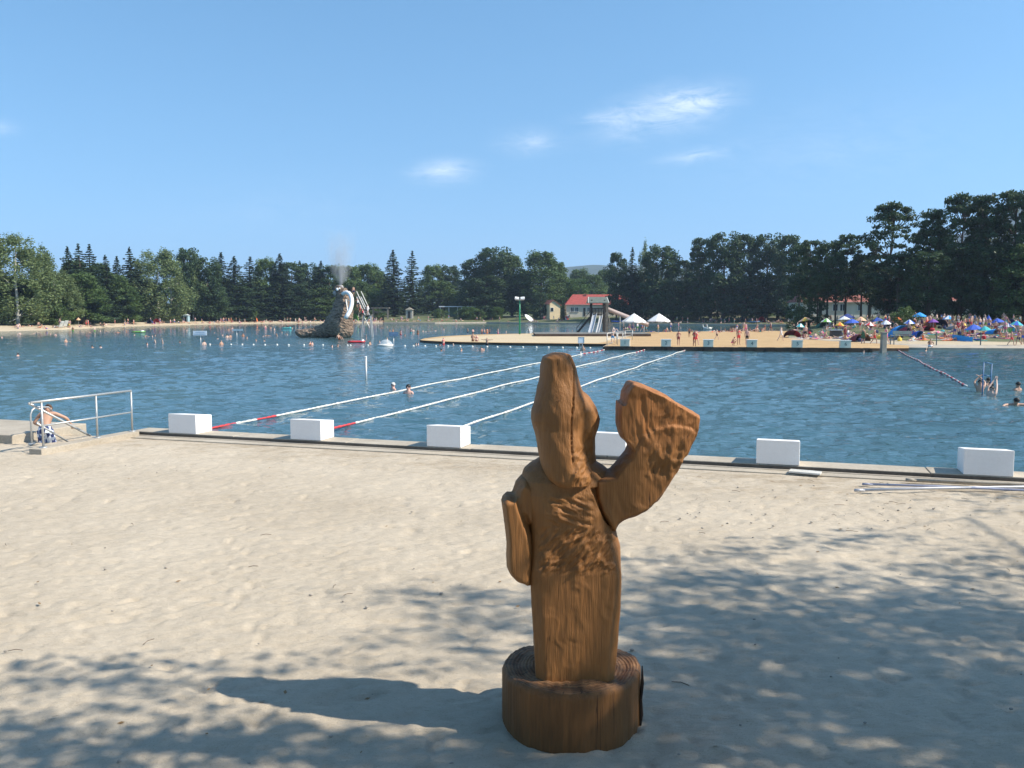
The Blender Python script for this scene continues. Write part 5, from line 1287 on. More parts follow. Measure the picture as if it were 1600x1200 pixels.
# marble-pale pillar at the end of the dock
def pillar():
    p = dpt(1382, .4); root = empty('dock_pillar', (p.x, p.y, .1)); h = ad(1382, 520, p.y).z - .1
    m = MB(); m.box((0, 0, h / 2 - .3), (.42, .42, h + .6)); m.build('shaft', CONCDARK, root, bevel=.03); c = MB(); c.box((0, 0, h + .03), (.5, .5, .07)); c.build('cap', CONCDARK, root); tag(root, 'pale square pillar at the right end of the far dock', 'pillar')
pillar()

# ---------------- the big shingled sea creature with its slide and fountain
def creature():
    Y = 116.5; s = Y / F; X = ad(520, 500, Y).x
    def L(px, py, dy=0.): p = ad(px, py, Y); return Vector((p.x - X, dy, p.z))
    root = empty('sea_creature', (X, Y, 0))
    spine = [(461, 518, 1.6), (464, 519.5, 5), (470, 521, 6.6), (482, 521, 7.6), (495, 519.5, 9.5), (506, 517.5, 11), (516, 513, 15), (526, 506, 18), (533, 497, 18.5), (535, 486, 17), (535.5, 476, 14.5), (536, 466, 11.2), (535, 457, 9.2), (534, 450, 7.8)]
    m = MB()
    def blob(pts, seg=18, fl=1.0):
        n = 40; P = np.array(pts, float); t = np.linspace(0, len(pts) - 1, n); q = np.stack([np.interp(t, range(len(pts)), P[:, i]) for i in range(3)], 1)
        ctr = [L(a, b_) for a, b_, c in q]; m.tube(ctr, [c * s for a, b_, c in q], seg)
    blob(spine)
    m.ball(L(535, 516), (17.5 * s, 1.7, 15 * s), 24, 14); m.ball(L(533, 507), (18.5 * s, 1.8, 18 * s), 24, 14); m.ball(L(533, 496), (19 * s, 1.6, 16 * s), 24, 14)
    m.ball(L(529, 452), (7 * s, .6, 6.5 * s), 18, 10); m.ball(L(524.5, 457), (4.6 * s, .45, 4.4 * s), 16, 10)
    me = m.mesh('rough'); o = bpy.data.objects.new('tmp', me); COL.objects.link(o)
    r = o.modifiers.new('r', 'REMESH'); r.mode = 'VOXEL'; r.voxel_size = .12; q = o.modifiers.new('s', 'SMOOTH'); q.iterations = 5
    out = evaluated(o); bpy.data.objects.remove(o); n = len(out.vertices); co = np.zeros(n * 3, np.float32); out.vertices.foreach_get('co', co); co = co.reshape(-1, 3); no = np.zeros(n * 3, np.float32); out.vertices.foreach_get('normal', no); no = no.reshape(-1, 3)
    co = co + no * (.16 * vnoise(co[:, 0] * 3 + 60, co[:, 2] * 4 + co[:, 1] * 2 + 60, 5))[:, None]; out.vertices.foreach_set('co', co.ravel()); out.materials.clear(); out.name = 'shingled_body'
    mt, nn, ll, b = new_mat('creature_shingles'); nt = mt.node_tree; cc = ncoord(nt, 'Object', (2.0, 2.0, 3.4)); vo = nn.new('ShaderNodeTexVoronoi'); vo.inputs['Scale'].default_value = 1.5; ll.new(cc, vo.inputs['Vector'])
    bw = nn.new('ShaderNodeRGBToBW'); ll.new(vo.outputs['Color'], bw.inputs[0])
    ll.new(nramp(nt, nmath(nt, 'ADD', nmath(nt, 'MULTIPLY', bw.outputs[0], .6), nmath(nt, 'MULTIPLY', ntex(nt, .6, 4, ncoord(nt)), .5)), [(.25, (.10, .068, .048)), (.5, (.19, .135, .095)), (.8, (.29, .21, .15))]), b.inputs['Base Color']); b.inputs['Roughness'].default_value = .9
    ll.new(nbump(nt, vo.outputs['Distance'], 1, .15), b.inputs['Normal'])
    link_mesh('shingled_body', out, mt, root, smooth=True)
    h = MB(); h.ball(L(524, 458, -.25), (3.4 * s, .4, 4.2 * s), 14, 8); h.build('pale_muzzle', simple('pale_grey_fins', (.30, .28, .27), .7, 0, .3, 5), root, smooth=True)
    e = MB(); e.ball(L(528.5, 452.5, -.62), .22, 10, 6); e.ball(L(532, 451, -.62), .14, 10, 6); e.build('eye', WPAINT, root, smooth=True)
    cr = MB(); cr.tube([L(527, 449), L(530, 447.5), L(533.5, 449), L(536, 452)], [.12, .3, .35, .2], 8); cr.build('head_crest', simple('pale_grey_fins', (.42, .42, .44)), root, smooth=True)
    noz = MB(); noz.tube([L(533, 449), L(533, 444.5)], .11, 8); noz.build('fountain_nozzle', STEEL, root)
    t = MB(); tp = [(538, 459.5), (541, 458), (545, 457.3), (549, 458.8), (552, 462), (554, 467), (555, 473), (554.5, 479), (552.8, 486), (550, 492), (547.5, 497)]
    t.tube([L(a, b_, -.9 - .25 * i) for i, (a, b_) in enumerate(tp)], [.28] * len(tp), 12); t.build('white_tube_slide', WPAINT, root, smooth=True)
    f = MB(); f.tube([L(543, 468, -1.2), L(549, 492, -2.2)], .09, 6); f.tube([L(545, 470, -1.2), L(554, 470, -1.2)], .07, 6); f.tube([L(545, 466, -1.2), L(546, 476, -1.2)], .06, 6); f.build('slide_support', STEEL, root)
    # ladder behind the creature
    ld = MB(); A0, A1 = L(555.5, 464, .8), L(568.5, 492, .8); w_ = Vector((2.8 * s * 2.4, .2, 0))
    ld.tube([A0, A1], .07, 6); ld.tube([A0 + w_, A1 + w_], .07, 6)
    for i in range(12): p = A0.lerp(A1, i / 11); ld.tube([p, p + w_], .05, 5)
    ld.tube([A0 + Vector((0, 0, .8)), A1 + Vector((0, 0, .8))], .05, 5); ld.tube([A0 + w_ + Vector((0, 0, .8)), A1 + w_ + Vector((0, 0, .8))], .05, 5); ld.build('ladder', STEEL, root)
    pf = MB(); pf.box(L(572, 492.5, .9), (1.3, 1.2, .12)); pf.build('landing', GREYWOOD, root)
    lg_ = MB()
    for x in (566.5, 577.5):
        for y in (.4, 1.4): lg_.tube([L(x, 492, y), L(x + (3 if x > 570 else -3), 527, y)], .08, 6)
    lg_.tube([L(566.5, 492, .4), L(577, 512, .4)], .05, 5); lg_.tube([L(577.5, 492, .4), L(567, 512, .4)], .05, 5); lg_.build('landing_legs', STEEL, root)
    tag(root, 'huge brown shingled sea creature with curled tail and a white slide in the lake', 'sculpture')
    # fine spray from the fountain on its head
    sp_ = MB(); c0 = L(533, 444); c1 = L(533, 356)
    H_ = c1.z - c0.z; prof = []
    for i in range(15): u = i / 14; prof.append((.22 + 3.4 * u ** .62 * (1 - .35 * u), H_ * u))
    sp_.lathe([(0, 0)] + prof + [(0, H_ * 1.02)], 20); so = sp_.build('fountain_spray', [], None, smooth=True)
    vm = bpy.data.materials.new('spray_mist'); vm.use_nodes = True; vt = vm.node_tree; vt.nodes.remove(vt.nodes['Principled BSDF']); vv = vt.nodes.new('ShaderNodeVolumePrincipled'); vv.inputs['Color'].default_value = (.96, .97, .98, 1)
    vc = ncoord(vt, 'Object'); sx_ = vt.nodes.new('ShaderNodeSeparateXYZ'); vt.links.new(vc, sx_.inputs[0])
    up = nmath(vt, 'DIVIDE', sx_.outputs[2], H_); fall = nmath(vt, 'POWER', nmath(vt, 'MAXIMUM', nmath(vt, 'SUBTRACT', 1.0, up), 0.0), 1.25)
    rr_ = nmath(vt, 'SQRT', nmath(vt, 'ADD', nmath(vt, 'MULTIPLY', sx_.outputs[0], sx_.outputs[0]), nmath(vt, 'MULTIPLY', sx_.outputs[1], sx_.outputs[1])))
    edge = nmath(vt, 'MAXIMUM', nmath(vt, 'SUBTRACT', 1.0, nmath(vt, 'DIVIDE', rr_, nmath(vt, 'ADD', .3, nmath(vt, 'MULTIPLY', nmath(vt, 'POWER', nmath(vt, 'MAXIMUM', up, 0.0), .55), 2.9)))), 0.0)
    nn_ = nmath(vt, 'MAXIMUM', nmath(vt, 'SUBTRACT', ntex(vt, 1.0, 4, ncoord(vt, 'Object', (1.4, 1.4, .5))), .33), 0.0)
    core = nmath(vt, 'MULTIPLY', nmath(vt, 'MAXIMUM', nmath(vt, 'SUBTRACT', .34, rr_), 0.0), nmath(vt, 'MULTIPLY', nmath(vt, 'MAXIMUM', nmath(vt, 'SUBTRACT', .5, up), 0.0), 18.0))
    dens = nmath(vt, 'ADD', nmath(vt, 'MULTIPLY', nmath(vt, 'MULTIPLY', nmath(vt, 'MULTIPLY', edge, fall), nn_), 3.8), core)
    vt.links.new(dens, vv.inputs['Density']); vt.links.new(vv.outputs[0], vt.nodes['Material Output'].inputs['Volume']); vm.cycles.volume_sampling = 'MULTIPLE_IMPORTANCE' if hasattr(vm, 'cycles') else 'DISTANCE'
    so.data.materials.clear(); so.data.materials.append(vm); so.location = (X + c0.x, Y, c0.z)
    tag(so, 'fine plume of water spray rising from the sea creature\'s head', kind='stuff')
creature()

# ---------------- beach things
FAB = {'yellow': (.75, .50, .08), 'white': (.78, .78, .78), 'blue': (.05, .12, .50), 'bright blue': (.03, .30, .72), 'dark blue': (.03, .055, .22), 'peach': (.75, .45, .28), 'red': (.60, .04, .05), 'pink': (.80, .16, .30), 'orange': (.80, .20, .06), 'green': (.15, .42, .06), 'maroon': (.16, .02, .03),
       'black': (.02, .02, .025), 'purple': (.22, .08, .35), 'grey': (.28, .28, .29), 'turquoise': (.06, .45, .45), 'dark green': (.03, .12, .07), 'cream': (.70, .62, .48), 'navy': (.02, .03, .10), 'brown': (.2, .1, .05)}
def fab(c): return simple('fabric_' + c.replace(' ', '_'), FAB[c], .85, 0, .1)
for px, yt, ye, w, yb, cols, lab, tilt in [
    (1260.5, 495.5, 501.5, 24, 514, ['yellow', 'peach'], 'yellow and pink parasol over the maroon beach shelter', .18), (1324, 490, 496.5, 24, 509, ['dark blue'], 'wide dark blue parasol in the rear of the parasol cluster', 0),
    (1320, 494, 499.5, 19, 512, ['white'], 'small white parasol in front of the wide dark blue one', .1), (1332, 498, 504.5, 23, 515, ['blue'], 'blue parasol in front, lowest of the cluster by the table', .05), (1345, 494.5, 501, 19, 511, ['peach'], 'peach coloured parasol at the right of the cluster', 0),
    (1404, 494.5, 500.5, 17, 511, ['yellow', 'orange'], 'yellow and orange parasol above the bright blue shelter', .2), (1437, 488, 495, 25, 510, ['bright blue'], 'bright blue parasol standing above the orange tent', .05), (1501, 500.5, 509, 18, 517, ['purple', 'red', 'yellow'], 'purple, red and yellow striped parasol tilted right', .35),
    (1523, 506.5, 515, 29, 524, ['blue'], 'broad blue parasol low among sunbathers near the bank', .06), (1544.5, 492.5, 500, 9, 512, ['blue'], 'small narrow blue parasol half folded beside standing bathers', .0), (1597, 472, 476.5, 14, 500, ['pink', 'white'], 'pink parasol under the trees at the right edge', 0)]:
    parasol(px, yt, ye, w, on_ground('right_lawn', px, yb), [fab(c) for c in cols], lab, valance=False, tilt=tilt)
for px, yt, ye, w, yb, cols, lab, tilt in [
    (1372, 495.5, 501.5, 18, 513, ['dark blue', 'blue'], 'dark blue striped parasol between the peach one and the yellow one', .1), (1421, 499, 505, 17, 515, ['white', 'blue'], 'white and blue parasol over the pop-up shelter', -.1), (1482, 493, 499, 18, 509, ['bright blue', 'white'], 'bright blue and white parasol behind the navy tent', .05),
    (1560, 497, 503.5, 20, 513, ['blue'], 'plain blue parasol left of the dark blue tent', .12), (1588, 501, 507.5, 20, 517, ['blue', 'turquoise'], 'blue and turquoise parasol above the lime green shelter', -.08), (1291, 497, 503, 17, 514, ['green', 'white'], 'green and white parasol behind the tennis table', .05), (1358, 503, 509, 17, 520, ['red', 'white'], 'red and white parasol left of the pale pillar', .15), (1540, 509, 515.5, 18, 525, ['turquoise'], 'turquoise parasol right of the broad blue one', -.1)]:
    parasol(px, yt, ye, w, on_ground('right_lawn', px, yb), [fab(c) for c in cols], lab, valance=False, tilt=tilt)
parasol(891, 489.5, 495, 12, inland('far_shore', 891, 14), [fab('red'), fab('white')], 'red and white parasol lying tilted on the far lawn', valance=False, tilt=1.1)
parasol(122.5, 496, 500, 7, inland('left_shore', 122.5, 7), [fab('peach')], 'small peach parasol on the left shore', valance=False)
def tent(px, yb, wpx, hpx, cols, label, surf='right_lawn', depth=1.4, p=None, cat='tent'):
    p = p or on_ground(surf, px, yb); s = p.y / F; w = wpx * s; h = hpx * s
    root = empty('beach_tent', p, rnd.uniform(-.3, .3)); nu, nv = 13, 7; vs = []; fs = []; mi = []
    for i in range(nu):
        a = math.pi * i / (nu - 1)
        for j in range(nv):
            v = j / (nv - 1); k_ = math.sqrt(max(0, 1 - (v * .96) ** 2)); vs.append((-math.cos(a) * w / 2 * (.55 + .45 * k_), -.45 * depth + v * depth * 1.2, math.sin(a) ** .8 * h * k_))
    for i in range(nu - 1):
        for j in range(nv - 1): fs.append((i * nv + j, i * nv + j + 1, (i + 1) * nv + j + 1, (i + 1) * nv + j)); mi.append((i * len(cols)) // (nu - 1))
    m = MB(); m.v = vs; m.f = fs; m.m = mi; o = m.build('shell', [fab(c) for c in cols], root, smooth=False); md = o.modifiers.new('t', 'SOLIDIFY'); md.thickness = .02
    g = MB(); g.box((0, .1, .012), (w * .95, depth * .9, .02)); g.build('groundsheet', fab('grey'), root)
    q = MB(); q.tube([(-math.cos(math.pi * i / 12) * w / 2, -.45 * depth, math.sin(math.pi * i / 12) ** .8 * h + .012) for i in range(13)], .014, 5); q.build('front_pole', fab('black'), root)
    tag(root, label, cat, 'beach tents')
for a in [(1237, 527, 26, 11, ['maroon', 'maroon', 'red'], 'low maroon beach shelter on the grass left of the yellow parasol'), (1343, 533, 26, 12, ['maroon', 'brown'], 'dark maroon beach shelter behind the walking bathers'), (1406, 526, 34, 18, ['bright blue', 'bright blue', 'pink'], 'bright blue pop-up shelter with a pink panel behind the bench'), (1433, 527, 12, 10, ['blue', 'bright blue'], 'small blue shelter wing right of the pink panel'),
          (1451, 512, 17, 11, ['orange'], 'orange dome tent under the bright blue parasol'), (1446, 517, 13, 8, ['red', 'brown'], 'small rust red tent in front of the orange dome'), (1468, 511, 20, 12, ['navy'], 'navy blue dome tent right of the orange one'), (1572, 508, 26, 10, ['dark blue', 'blue'], 'dark blue tent at the right under the trees'), (1580, 519, 16, 9, ['green', 'white'], 'lime green and white beach shelter at the right'), (1566, 515, 12, 7, ['white'], 'small white beach shelter left of the lime green one')]: tent(*a)
for a in [(1262, 520, 12, 6, ['blue', 'white'], 'small blue and white beach shelter right of the maroon one'), (1283, 512, 14, 8, ['dark green'], 'dark green dome tent behind the tennis table'), (1390, 512, 15, 8, ['navy', 'turquoise'], 'navy and turquoise dome tent left of the orange one'), (1490, 515, 14, 7, ['grey', 'blue'], 'grey and blue beach shelter below the striped parasol'), (1552, 522, 15, 8, ['bright blue', 'white'], 'bright blue and white beach shelter left of the lime green one'), (1597, 511, 16, 9, ['red', 'orange'], 'red and orange tent at the right edge'), (1530, 526, 14, 6, ['purple', 'pink'], 'purple and pink low shelter right of the windbreak')]: tent(*a)
for px, yt, ye, w, yb, cols, lab, tilt in [
    (1312, 503, 509, 15, 519, ['orange', 'yellow'], 'orange and yellow parasol in front of the blue parasol cluster', .1), (1385, 500, 506, 16, 516, ['white'], 'plain white parasol left of the bright blue shelter', -.1), (1459, 498, 504, 16, 514, ['purple'], 'plain purple parasol between orange tent and navy tent', .1),
    (1512, 497, 503, 16, 511, ['red', 'orange'], 'red and orange parasol behind the standing group', .05), (1576, 505, 511.5, 18, 521, ['dark blue', 'white'], 'dark blue and white parasol in front of the dark blue tent', .1), (1250, 505, 511, 14, 521, ['turquoise', 'white'], 'turquoise and white parasol just left of the bather in black shorts', .1)]:
    parasol(px, yt, ye, w, on_ground('right_lawn', px, yb), [fab(c) for c in cols], lab, valance=False, tilt=tilt)
tent(245, 503, 9, 8, ['red'], 'red tent at the water\'s edge on the left shore', depth=1.6, p=inland('left_shore', 245, 5))
tent(398.5, 505, 7, 9, ['red', 'orange'], 'red pointed tent at the right end of the left shore', depth=1.6, p=inland('left_shore', 398.5, 9))
tent(236, 503, 8, 6, ['navy'], 'small navy tent beside the red one on the left shore', depth=1.6, p=inland('left_shore', 235, 6))
tent(555, 500, 12, 12, ['green', 'green'], 'green dome canopy on the far shore behind the white slide', depth=3, p=inland('far_shore', 600, 4) + Vector((ad(555, 500, 296).x - ad(600, 500, 296).x, 0, .1)))
tent(1137, 504, 17, 8, ['dark green'], 'dark green tent in the shade on the far shore behind the peninsula', depth=2.5, p=inland('far_shore', 1137, 6))
tent(1192, 504, 9, 9, ['red'], 'dull red tent in the shade on the far shore', depth=2.5, p=inland('far_shore', 1189, 7))
def windbreak():
    a, b_ = on_ground('right_lawn', 1488, 532), on_ground('right_lawn', 1520, 534.5); D = b_ - a; root = empty('windbreak', a); h = .62; n = 12; vs = []; fs = []
    for i in range(n + 1):
        p = D * i / n; y = -.05 * math.sin(i * 1.5)
        vs += [p + Vector((0, y, .03)), p + Vector((0, y * .5, h - .14 * (i / n) + .03 * math.sin(i * 3)))]
    for i in range(n): fs.append((2 * i, 2 * i + 2, 2 * i + 3, 2 * i + 1))
    m = MB(); m.add(vs, fs); o = m.build('cloth', fab('bright blue'), root); md = o.modifiers.new('t', 'SOLIDIFY'); md.thickness = .015
    for i in (0, 4, 8, 12):
        q = MB(); p = D * i / n; q.tube([p + Vector((0, .02, -.1)), p + Vector((0, .02, h + .08))], .018, 5); q.build('stake', GREYWOOD, root)
    tag(root, 'bright blue cloth windbreak on the grass near the right bank', 'windbreak')
windbreak()
def ping_table():
    p = on_ground('right_lawn', 1305.5, 526); root = empty('table_tennis_table', p); s = p.y / F; w = 21 * s; h = .80
    t = MB(); t.box((0, 0, h), (w, 1.2, .08)); t.build('table_top', simple('pale_table_top', (.42, .46, .5), .4), root, bevel=.01)
    l_ = MB(); l_.box((0, 0, h * .48), (w * .7, .9, h * .88)); l_.build('pedestal', simple('dark_pedestal', (.09, .06, .05)), root, bevel=.02)
    n_ = MB(); n_.box((0, 0, h + .12), (.02, 1.25, .15)); n_.build('net', fab('grey'), root); tag(root, 'grey topped outdoor table tennis table on a dark pedestal', 'table')
ping_table()
def bench(px, yb, wpx, label, mat, surf='right_lawn', p=None, tbl=False):
    p = p or on_ground(surf, px, yb); root = empty('bench', p); w = wpx * p.y / F
    b = MB()
    for i in range(3): b.box((0, -.05 + i * .14, .45), (w, .12, .05))
    b.build('seat', mat, root)
    b = MB()
    for i in range(3): b.box((0, .36 + .02 * i, .62 + .13 * i), (w, .04, .11))
    b.build('backrest', mat, root)
    for x in (-w * .45, w * .45):
        l_ = MB(); l_.box((x, .05, .21), (.07, .45, .42)); l_.tube([(x, .33, .35), (x, .42, .98)], .035, 6); l_.build('leg', simple('dark_steel', (.1, .13, .14)), root)
    tag(root, label, 'bench')
bench(1412, 531, 30, 'long grey green bench seen from behind in front of the bright blue shelter', simple('grey_green_slats', (.19, .25, .24), .7))
bench(1150, 517, 17, 'dark low bench with children at the rear edge of the tan sand', DARKWOOD, p=gp(1150, 517.4, .26))
def beach_chair(p, label, rz=0., mat=None):
    root = empty('sun_lounger', p, rz); m = MB(); m.box((0, .3, .33), (.8, 1.5, .1)); m.build('seat', mat or WPLAST, root)
    b = MB(); b.box((0, -.65, .72), (.8, .1, 1.1), M=Matrix.Rotation(.5, 4, 'X')); b.build('backrest', mat or WPLAST, root)
    for x in (-.33, .33):
        for y in (-.3, .9): l_ = MB(); l_.box((x, y, .15), (.07, .07, .3)); l_.build('leg', mat or WPLAST, root)
    tag(root, label, 'lounger')
beach_chair(inland('left_shore', 91.5, 3.5), 'left of the two white loungers on the left shore', 1.35); bpy.data.objects['sun_lounger'].scale = (1.15, 1.1, 1.15)
_p = inland('left_shore', 98.5, 4.5); beach_chair(_p, 'right of the two white loungers on the left shore', 1.25); [o for o in bpy.data.objects if o.name == 'sun_lounger.001'][0].scale = (1.15, 1.1, 1.15)
def hull(name, p, L_, w, h, mat, label, cat, rz=0., tilt=0., roll=0.):
    root = empty(name, p); root.rotation_euler = (roll, tilt, rz); n = 14; m = 9; vs = []; fs = []
    for i in range(n + 1):
        u = 2 * i / n - 1; ww = w / 2 * max(.04, (1 - abs(u) ** 2.4)) ** .7
        for k_ in range(m): th = math.pi * k_ / (m - 1); vs.append((u * L_ / 2, -ww * math.cos(th), -h * math.sin(th) ** .7 * (1 - .5 * abs(u) ** 3) + .12 * h * u * u * 2))
    for i in range(n):
        for k_ in range(m - 1): fs.append((i * m + k_, i * m + k_ + 1, (i + 1) * m + k_ + 1, (i + 1) * m + k_))
    b = MB(); b.add(vs, fs); o = b.build('hull', mat, root, smooth=True); md = o.modifiers.new('t', 'SOLIDIFY'); md.thickness = .05
    d = MB(); d.add([(v[0] * .93, v[1] * .9, v[2] - .02) for v in vs[::m]] + [(v[0] * .93, v[1] * .9, v[2] - .02) for v in vs[m - 1::m]], [(i, i + 1, n + 2 + i, n + 1 + i) for i in range(n)]); d.build('deck', mat, root)
    tag(root, label, cat); return root
hull('white_board', inland('far_shore', 827, 5) + Vector((0, 0, 1.1)), 4.0, 1.6, .3, WPAINT, 'white boat propped on its side on the far shore left of the cream house', 'boat', R(10), R(38), R(60))
hull('blue_boat', inland('far_shore', 1178, 2.5) + Vector((0, 0, .6)), 3.6, 1.3, .5, BLUEP, 'bright blue boat on the far shore behind the sand peninsula', 'boat', .05)
hull('white_board', inland('far_shore', 853, 6) + Vector((0, 0, .5)), 3.2, 1.0, .2, fab('cream'), 'cream board lying on the far lawn below the cream house', 'board', .2)
hull('blue_boat', inland('far_shore', 964, 3.0) + Vector((0, 0, .5)), 3.6, 1.3, .5, fab('blue'), 'dark blue boat on the far shore left of the white parasols', 'boat', .1)
# floating toys
def mattress(px, py, wpx, col, label, rz=.1, name='air_mattress', col2=None):
    p = gp(px, py, .02); w = wpx * p.y / F; root = empty(name, p, rz); m = MB()
    for i in range(5): m.tube([(-w / 2, -.35 + i * .19, .06 + .05), (-w * .2, -.35 + i * .19, .11), (w * .3, -.35 + i * .19, .11), (w / 2, -.35 + i * .19, .13)], [.09, .11, .11, .09], 8)
    m.build('air_tubes', fab(col), root, smooth=True); q = MB(); q.tube([(w * .36, -.42, .2), (w * .4, 0, .24), (w * .36, .42, .2)], .14, 8); q.build('headrest', fab(col2 or col), root, smooth=True); tag(root, label, 'air mattress')
mattress(216.5, 519.5, 18, 'green', 'green air mattress floating near the left shore', -.12, col2='white'); mattress(448, 513.5, 14, 'turquoise', 'pale turquoise air mattress left of the sea creature', .05); mattress(557, 535.5, 26, 'red', 'red and white inflatable raft beside the sea creature', .05, 'inflatable_raft', 'white')
def dome():
    p = gp(603, 540.5, 0); r = 11 * p.y / F; root = empty('inflatable_dome', p); m = MB(); m.lathe([(r * math.cos(i * .157), r * .92 * math.sin(i * .157)) for i in range(11)], 24)
    mt = bpy.data.materials.new('clear_plastic'); mt.use_nodes = True; nt = mt.node_tree; b = nt.nodes['Principled BSDF']; b.inputs['Base Color'].default_value = (.75, .8, .82, 1); b.inputs['Roughness'].default_value = .15; tr = nt.nodes.new('ShaderNodeBsdfTransparent'); mx = nt.nodes.new('ShaderNodeMixShader'); mx.inputs[0].default_value = .38
    nt.links.new(tr.outputs[0], mx.inputs[1]); nt.links.new(b.outputs[0], mx.inputs[2]); nt.links.new(mx.outputs[0], nt.nodes['Material Output'].inputs['Surface']); m.build('clear_skin', mt, root, smooth=True)
    q = MB(); q.tube([(r * math.cos(th * .2618), r * math.sin(th * .2618), .06) for th in range(25)], .13, 8, caps=False); q.build('floating_ring', WPLAST, root, smooth=True)
    tag(root, 'clear inflatable dome floating left of the blue sign', 'inflatable')
dome()

def haze():
    m = MB(); m.add([(x, y, z) for z in (-2.6, 300) for x, y in ((-5100, -300), (5100, -300), (5100, 6100), (-5100, 6100))], [(3, 2, 1, 0), (4, 5, 6, 7), (0, 1, 5, 4), (1, 2, 6, 5), (2, 3, 7, 6), (3, 0, 4, 7)])
    mt = bpy.data.materials.new('summer_haze'); mt.use_nodes = True; nt = mt.node_tree; nt.nodes.remove(nt.nodes['Principled BSDF'])
    v = nt.nodes.new('ShaderNodeVolumePrincipled'); v.inputs['Color'].default_value = (.62, .78, 1.0, 1); v.inputs['Density'].default_value = HAZE; v.inputs['Anisotropy'].default_value = .1
    nt.links.new(v.outputs[0], nt.nodes['Material Output'].inputs['Volume'])
    tag(m.build('haze', mt), 'thin bluish summer haze filling the air over the lake', kind='stuff')
HAZE = .00019
haze()

# ================================================================== PEOPLE
J0 = dict(pelvis=(0, 0, .93, .125), belly=(0, .005, 1.08, .118), chest=(0, 0, 1.28, .135), neck=(0, 0, 1.45, .056), head=(0, -.015, 1.555, .082), crown=(0, 0, 1.64, .075),
          shL=(-.165, 0, 1.385, .058), elL=(-.225, .02, 1.11, .042), wrL=(-.245, -.04, .87, .030), haL=(-.25, -.07, .775, .030),
          shR=(.165, 0, 1.385, .058), elR=(.225, .02, 1.11, .042), wrR=(.245, -.04, .87, .030), haR=(.25, -.07, .775, .030),
          hiL=(-.088, 0, .86, .090), knL=(-.10, -.015, .48, .058), anL=(-.105, .015, .085, .040), toL=(-.115, -.14, .030, .034),
          hiR=(.088, 0, .86, .090), knR=(.10, -.015, .48, .058), anR=(.105, .015, .085, .040), toR=(.115, -.14, .030, .034))
EDG = [('pelvis', 'belly'), ('belly', 'chest'), ('chest', 'neck'), ('neck', 'head'), ('head', 'crown')] + [(a + s, b + s) for s in 'LR' for a, b in (('sh', 'el'), ('el', 'wr'), ('wr', 'ha'), ('hi', 'kn'), ('kn', 'an'), ('an', 'to'))] + [('chest', 'shL'), ('chest', 'shR'), ('pelvis', 'hiL'), ('pelvis', 'hiR')]
def posed(**k):
    d = dict(J0)
    for a, b in k.items(): d[a] = (*b, J0[a][3]) if len(b) == 3 else b
    return d
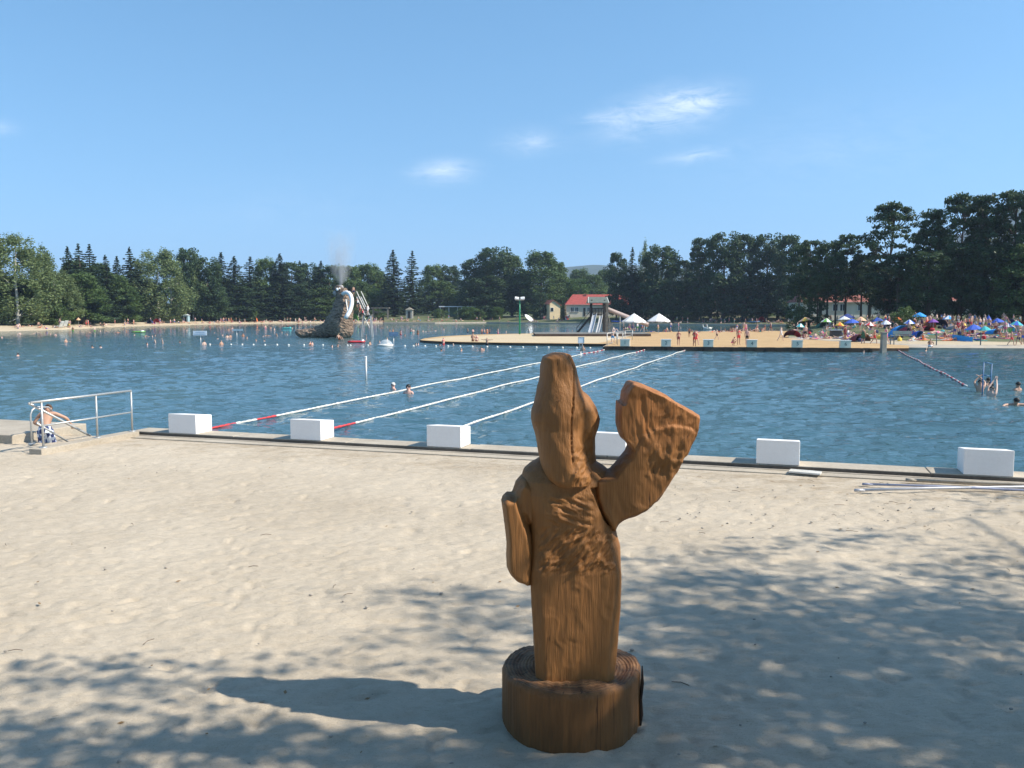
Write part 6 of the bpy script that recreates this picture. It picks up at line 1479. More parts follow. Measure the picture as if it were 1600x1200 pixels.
POSES = {
    'stand': posed(),
    'hip': posed(elR=(.33, .08, 1.13), wrR=(.20, -.04, .98), haR=(.13, -.08, .96), knL=(-.13, -.06, .48)),
    'walk': posed(knL=(-.09, -.20, .50), anL=(-.09, -.22, .10), toL=(-.09, -.36, .06), knR=(.09, .12, .48), anR=(.09, .36, .14), toR=(.09, .28, .03), elL=(-.22, .14, 1.12), wrL=(-.23, .18, .88), haL=(-.23, .16, .79), elR=(.22, -.10, 1.12), wrR=(.21, -.27, .93), haR=(.2, -.32, .86)),
    'hold': posed(elR=(.21, -.06, 1.12), wrR=(.08, -.26, 1.12), haR=(.0, -.30, 1.12), elL=(-.21, -.06, 1.12), wrL=(-.08, -.26, 1.15), haL=(0, -.3, 1.16)),
    'armup': posed(elR=(.33, -.02, 1.55), wrR=(.40, -.05, 1.80), haR=(.42, -.06, 1.90)),
    'armsout': posed(elL=(-.43, 0, 1.36), wrL=(-.66, -.03, 1.40), haL=(-.76, -.05, 1.42), elR=(.43, 0, 1.36), wrR=(.66, -.03, 1.42), haR=(.76, -.05, 1.45)),
    'sit': posed(pelvis=(0, 0, .13), belly=(0, .06, .28), chest=(0, .10, .50), neck=(0, .09, .67), head=(0, .06, .775), crown=(0, .07, .86), shL=(-.165, .10, .60), elL=(-.24, .20, .34), wrL=(-.24, .30, .10), haL=(-.25, .33, .04), shR=(.165, .10, .60), elR=(.25, -.08, .44), wrR=(.16, -.32, .46), haR=(.13, -.40, .45),
                 hiL=(-.088, -.06, .13), knL=(-.13, -.40, .46), anL=(-.12, -.66, .09), toL=(-.12, -.80, .04), hiR=(.088, -.06, .13), knR=(.13, -.42, .44), anR=(.12, -.70, .09), toR=(.12, -.84, .04)),
    'sitlong': posed(pelvis=(0, 0, .12), belly=(0, .09, .26), chest=(0, .20, .45), neck=(0, .25, .61), head=(0, .24, .72), crown=(0, .26, .80), shL=(-.165, .21, .54), elL=(-.22, .38, .30), wrL=(-.22, .44, .08), haL=(-.22, .50, .03), shR=(.165, .21, .54), elR=(.22, .38, .30), wrR=(.22, .44, .08), haR=(.22, .5, .03),
                     hiL=(-.088, -.06, .11), knL=(-.10, -.46, .14), anL=(-.10, -.86, .06), toL=(-.11, -.92, .16), hiR=(.088, -.06, .11), knR=(.11, -.42, .30), anR=(.11, -.78, .06), toR=(.11, -.90, .06)),
    'lie': posed(pelvis=(0, 0, .11), belly=(0, .16, .11), chest=(0, .36, .13), neck=(0, .53, .11), head=(0, .635, .12), crown=(0, .72, .12), shL=(-.165, .46, .11), elL=(-.26, .22, .07), wrL=(-.28, -.02, .05), haL=(-.28, -.11, .04), shR=(.165, .46, .11), elR=(.30, .62, .08), wrR=(.16, .80, .08), haR=(.08, .82, .08),
                 hiL=(-.088, -.06, .10), knL=(-.11, -.46, .10), anL=(-.12, -.86, .06), toL=(-.13, -.92, .15), hiR=(.088, -.06, .10), knR=(.12, -.44, .22), anR=(.12, -.80, .06), toR=(.13, -.93, .05)),
    'elbows': posed(pelvis=(0, 0, .11), belly=(0, .16, .14), chest=(0, .33, .24), neck=(0, .46, .36), head=(0, .53, .45), crown=(0, .55, .54), shL=(-.165, .40, .29), elL=(-.20, .44, .05), wrL=(-.12, .64, .05), haL=(-.1, .72, .05), shR=(.165, .40, .29), elR=(.20, .44, .05), wrR=(.12, .64, .05), haR=(.1, .72, .05),
                    hiL=(-.088, -.06, .10), knL=(-.11, -.46, .07), anL=(-.12, -.86, .06), toL=(-.13, -.96, .03), hiR=(.088, -.06, .10), knR=(.11, -.46, .08), anR=(.12, -.80, .22), toR=(.13, -.88, .32)),
    'squat': posed(pelvis=(0, .02, .36), belly=(0, -.06, .50), chest=(0, -.17, .68), neck=(0, -.24, .84), head=(0, -.28, .94), crown=(0, -.28, 1.03), shL=(-.165, -.20, .78), elL=(-.25, -.42, .62), wrL=(-.14, -.56, .50), haL=(-.1, -.62, .44), shR=(.165, -.20, .78), elR=(.25, -.42, .62), wrR=(.2, -.60, .48), haR=(.2, -.66, .41),
                   hiL=(-.10, .02, .34), knL=(-.17, -.38, .50), anL=(-.14, -.10, .09), toL=(-.16, -.26, .03), hiR=(.10, .02, .34), knR=(.17, -.38, .50), anR=(.14, -.10, .09), toR=(.16, -.26, .03)),
    'float': posed(pelvis=(0, .30, -.28), belly=(0, .22, -.16), chest=(0, .10, -.02), neck=(0, -.02, .10), head=(0, -.06, .19), crown=(0, -.04, .27), shL=(-.165, .06, .06), elL=(-.40, -.02, .06), wrL=(-.60, -.16, -.01), haL=(-.68, -.22, -.04), shR=(.165, .06, .06), elR=(.40, -.02, .06), wrR=(.60, -.16, -.01), haR=(.68, -.22, -.04),
                   hiL=(-.088, .36, -.34), knL=(-.12, .66, -.50), anL=(-.12, .95, -.55), toL=(-.12, 1.08, -.58), hiR=(.088, .36, -.34), knR=(.12, .66, -.50), anR=(.12, .95, -.55), toR=(.12, 1.08, -.58)),
    'back': posed(pelvis=(-.25, 0, -.06), belly=(-.10, 0, -.03), chest=(.12, 0, .01), neck=(.28, 0, .03), head=(.38, 0, .06), crown=(.47, 0, .06), shL=(.20, -.165, .02), elL=(.10, -.34, .18), wrL=(.30, -.30, .36), haL=(.36, -.28, .42), shR=(.20, .165, .02), elR=(.02, .26, -.04), wrR=(-.2, .28, -.06), haR=(-.3, .28, -.06),
                  hiL=(-.32, -.088, -.08), knL=(-.70, -.10, -.04), anL=(-1.05, -.10, -.06), toL=(-1.12, -.10, .06), hiR=(-.32, .088, -.08), knR=(-.7, .10, -.14), anR=(-1.05, .10, -.1), toR=(-1.12, .10, .03)),
    'hang': posed(elL=(-.20, -.12, 1.60), wrL=(-.16, -.24, 1.86), haL=(-.15, -.27, 1.95), elR=(.20, -.12, 1.60), wrR=(.16, -.24, 1.86), haR=(.15, -.27, 1.95), head=(0, -.05, 1.555), crown=(0, -.05, 1.64)),
    'climb': posed(elL=(-.22, -.16, 1.48), wrL=(-.20, -.34, 1.60), haL=(-.20, -.38, 1.68), elR=(.24, -.18, 1.20), wrR=(.20, -.38, 1.28), haR=(.2, -.42, 1.34), knL=(-.12, -.30, .66), anL=(-.12, -.22, .28), toL=(-.12, -.36, .24)),
}
SKINS = [simple('fair_skin', (.62, .42, .33), .55, 0, .06), simple('tanned_skin', (.48, .28, .19), .5, 0, .06), simple('pink_skin', (.64, .38, .30), .55, 0, .06), simple('deep_tan_skin', (.33, .165, .10), .5, 0, .06)]
HAIRS = {'dark': simple('dark_hair', (.018, .013, .010), .6), 'brown': simple('brown_hair', (.09, .05, .025), .6), 'fair': simple('fair_hair', (.38, .27, .13), .6), 'white': simple('white_hair', (.62, .60, .56), .7)}
def seg_d(p, a, b):
    ab = b - a; t = np.clip(((p - a) @ ab) / (ab @ ab + 1e-9), 0, 1); return np.linalg.norm(p - a - t[:, None] * ab, axis=1), t
def body_mesh(J, name='body', levels=1, face=False, fingers=False, top='band'):
    me = bpy.data.meshes.new('skel'); keys = list(J); idx = {k_: i for i, k_ in enumerate(keys)}
    vs = [Vector(J[k_][:3]) for k_ in keys]; rad = [J[k_][3] for k_ in keys]; ed = [(idx[a], idx[b]) for a, b in EDG]
    if fingers:
        for s in 'LR':
            w, h = vs[idx['wr' + s]], vs[idx['ha' + s]]; d = (h - w).normalized(); sd_ = d.cross(Vector((0, 0, 1)) if abs(d.z) < .8 else Vector((0, 1, 0))).normalized(); nn_ = d.cross(sd_)
            for k_, (o, l) in enumerate(((-.030, .062), (-.010, .075), (.010, .070), (.029, .055), (.045, .03))):
                b0 = len(vs); a = h + sd_ * o + d * (.012 if k_ < 4 else -.03); curl = nn_ * (.018 if k_ < 4 else .0)
                vs += [a, a + d * l * .55 + sd_ * (o * .25 + (.02 if k_ == 4 else 0)) + curl * .3, a + d * l + sd_ * (o * .3 + (.022 if k_ == 4 else 0)) + curl]; rad += [.0095, .009, .0075]
                ed += [(idx['ha' + s], b0), (b0, b0 + 1), (b0 + 1, b0 + 2)]
    me.from_pydata(vs, ed, []); o = bpy.data.objects.new('tmp', me); COL.objects.link(o)
    md = o.modifiers.new('skin', 'SKIN'); sv = me.skin_vertices[0].data if me.skin_vertices else None
    if sv is None: me.skin_vertices.new() if hasattr(me.skin_vertices, 'new') else None; sv = me.skin_vertices[0].data
    for i, r in enumerate(rad): sv[i].radius = (r, r); sv[i].use_root = (i == 0)
    md.use_smooth_shade = True
    sb = o.modifiers.new('s', 'SUBSURF'); sb.levels = levels; sb.render_levels = levels
    out = evaluated(o); bpy.data.objects.remove(o); n = len(out.polygons)
    c = np.zeros(n * 3, np.float32); out.polygons.foreach_get('center', c); c = c.reshape(-1, 3).astype(float)
    P = {k_: np.array(J[k_][:3]) for k_ in keys}
    D = []; Tt = []
    for a, b in EDG: d, t = seg_d(c, P[a], P[b]); D.append(d - .45 * (J[a][3] + J[b][3])); Tt.append(t)
    D = np.array(D); Tt = np.array(Tt); w = D.argmin(0); en = [EDG[i] for i in w]; tt = Tt[w, np.arange(n)]
    mi = np.zeros(n, np.int32)
    hd, cr, nk = P['head'], P['crown'], P['neck']; up = (cr - nk); up /= np.linalg.norm(up)
    ch = P['chest']; sh = P['shR'] - P['shL']; fwd = np.cross(up, sh); fwd /= np.linalg.norm(fwd); 
    for i in range(n):
        a, b = en[i]
        if a in ('head', 'neck') and b in ('crown', 'head'):
            q = c[i] - hd; f_ = q @ -fwd if False else q @ fwd; u_ = q @ up
            if b == 'crown' or u_ > -.03:
                if u_ > .055 or (f_ < .02 and u_ > -.05): mi[i] = 1
        elif a == 'pelvis' or (a.startswith('hi') and tt[i] < .48) or (a == 'belly' and tt[i] < .05): mi[i] = 2
        elif (a == 'belly' and tt[i] > .55) or (a == 'chest' and b.startswith('sh') and tt[i] < .25) or (a == 'chest' and b == 'neck' and tt[i] < .1): mi[i] = 3
        if a == 'pelvis' and b == 'belly' and tt[i] > .35: mi[i] = 4
        elif (a == 'belly' and tt[i] <= .55): mi[i] = 4
    out.materials.clear()
    for _ in range(5): out.materials.append(SKINS[0])
    out.polygons.foreach_set('material_index', mi); out.polygons.foreach_set('use_smooth', np.ones(n, dtype=bool)); out.name = name
    return out
BODY = {k_: body_mesh(J, 'body_' + k_) for k_, J in POSES.items()}
PEOPLE = []
def person(pose, loc, rz=0., sc=.93, skin=None, hair='dark', bottom='black', top=None, belly=None, desc='', px=0, grp='bathers', place=''):
    o = bpy.data.objects.new('person', BODY[pose]); COL.objects.link(o); o.location = loc; o.rotation_euler = (0, 0, rz); o.scale = (sc, sc, sc)
    sk = SKINS[skin if skin is not None else rnd.choice([0, 0, 1, 1, 2, 3])]
    ms = [sk, HAIRS[hair], fab(bottom), fab(top) if top else sk, fab(belly) if belly else sk]
    for s, m in zip(o.material_slots, ms): s.link = 'OBJECT'; s.material = m
    PEOPLE.append((o, desc, px, grp, place)); return o
SUITS = ['black', 'red', 'blue', 'navy', 'dark blue', 'turquoise', 'pink', 'orange', 'green', 'purple', 'white', 'maroon']
HAIRC = ['dark', 'dark', 'brown', 'brown', 'fair']
def outfit():
    b = rnd.choice(SUITS); k_ = rnd.random()
    if k_ < .45: return b, None, None, f'{b} swim shorts'
    if k_ < .75: return b, b, None, f'{b} bikini'
    if k_ < .9: return b, b, b, f'{b} swimsuit'
    t = rnd.choice(['white', 'grey', 'pink', 'maroon', 'blue']); return b, t, t, f'{t} shirt and {b} shorts'

# ---- landmarks by picture position, for telling people apart
def nearmark(px, marks):
    m = min(marks, key=lambda q: abs(q[0] - px)); d = px - m[0]
    return ('below ' if abs(d) < 4 else ('right of ' if d > 0 else 'left of ')) + m[1]
LM_L = [(30, 'the leftmost birches'), (95, 'the white loungers'), (122, 'the small peach parasol'), (190, 'the spruces'), (216, 'the green air mattress'), (245, 'the red tent'), (291, 'the pale blue cabin'), (312, 'the white sign'), (371, 'the faded sign'), (398, 'the pointed red tent'), (448, 'the turquoise mattress'), (490, 'the creature tail')]
LM_C = [(520, 'the sea creature'), (557, 'the red raft'), (575, 'the ladder'), (603, 'the clear dome'), (615, 'the blue sign'), (660, 'the tip of the sand'), (741, 'the wading pair'), (812, 'the green mast'), (908, 'the blank sign'), (933, 'the slide tower'), (990, 'the left white parasol'), (1029, 'the right white parasol'), (1103, 'block three'), (1175, 'block four'), (1246, 'block five')]
LM_R = [(1237, 'the maroon shelter'), (1260, 'the yellow parasol'), (1305, 'the tennis table'), (1332, 'the blue parasols'), (1382, 'the pale pillar'), (1406, 'the bright blue shelter'), (1450, 'the orange tent'), (1468, 'the navy tent'), (1503, 'the blue windbreak'), (1523, 'the broad blue parasol'), (1545, 'the half folded parasol'), (1580, 'the lime green shelter')]
LM = LM_L + LM_C + LM_R

# ---- swimmers: (px, py at the water, kind)
def swim(px, py, hair='dark', kind='head', skin=None, bottom=None, top=None, rz=None, sc=None, desc=None, place='lake'):
    b = bottom or rnd.choice(SUITS); sc = sc or rnd.uniform(.86, 1.02); rz = rnd.uniform(-2.6, 2.6) if rz is None else rz
    p = gp(px, py, 0)
    if kind == 'head': person('stand', p + Vector((0, 0, -1.40 * sc)), rz, sc, skin, hair, b, top or None, desc=desc or f'{hair}-haired swimmer with only the head showing', px=px, grp='swimmers', place=place)
    elif kind == 'chest': person(rnd.choice(['stand', 'hold', 'hip']), p + Vector((0, 0, -1.16 * sc)), rz, sc, skin, hair, b, top, desc=desc or f'{hair}-haired bather standing chest deep', px=px, grp='swimmers', place=place)
    elif kind == 'waist': person(rnd.choice(['stand', 'hip', 'hold']), p + Vector((0, 0, -.80 * sc)), rz, sc, skin, hair, b, top, desc=desc or f'{hair}-haired bather in {b} standing waist deep', px=px, grp='swimmers', place=place)
    elif kind == 'float': person('float', p + Vector((0, 0, .0)), rz, sc, skin, hair, b, top, desc=desc or f'{hair}-haired swimmer gliding low', px=px, grp='swimmers', place=place)
    elif kind == 'up': person('armup', p + Vector((0, 0, -1.15 * sc)), rz, sc, skin, hair, b, top, desc=desc or f'{hair}-haired bather raising one arm', px=px, grp='swimmers', place=place)
for (x, y, h, k_) in [(3, 528, 'dark', 'head'), (28, 556, 'dark', 'head'), (103, 535, 'dark', 'chest'), (144, 543, 'dark', 'head'), (157, 543, 'dark', 'head'), (31, 522, 'fair', 'float'), (58, 521, 'fair', 'float'), (79, 523, 'fair', 'head'), (87, 524, 'brown', 'float'), (114, 517, 'fair', 'waist'), (140, 521, 'fair', 'float'), (148, 517, 'brown', 'waist'), (167, 519, 'fair', 'float'), (184, 520, 'fair', 'float'), (198, 520, 'fair', 'chest'), (157, 518, 'brown', 'head'), (110, 520.5, 'dark', 'head'),
    (210, 523.5, 'brown', 'head'), (228, 526, 'brown', 'float'), (238, 526, 'dark', 'head'), (242.5, 525, 'dark', 'head'), (230, 539, 'brown', 'head'), (242, 536, 'brown', 'chest'), (254, 537, 'dark', 'up'), (281, 535.5, 'dark', 'head'), (235, 514, 'fair', 'head'), (257, 514, 'fair', 'float'), (292, 517, 'white', 'head'), (319, 539, 'brown', 'chest'), (346, 539, 'brown', 'chest'), (335, 520, 'dark', 'head'), (340, 529.5, 'dark', 'head'), (348, 524.5, 'dark', 'head'), (355, 528, 'dark', 'chest'), (360, 527, 'dark', 'chest'), (380, 526, 'dark', 'chest'), (386, 528.5, 'dark', 'head'), (357, 516, 'fair', 'float'), (363, 514.5, 'fair', 'chest'), (400, 532.5, 'dark', 'head'),
    (402, 516, 'fair', 'float'), (411, 526, 'dark', 'head'), (418, 525, 'brown', 'float'), (415, 513.5, 'brown', 'waist'), (423, 513.5, 'brown', 'chest'), (429, 516, 'dark', 'chest'), (432, 525, 'dark', 'chest'), (440.5, 520, 'fair', 'head'), (448, 523, 'brown', 'float'), (413, 533, 'dark', 'head'), (380, 525, 'brown', 'head'), (457, 513, 'fair', 'head'), (519, 542.5, 'dark', 'head'), (528, 541.5, 'dark', 'head'),
    (562, 511.5, 'dark', 'float'), (582, 511.5, 'brown', 'chest'), (596, 513, 'fair', 'float'), (605, 511, 'dark', 'head'), (609, 518, 'brown', 'chest'), (614, 518, 'fair', 'chest'), (633, 524.5, 'dark', 'head'), (642, 520, 'dark', 'waist'), (646, 518, 'brown', 'chest'), (653, 522, 'brown', 'waist'), (661, 518, 'brown', 'head'), (669, 518.5, 'dark', 'float'), (680, 517, 'dark', 'float'), (693, 516, 'dark', 'chest'), (650, 539.5, 'dark', 'head'), (653.5, 539, 'dark', 'head'), (689.5, 548.5, 'dark', 'head'), (721, 548, 'brown', 'head'), (708, 539.5, 'dark', 'head'), (687, 539.5, 'dark', 'head'), (752, 549, 'brown', 'chest'), (756, 548, 'brown', 'head'),
    (791, 519, 'dark', 'head'), (826, 518, 'dark', 'chest'), (861, 515, 'fair', 'float'), (868, 513, 'fair', 'chest'), (894, 517, 'dark', 'head'), (1447, 548, 'dark', 'head'), (1349, 551, 'dark', 'head'), (593, 538, 'dark', 'chest'), (605, 539, 'brown', 'waist'), (578, 538.5, 'brown', 'chest')]:
    swim(x, y, h, k_, place=nearmark(x, LM_L + LM_C))
swim(626, 523, 'dark', 'waist', 2, 'red', 'red', desc='bather in a red swimsuit standing waist deep', place='right of the blue sign')
swim(485, 539.5, 'brown', 'chest', 2, 'orange', 'orange', desc='child in orange standing chest deep', place='below the sea creature\'s tail', sc=.85)
swim(488, 539.5, 'brown', 'chest', 2, 'orange', None, desc='second child pressed close beside the one in orange', place='below the creature', sc=.9)
swim(693, 538.5, 'dark', 'waist', 2, 'red', 'red', desc='dark-haired bather in a red bikini standing waist deep', place='by the tip of the sand')
swim(572, 529, 'dark', 'up', 2, 'red', None, desc='child waving one arm over the red raft', place='', sc=.8)
swim(566, 534, 'dark', 'chest', 2, 'red', 'red', desc='child leaning on the red and white raft', place='', sc=.75)
for x, y, b, t in [(730.5, 519.5, 'navy', None), (739, 521, 'black', None), (753, 521, 'red', 'red'), (757, 521, 'dark blue', None), (761, 520.5, 'orange', 'orange'), (765, 520, 'black', None)]:
    swim(x, y, rnd.choice(HAIRC), 'waist', None, b, t, place=nearmark(x, [(740, 'the wading pair'), (812, 'the green mast')]))
swim(778, 521, 'brown', 'waist', 2, 'pink', 'pink', desc='bather in pink sitting at the rear edge of the pale sand', place='')
p = gp(741, 537.3, 0); person('hold', p + Vector((-.15, 0, -.45)), 2.9, .98, 1, 'brown', 'brown', None, desc='taller of a close pair standing knee deep at the island\'s front edge', px=741)
person('hip', p + Vector((.25, .1, -.5)), 3.3, .93, 0, 'fair', 'maroon', 'maroon', desc='shorter of a close pair standing knee deep at the island\'s front edge', px=743)
person('armsout', gp(761, 541.5, 0) + Vector((0, 0, -.42)), 3.0, .80, 1, 'brown', 'black', None, desc='child in black shorts with arms spread wading before the island', px=761)
swim(911, 547.5, 'dark', 'chest', 1, 'black', None, rz=2.9, desc='dark-haired swimmer behind the blank white sign', place='')
person('back', gp(1123, 547.8, 0), .1, .95, 0, 'dark', 'black', None, desc='swimmer on the back with one arm raised beside starting block three', px=1125)
person('lie', gp(1376, 547.4, 0) + Vector((0, 0, .0)), R(90), .9, 1, 'dark', 'black', None, desc='bather stretched out low in the water by the pale pillar', px=1376)

# ---- on the island and the dock
def land(pose, px, py, z, **k): return person(pose, gp(px, py, z), k.pop('rz', rnd.uniform(-3, 3)), k.pop('sc', .93), px=px, **k)
SZ = .26
land('hip', 1060, 540, .345, skin=1, hair='dark', bottom='maroon', top='maroon', rz=.3, sc=.86, desc='tanned bather in a maroon bikini standing on the dock beside block two')
land('stand', 1077, 527, SZ, skin=3, hair='dark', bottom='black', sc=.75, desc='small child in black standing at the sand behind block two')
land('hold', 1085, 541, .345, skin=3, hair='dark', bottom='red', top='red', rz=2.8, sc=.88, desc='bather in red standing on the dock just left of block three')
land('walk', 1088, 539.5, .345, skin=2, hair='brown', bottom='red', top='red', belly='red', rz=1.2, sc=.88, desc='second bather in red close behind on the dock left of block three')
land('walk', 1120, 531.5, SZ, skin=0, hair='dark', bottom='black', rz=1.4, sc=.78, desc='boy in black shorts striding across the tan sand')
land('squat', 1144, 540, .345, skin=1, hair='brown', bottom='pink', sc=.8, rz=.8, desc='child bending down on the dock between block three and four')
land('hip', 1154, 539, .345, skin=1, hair='dark', bottom='red', top='red', rz=.2, sc=.97, desc='slim bather in a red bikini on the dock left of block four')
land('stand', 1167, 539.4, .345, skin=2, hair='dark', bottom='black', top=None, rz=2.6, sc=.93, desc='bather in black trunks standing right behind block four')
land('stand', 1165, 521, SZ, skin=2, hair='brown', bottom='pink', top='pink', rz=0, sc=.95, desc='bather in pink standing in front of the low bench on the sand')
for x, h, b in [(1145, 'brown', 'red'), (1149, 'fair', 'red'), (1160, 'dark', 'navy'), (1180, 'dark', 'black'), (1183, 'brown', 'black')]:
    land('sit', x, 518.3, SZ, hair=h, bottom=b, desc=f'child in {b} sitting by the low bench at the back of the sand', sc=.85)
land('walk', 1204, 519.5, SZ, skin=0, hair='dark', bottom='maroon', top='maroon', belly='maroon', rz=2, sc=1.0, desc='person in a maroon shirt walking along the rear of the sand')
land('walk', 1220, 533, SZ, skin=0, hair='dark', bottom='white', top='white', belly='white', rz=1.57, sc=1.0, desc='long-legged bather in a white top striding towards the maroon shelter')
land('stand', 1060, 516.5, SZ, skin=2, hair='dark', bottom='grey', top='pink', belly='pink', sc=.9, desc='person in a pink shirt standing right of the right white parasol')
land('walk', 1048, 516, SZ, skin=2, hair='brown', bottom='blue', top='white', sc=.9, desc='person in blue shorts walking below the right white parasol')
land('climb', 957, 538.5, .1, skin=0, hair='fair', bottom='bright blue', rz=2.7, sc=.95, desc='fair-haired bather in bright blue shorts standing at the dock corner railing')
land('sit', 959.5, 517.8, SZ + .1, skin=0, hair='fair', bottom='white', top='white', sc=.95, rz=1.2, desc='person in white sitting beside the slide tower')
for i, (x, ps) in enumerate([(974, 'stand'), (977, 'sit'), (980, 'sit'), (983, 'hip'), (986, 'sit'), (989, 'stand'), (992, 'sit'), (996, 'hip')]):
    b, t, be, d = outfit(); land(ps, x, 517.6, SZ, hair=rnd.choice(HAIRC), bottom=b, top=t, belly=be, sc=.88, desc=f'person in {d} in the shade of the left white parasol')
# ---- sea creature
CY_ = 116.5; CXP = lambda px, py, dy=0: Vector((ad(px, py, CY_).x, CY_ + dy, ad(px, py, CY_).z))
person('sit', gp(529.5, 531.5, 0.0) + Vector((0, 0, .0)), .9, .95, 1, 'fair', 'orange', None, desc='bather in orange sitting at the foot of the sea creature', px=529)
person('stand', CXP(550.5, 456, .9) + Vector((0, 0, -.6)), .5, .85, 1, 'brown', 'navy', None, desc='child standing at the top of the white tube slide', px=550)
for i, (x, y, t) in enumerate([(558, 476, 'white'), (562, 485, None), (566, 492, 'red')]): person('climb', CXP(x, y, .4) + Vector((0, 0, -.5)), -1.9, .82, 1, rnd.choice(HAIRC), ['navy', 'red', 'black'][i], t, t, desc=['highest child climbing the slide ladder, in a white top', 'middle child climbing the slide ladder', 'lowest child climbing the slide ladder, in red'][i], px=x)
person('hip', CXP(573, 491.5, .9), 1, .85, 0, 'fair', 'white', 'white', 'white', desc='child in white standing on the ladder landing', px=573)
# ---- shores: the crowd under the trees round the far lake, hundreds of figures a few pixels high, one mass
POSE_SH = ['stand', 'sit', 'sit', 'sitlong', 'lie', 'walk', 'hip', 'elbows', 'lie']
DESC_P = {'stand': 'standing', 'sit': 'sitting knees up', 'sitlong': 'sitting legs stretched', 'lie': 'lying on the back', 'walk': 'walking', 'hip': 'standing hand on hip', 'elbows': 'lying propped on elbows', 'hold': 'standing arms folded', 'squat': 'squatting'}
def distant_crowd():
    mats = SKINS + [HAIRS['dark'], HAIRS['brown']] + [fab(c) for c in ('white', 'red', 'blue', 'navy', 'pink', 'black', 'grey', 'orange', 'turquoise', 'yellow')]
    arr = {}
    for k_ in POSE_SH:
        me = BODY[k_]; n = len(me.vertices); co = np.zeros(n * 3, np.float32); me.vertices.foreach_get('co', co); m = len(me.polygons); mi = np.zeros(m, np.int32); me.polygons.foreach_get('material_index', mi); arr[k_] = (co.reshape(-1, 3), [tuple(p.vertices) for p in me.polygons], mi)
    VV = []; FF = []; MM = []; nb = 0
    def put(k_, q, rz, sc):
        nonlocal nb
        co, fs, mi = arr[k_]; c, s_ = math.cos(rz), math.sin(rz); v = co @ np.array([[c, s_, 0], [-s_, c, 0], [0, 0, 1]]) * sc + np.array(q); VV.append(v); FF.extend([tuple(i + nb for i in f) for f in fs]); nb += len(v)
        sk = rnd.randrange(4); mp_ = [sk, 4 + rnd.randrange(2), 6 + rnd.randrange(10), sk if rnd.random() < .5 else 6 + rnd.randrange(10), sk if rnd.random() < .7 else 6 + rnd.randrange(4)]; MM.extend(mp_[i] for i in mi)
    for i in range(95): px = rnd.uniform(20, 300) if i < 55 else rnd.uniform(300, 408); put(rnd.choice(POSE_SH), inland('left_shore', px, rnd.uniform(1.5, 10)), rnd.uniform(-3, 3), rnd.uniform(.85, 1.05))
    for i in range(85): put(rnd.choice(POSE_SH), inland('left_shore', rnd.uniform(405, 600), rnd.uniform(1, 11)), rnd.uniform(-3, 3), rnd.uniform(.85, 1.05))
    for i in range(150):
        px = rnd.choice([rnd.uniform(565, 660), rnd.uniform(660, 880), rnd.uniform(1050, 1240), rnd.uniform(1050, 1240)]); put(rnd.choice(POSE_SH), inland('far_shore' if px > 602 else 'left_shore', px, rnd.uniform(1, 12)), rnd.uniform(-3, 3), rnd.uniform(.85, 1.05))
    for i in range(150): put(rnd.choice(POSE_SH), on_ground('right_lawn', rnd.uniform(1238, 1610), rnd.uniform(503.5, 512)), rnd.uniform(-3, 3), rnd.uniform(.85, 1.05))
    for i in range(24): put(rnd.choice(POSE_SH), gp(rnd.uniform(1000, 1240), rnd.uniform(517.5, 519.5), .26), rnd.uniform(-3, 3), rnd.uniform(.7, 1.0))
    me = bpy.data.meshes.new('distant_crowd'); me.from_pydata(np.concatenate(VV).tolist(), [], FF); o = link_mesh('distant_crowd', me, mats); me.polygons.foreach_set('material_index', MM); me.polygons.foreach_set('use_smooth', np.ones(len(FF), dtype=bool))
    tag(o, 'far crowd of sunbathers under the trees along the distant shores', kind='stuff')
distant_crowd()
# ---- right beach
def lawn(pose, px, py, rz=None, **k): return person(pose, on_ground('right_lawn', px, py), rnd.uniform(-3, 3) if rz is None else rz, k.pop('sc', .95), px=px, grp='people on the right beach', **k)
lawn('stand', 1258, 531, 2.9, skin=2, hair='dark', bottom='black', sc=1.05, desc='bather in black shorts standing under the yellow parasol')
lawn('stand', 1246, 517, 1, skin=0, hair='dark', bottom='grey', top='grey', belly='grey', desc='person in grey standing behind the maroon shelter')
lawn('lie', 1274, 530.5, 1.5, skin=2, hair='dark', bottom='pink', top='pink', desc='bather in a pink bikini lying right of the black shorts')
lawn('stand', 1320, 532, .4, skin=3, hair='dark', bottom='maroon', top='maroon', belly='maroon', sc=1.0, desc='dark-clad person standing right of the tennis table')
lawn('hip', 1348, 540.0, 2.6, skin=1, hair='dark', bottom='dark green', top='dark green', belly='dark green', sc=1.08, desc='person in dark green standing near the bank beside the block six')
lawn('walk', 1366, 538.5, 1.2, skin=1, hair='brown', bottom='red', top='red', sc=1.02, desc='bather in a red bikini walking left of the pale pillar')
lawn('walk', 1384, 537.5, -1.2, skin=2, hair='fair', bottom='pink', top='pink', sc=1.02, desc='bather in pink striding right past the pale pillar')
lawn('sit', 1392, 517, 1.2, skin=2, hair='dark', bottom='navy', desc='bather sitting at the left end of the bright blue shelter')
person('squat', on_ground('right_lawn', 1451, 545.2) + Vector((0, -.2, -.1)), 2.5, .98, 3, 'dark', 'white', None, desc='dark tanned bather in white shorts squatting at the water\'s edge', px=1452, grp='people on the right beach')
lawn('walk', 1580, 540, 1.3, skin=1, hair='brown', bottom='red', top='red', sc=.85, desc='child in red walking along the bank at the right')
lawn('walk', 1591, 540, -1.2, skin=1, hair='brown', bottom='navy', top='pink', sc=.85, desc='child in navy and pink walking along the bank')
lawn('stand', 1598, 538, 2, skin=1, hair='dark', bottom='blue', sc=.9, desc='child in blue at the right margin of the bank')
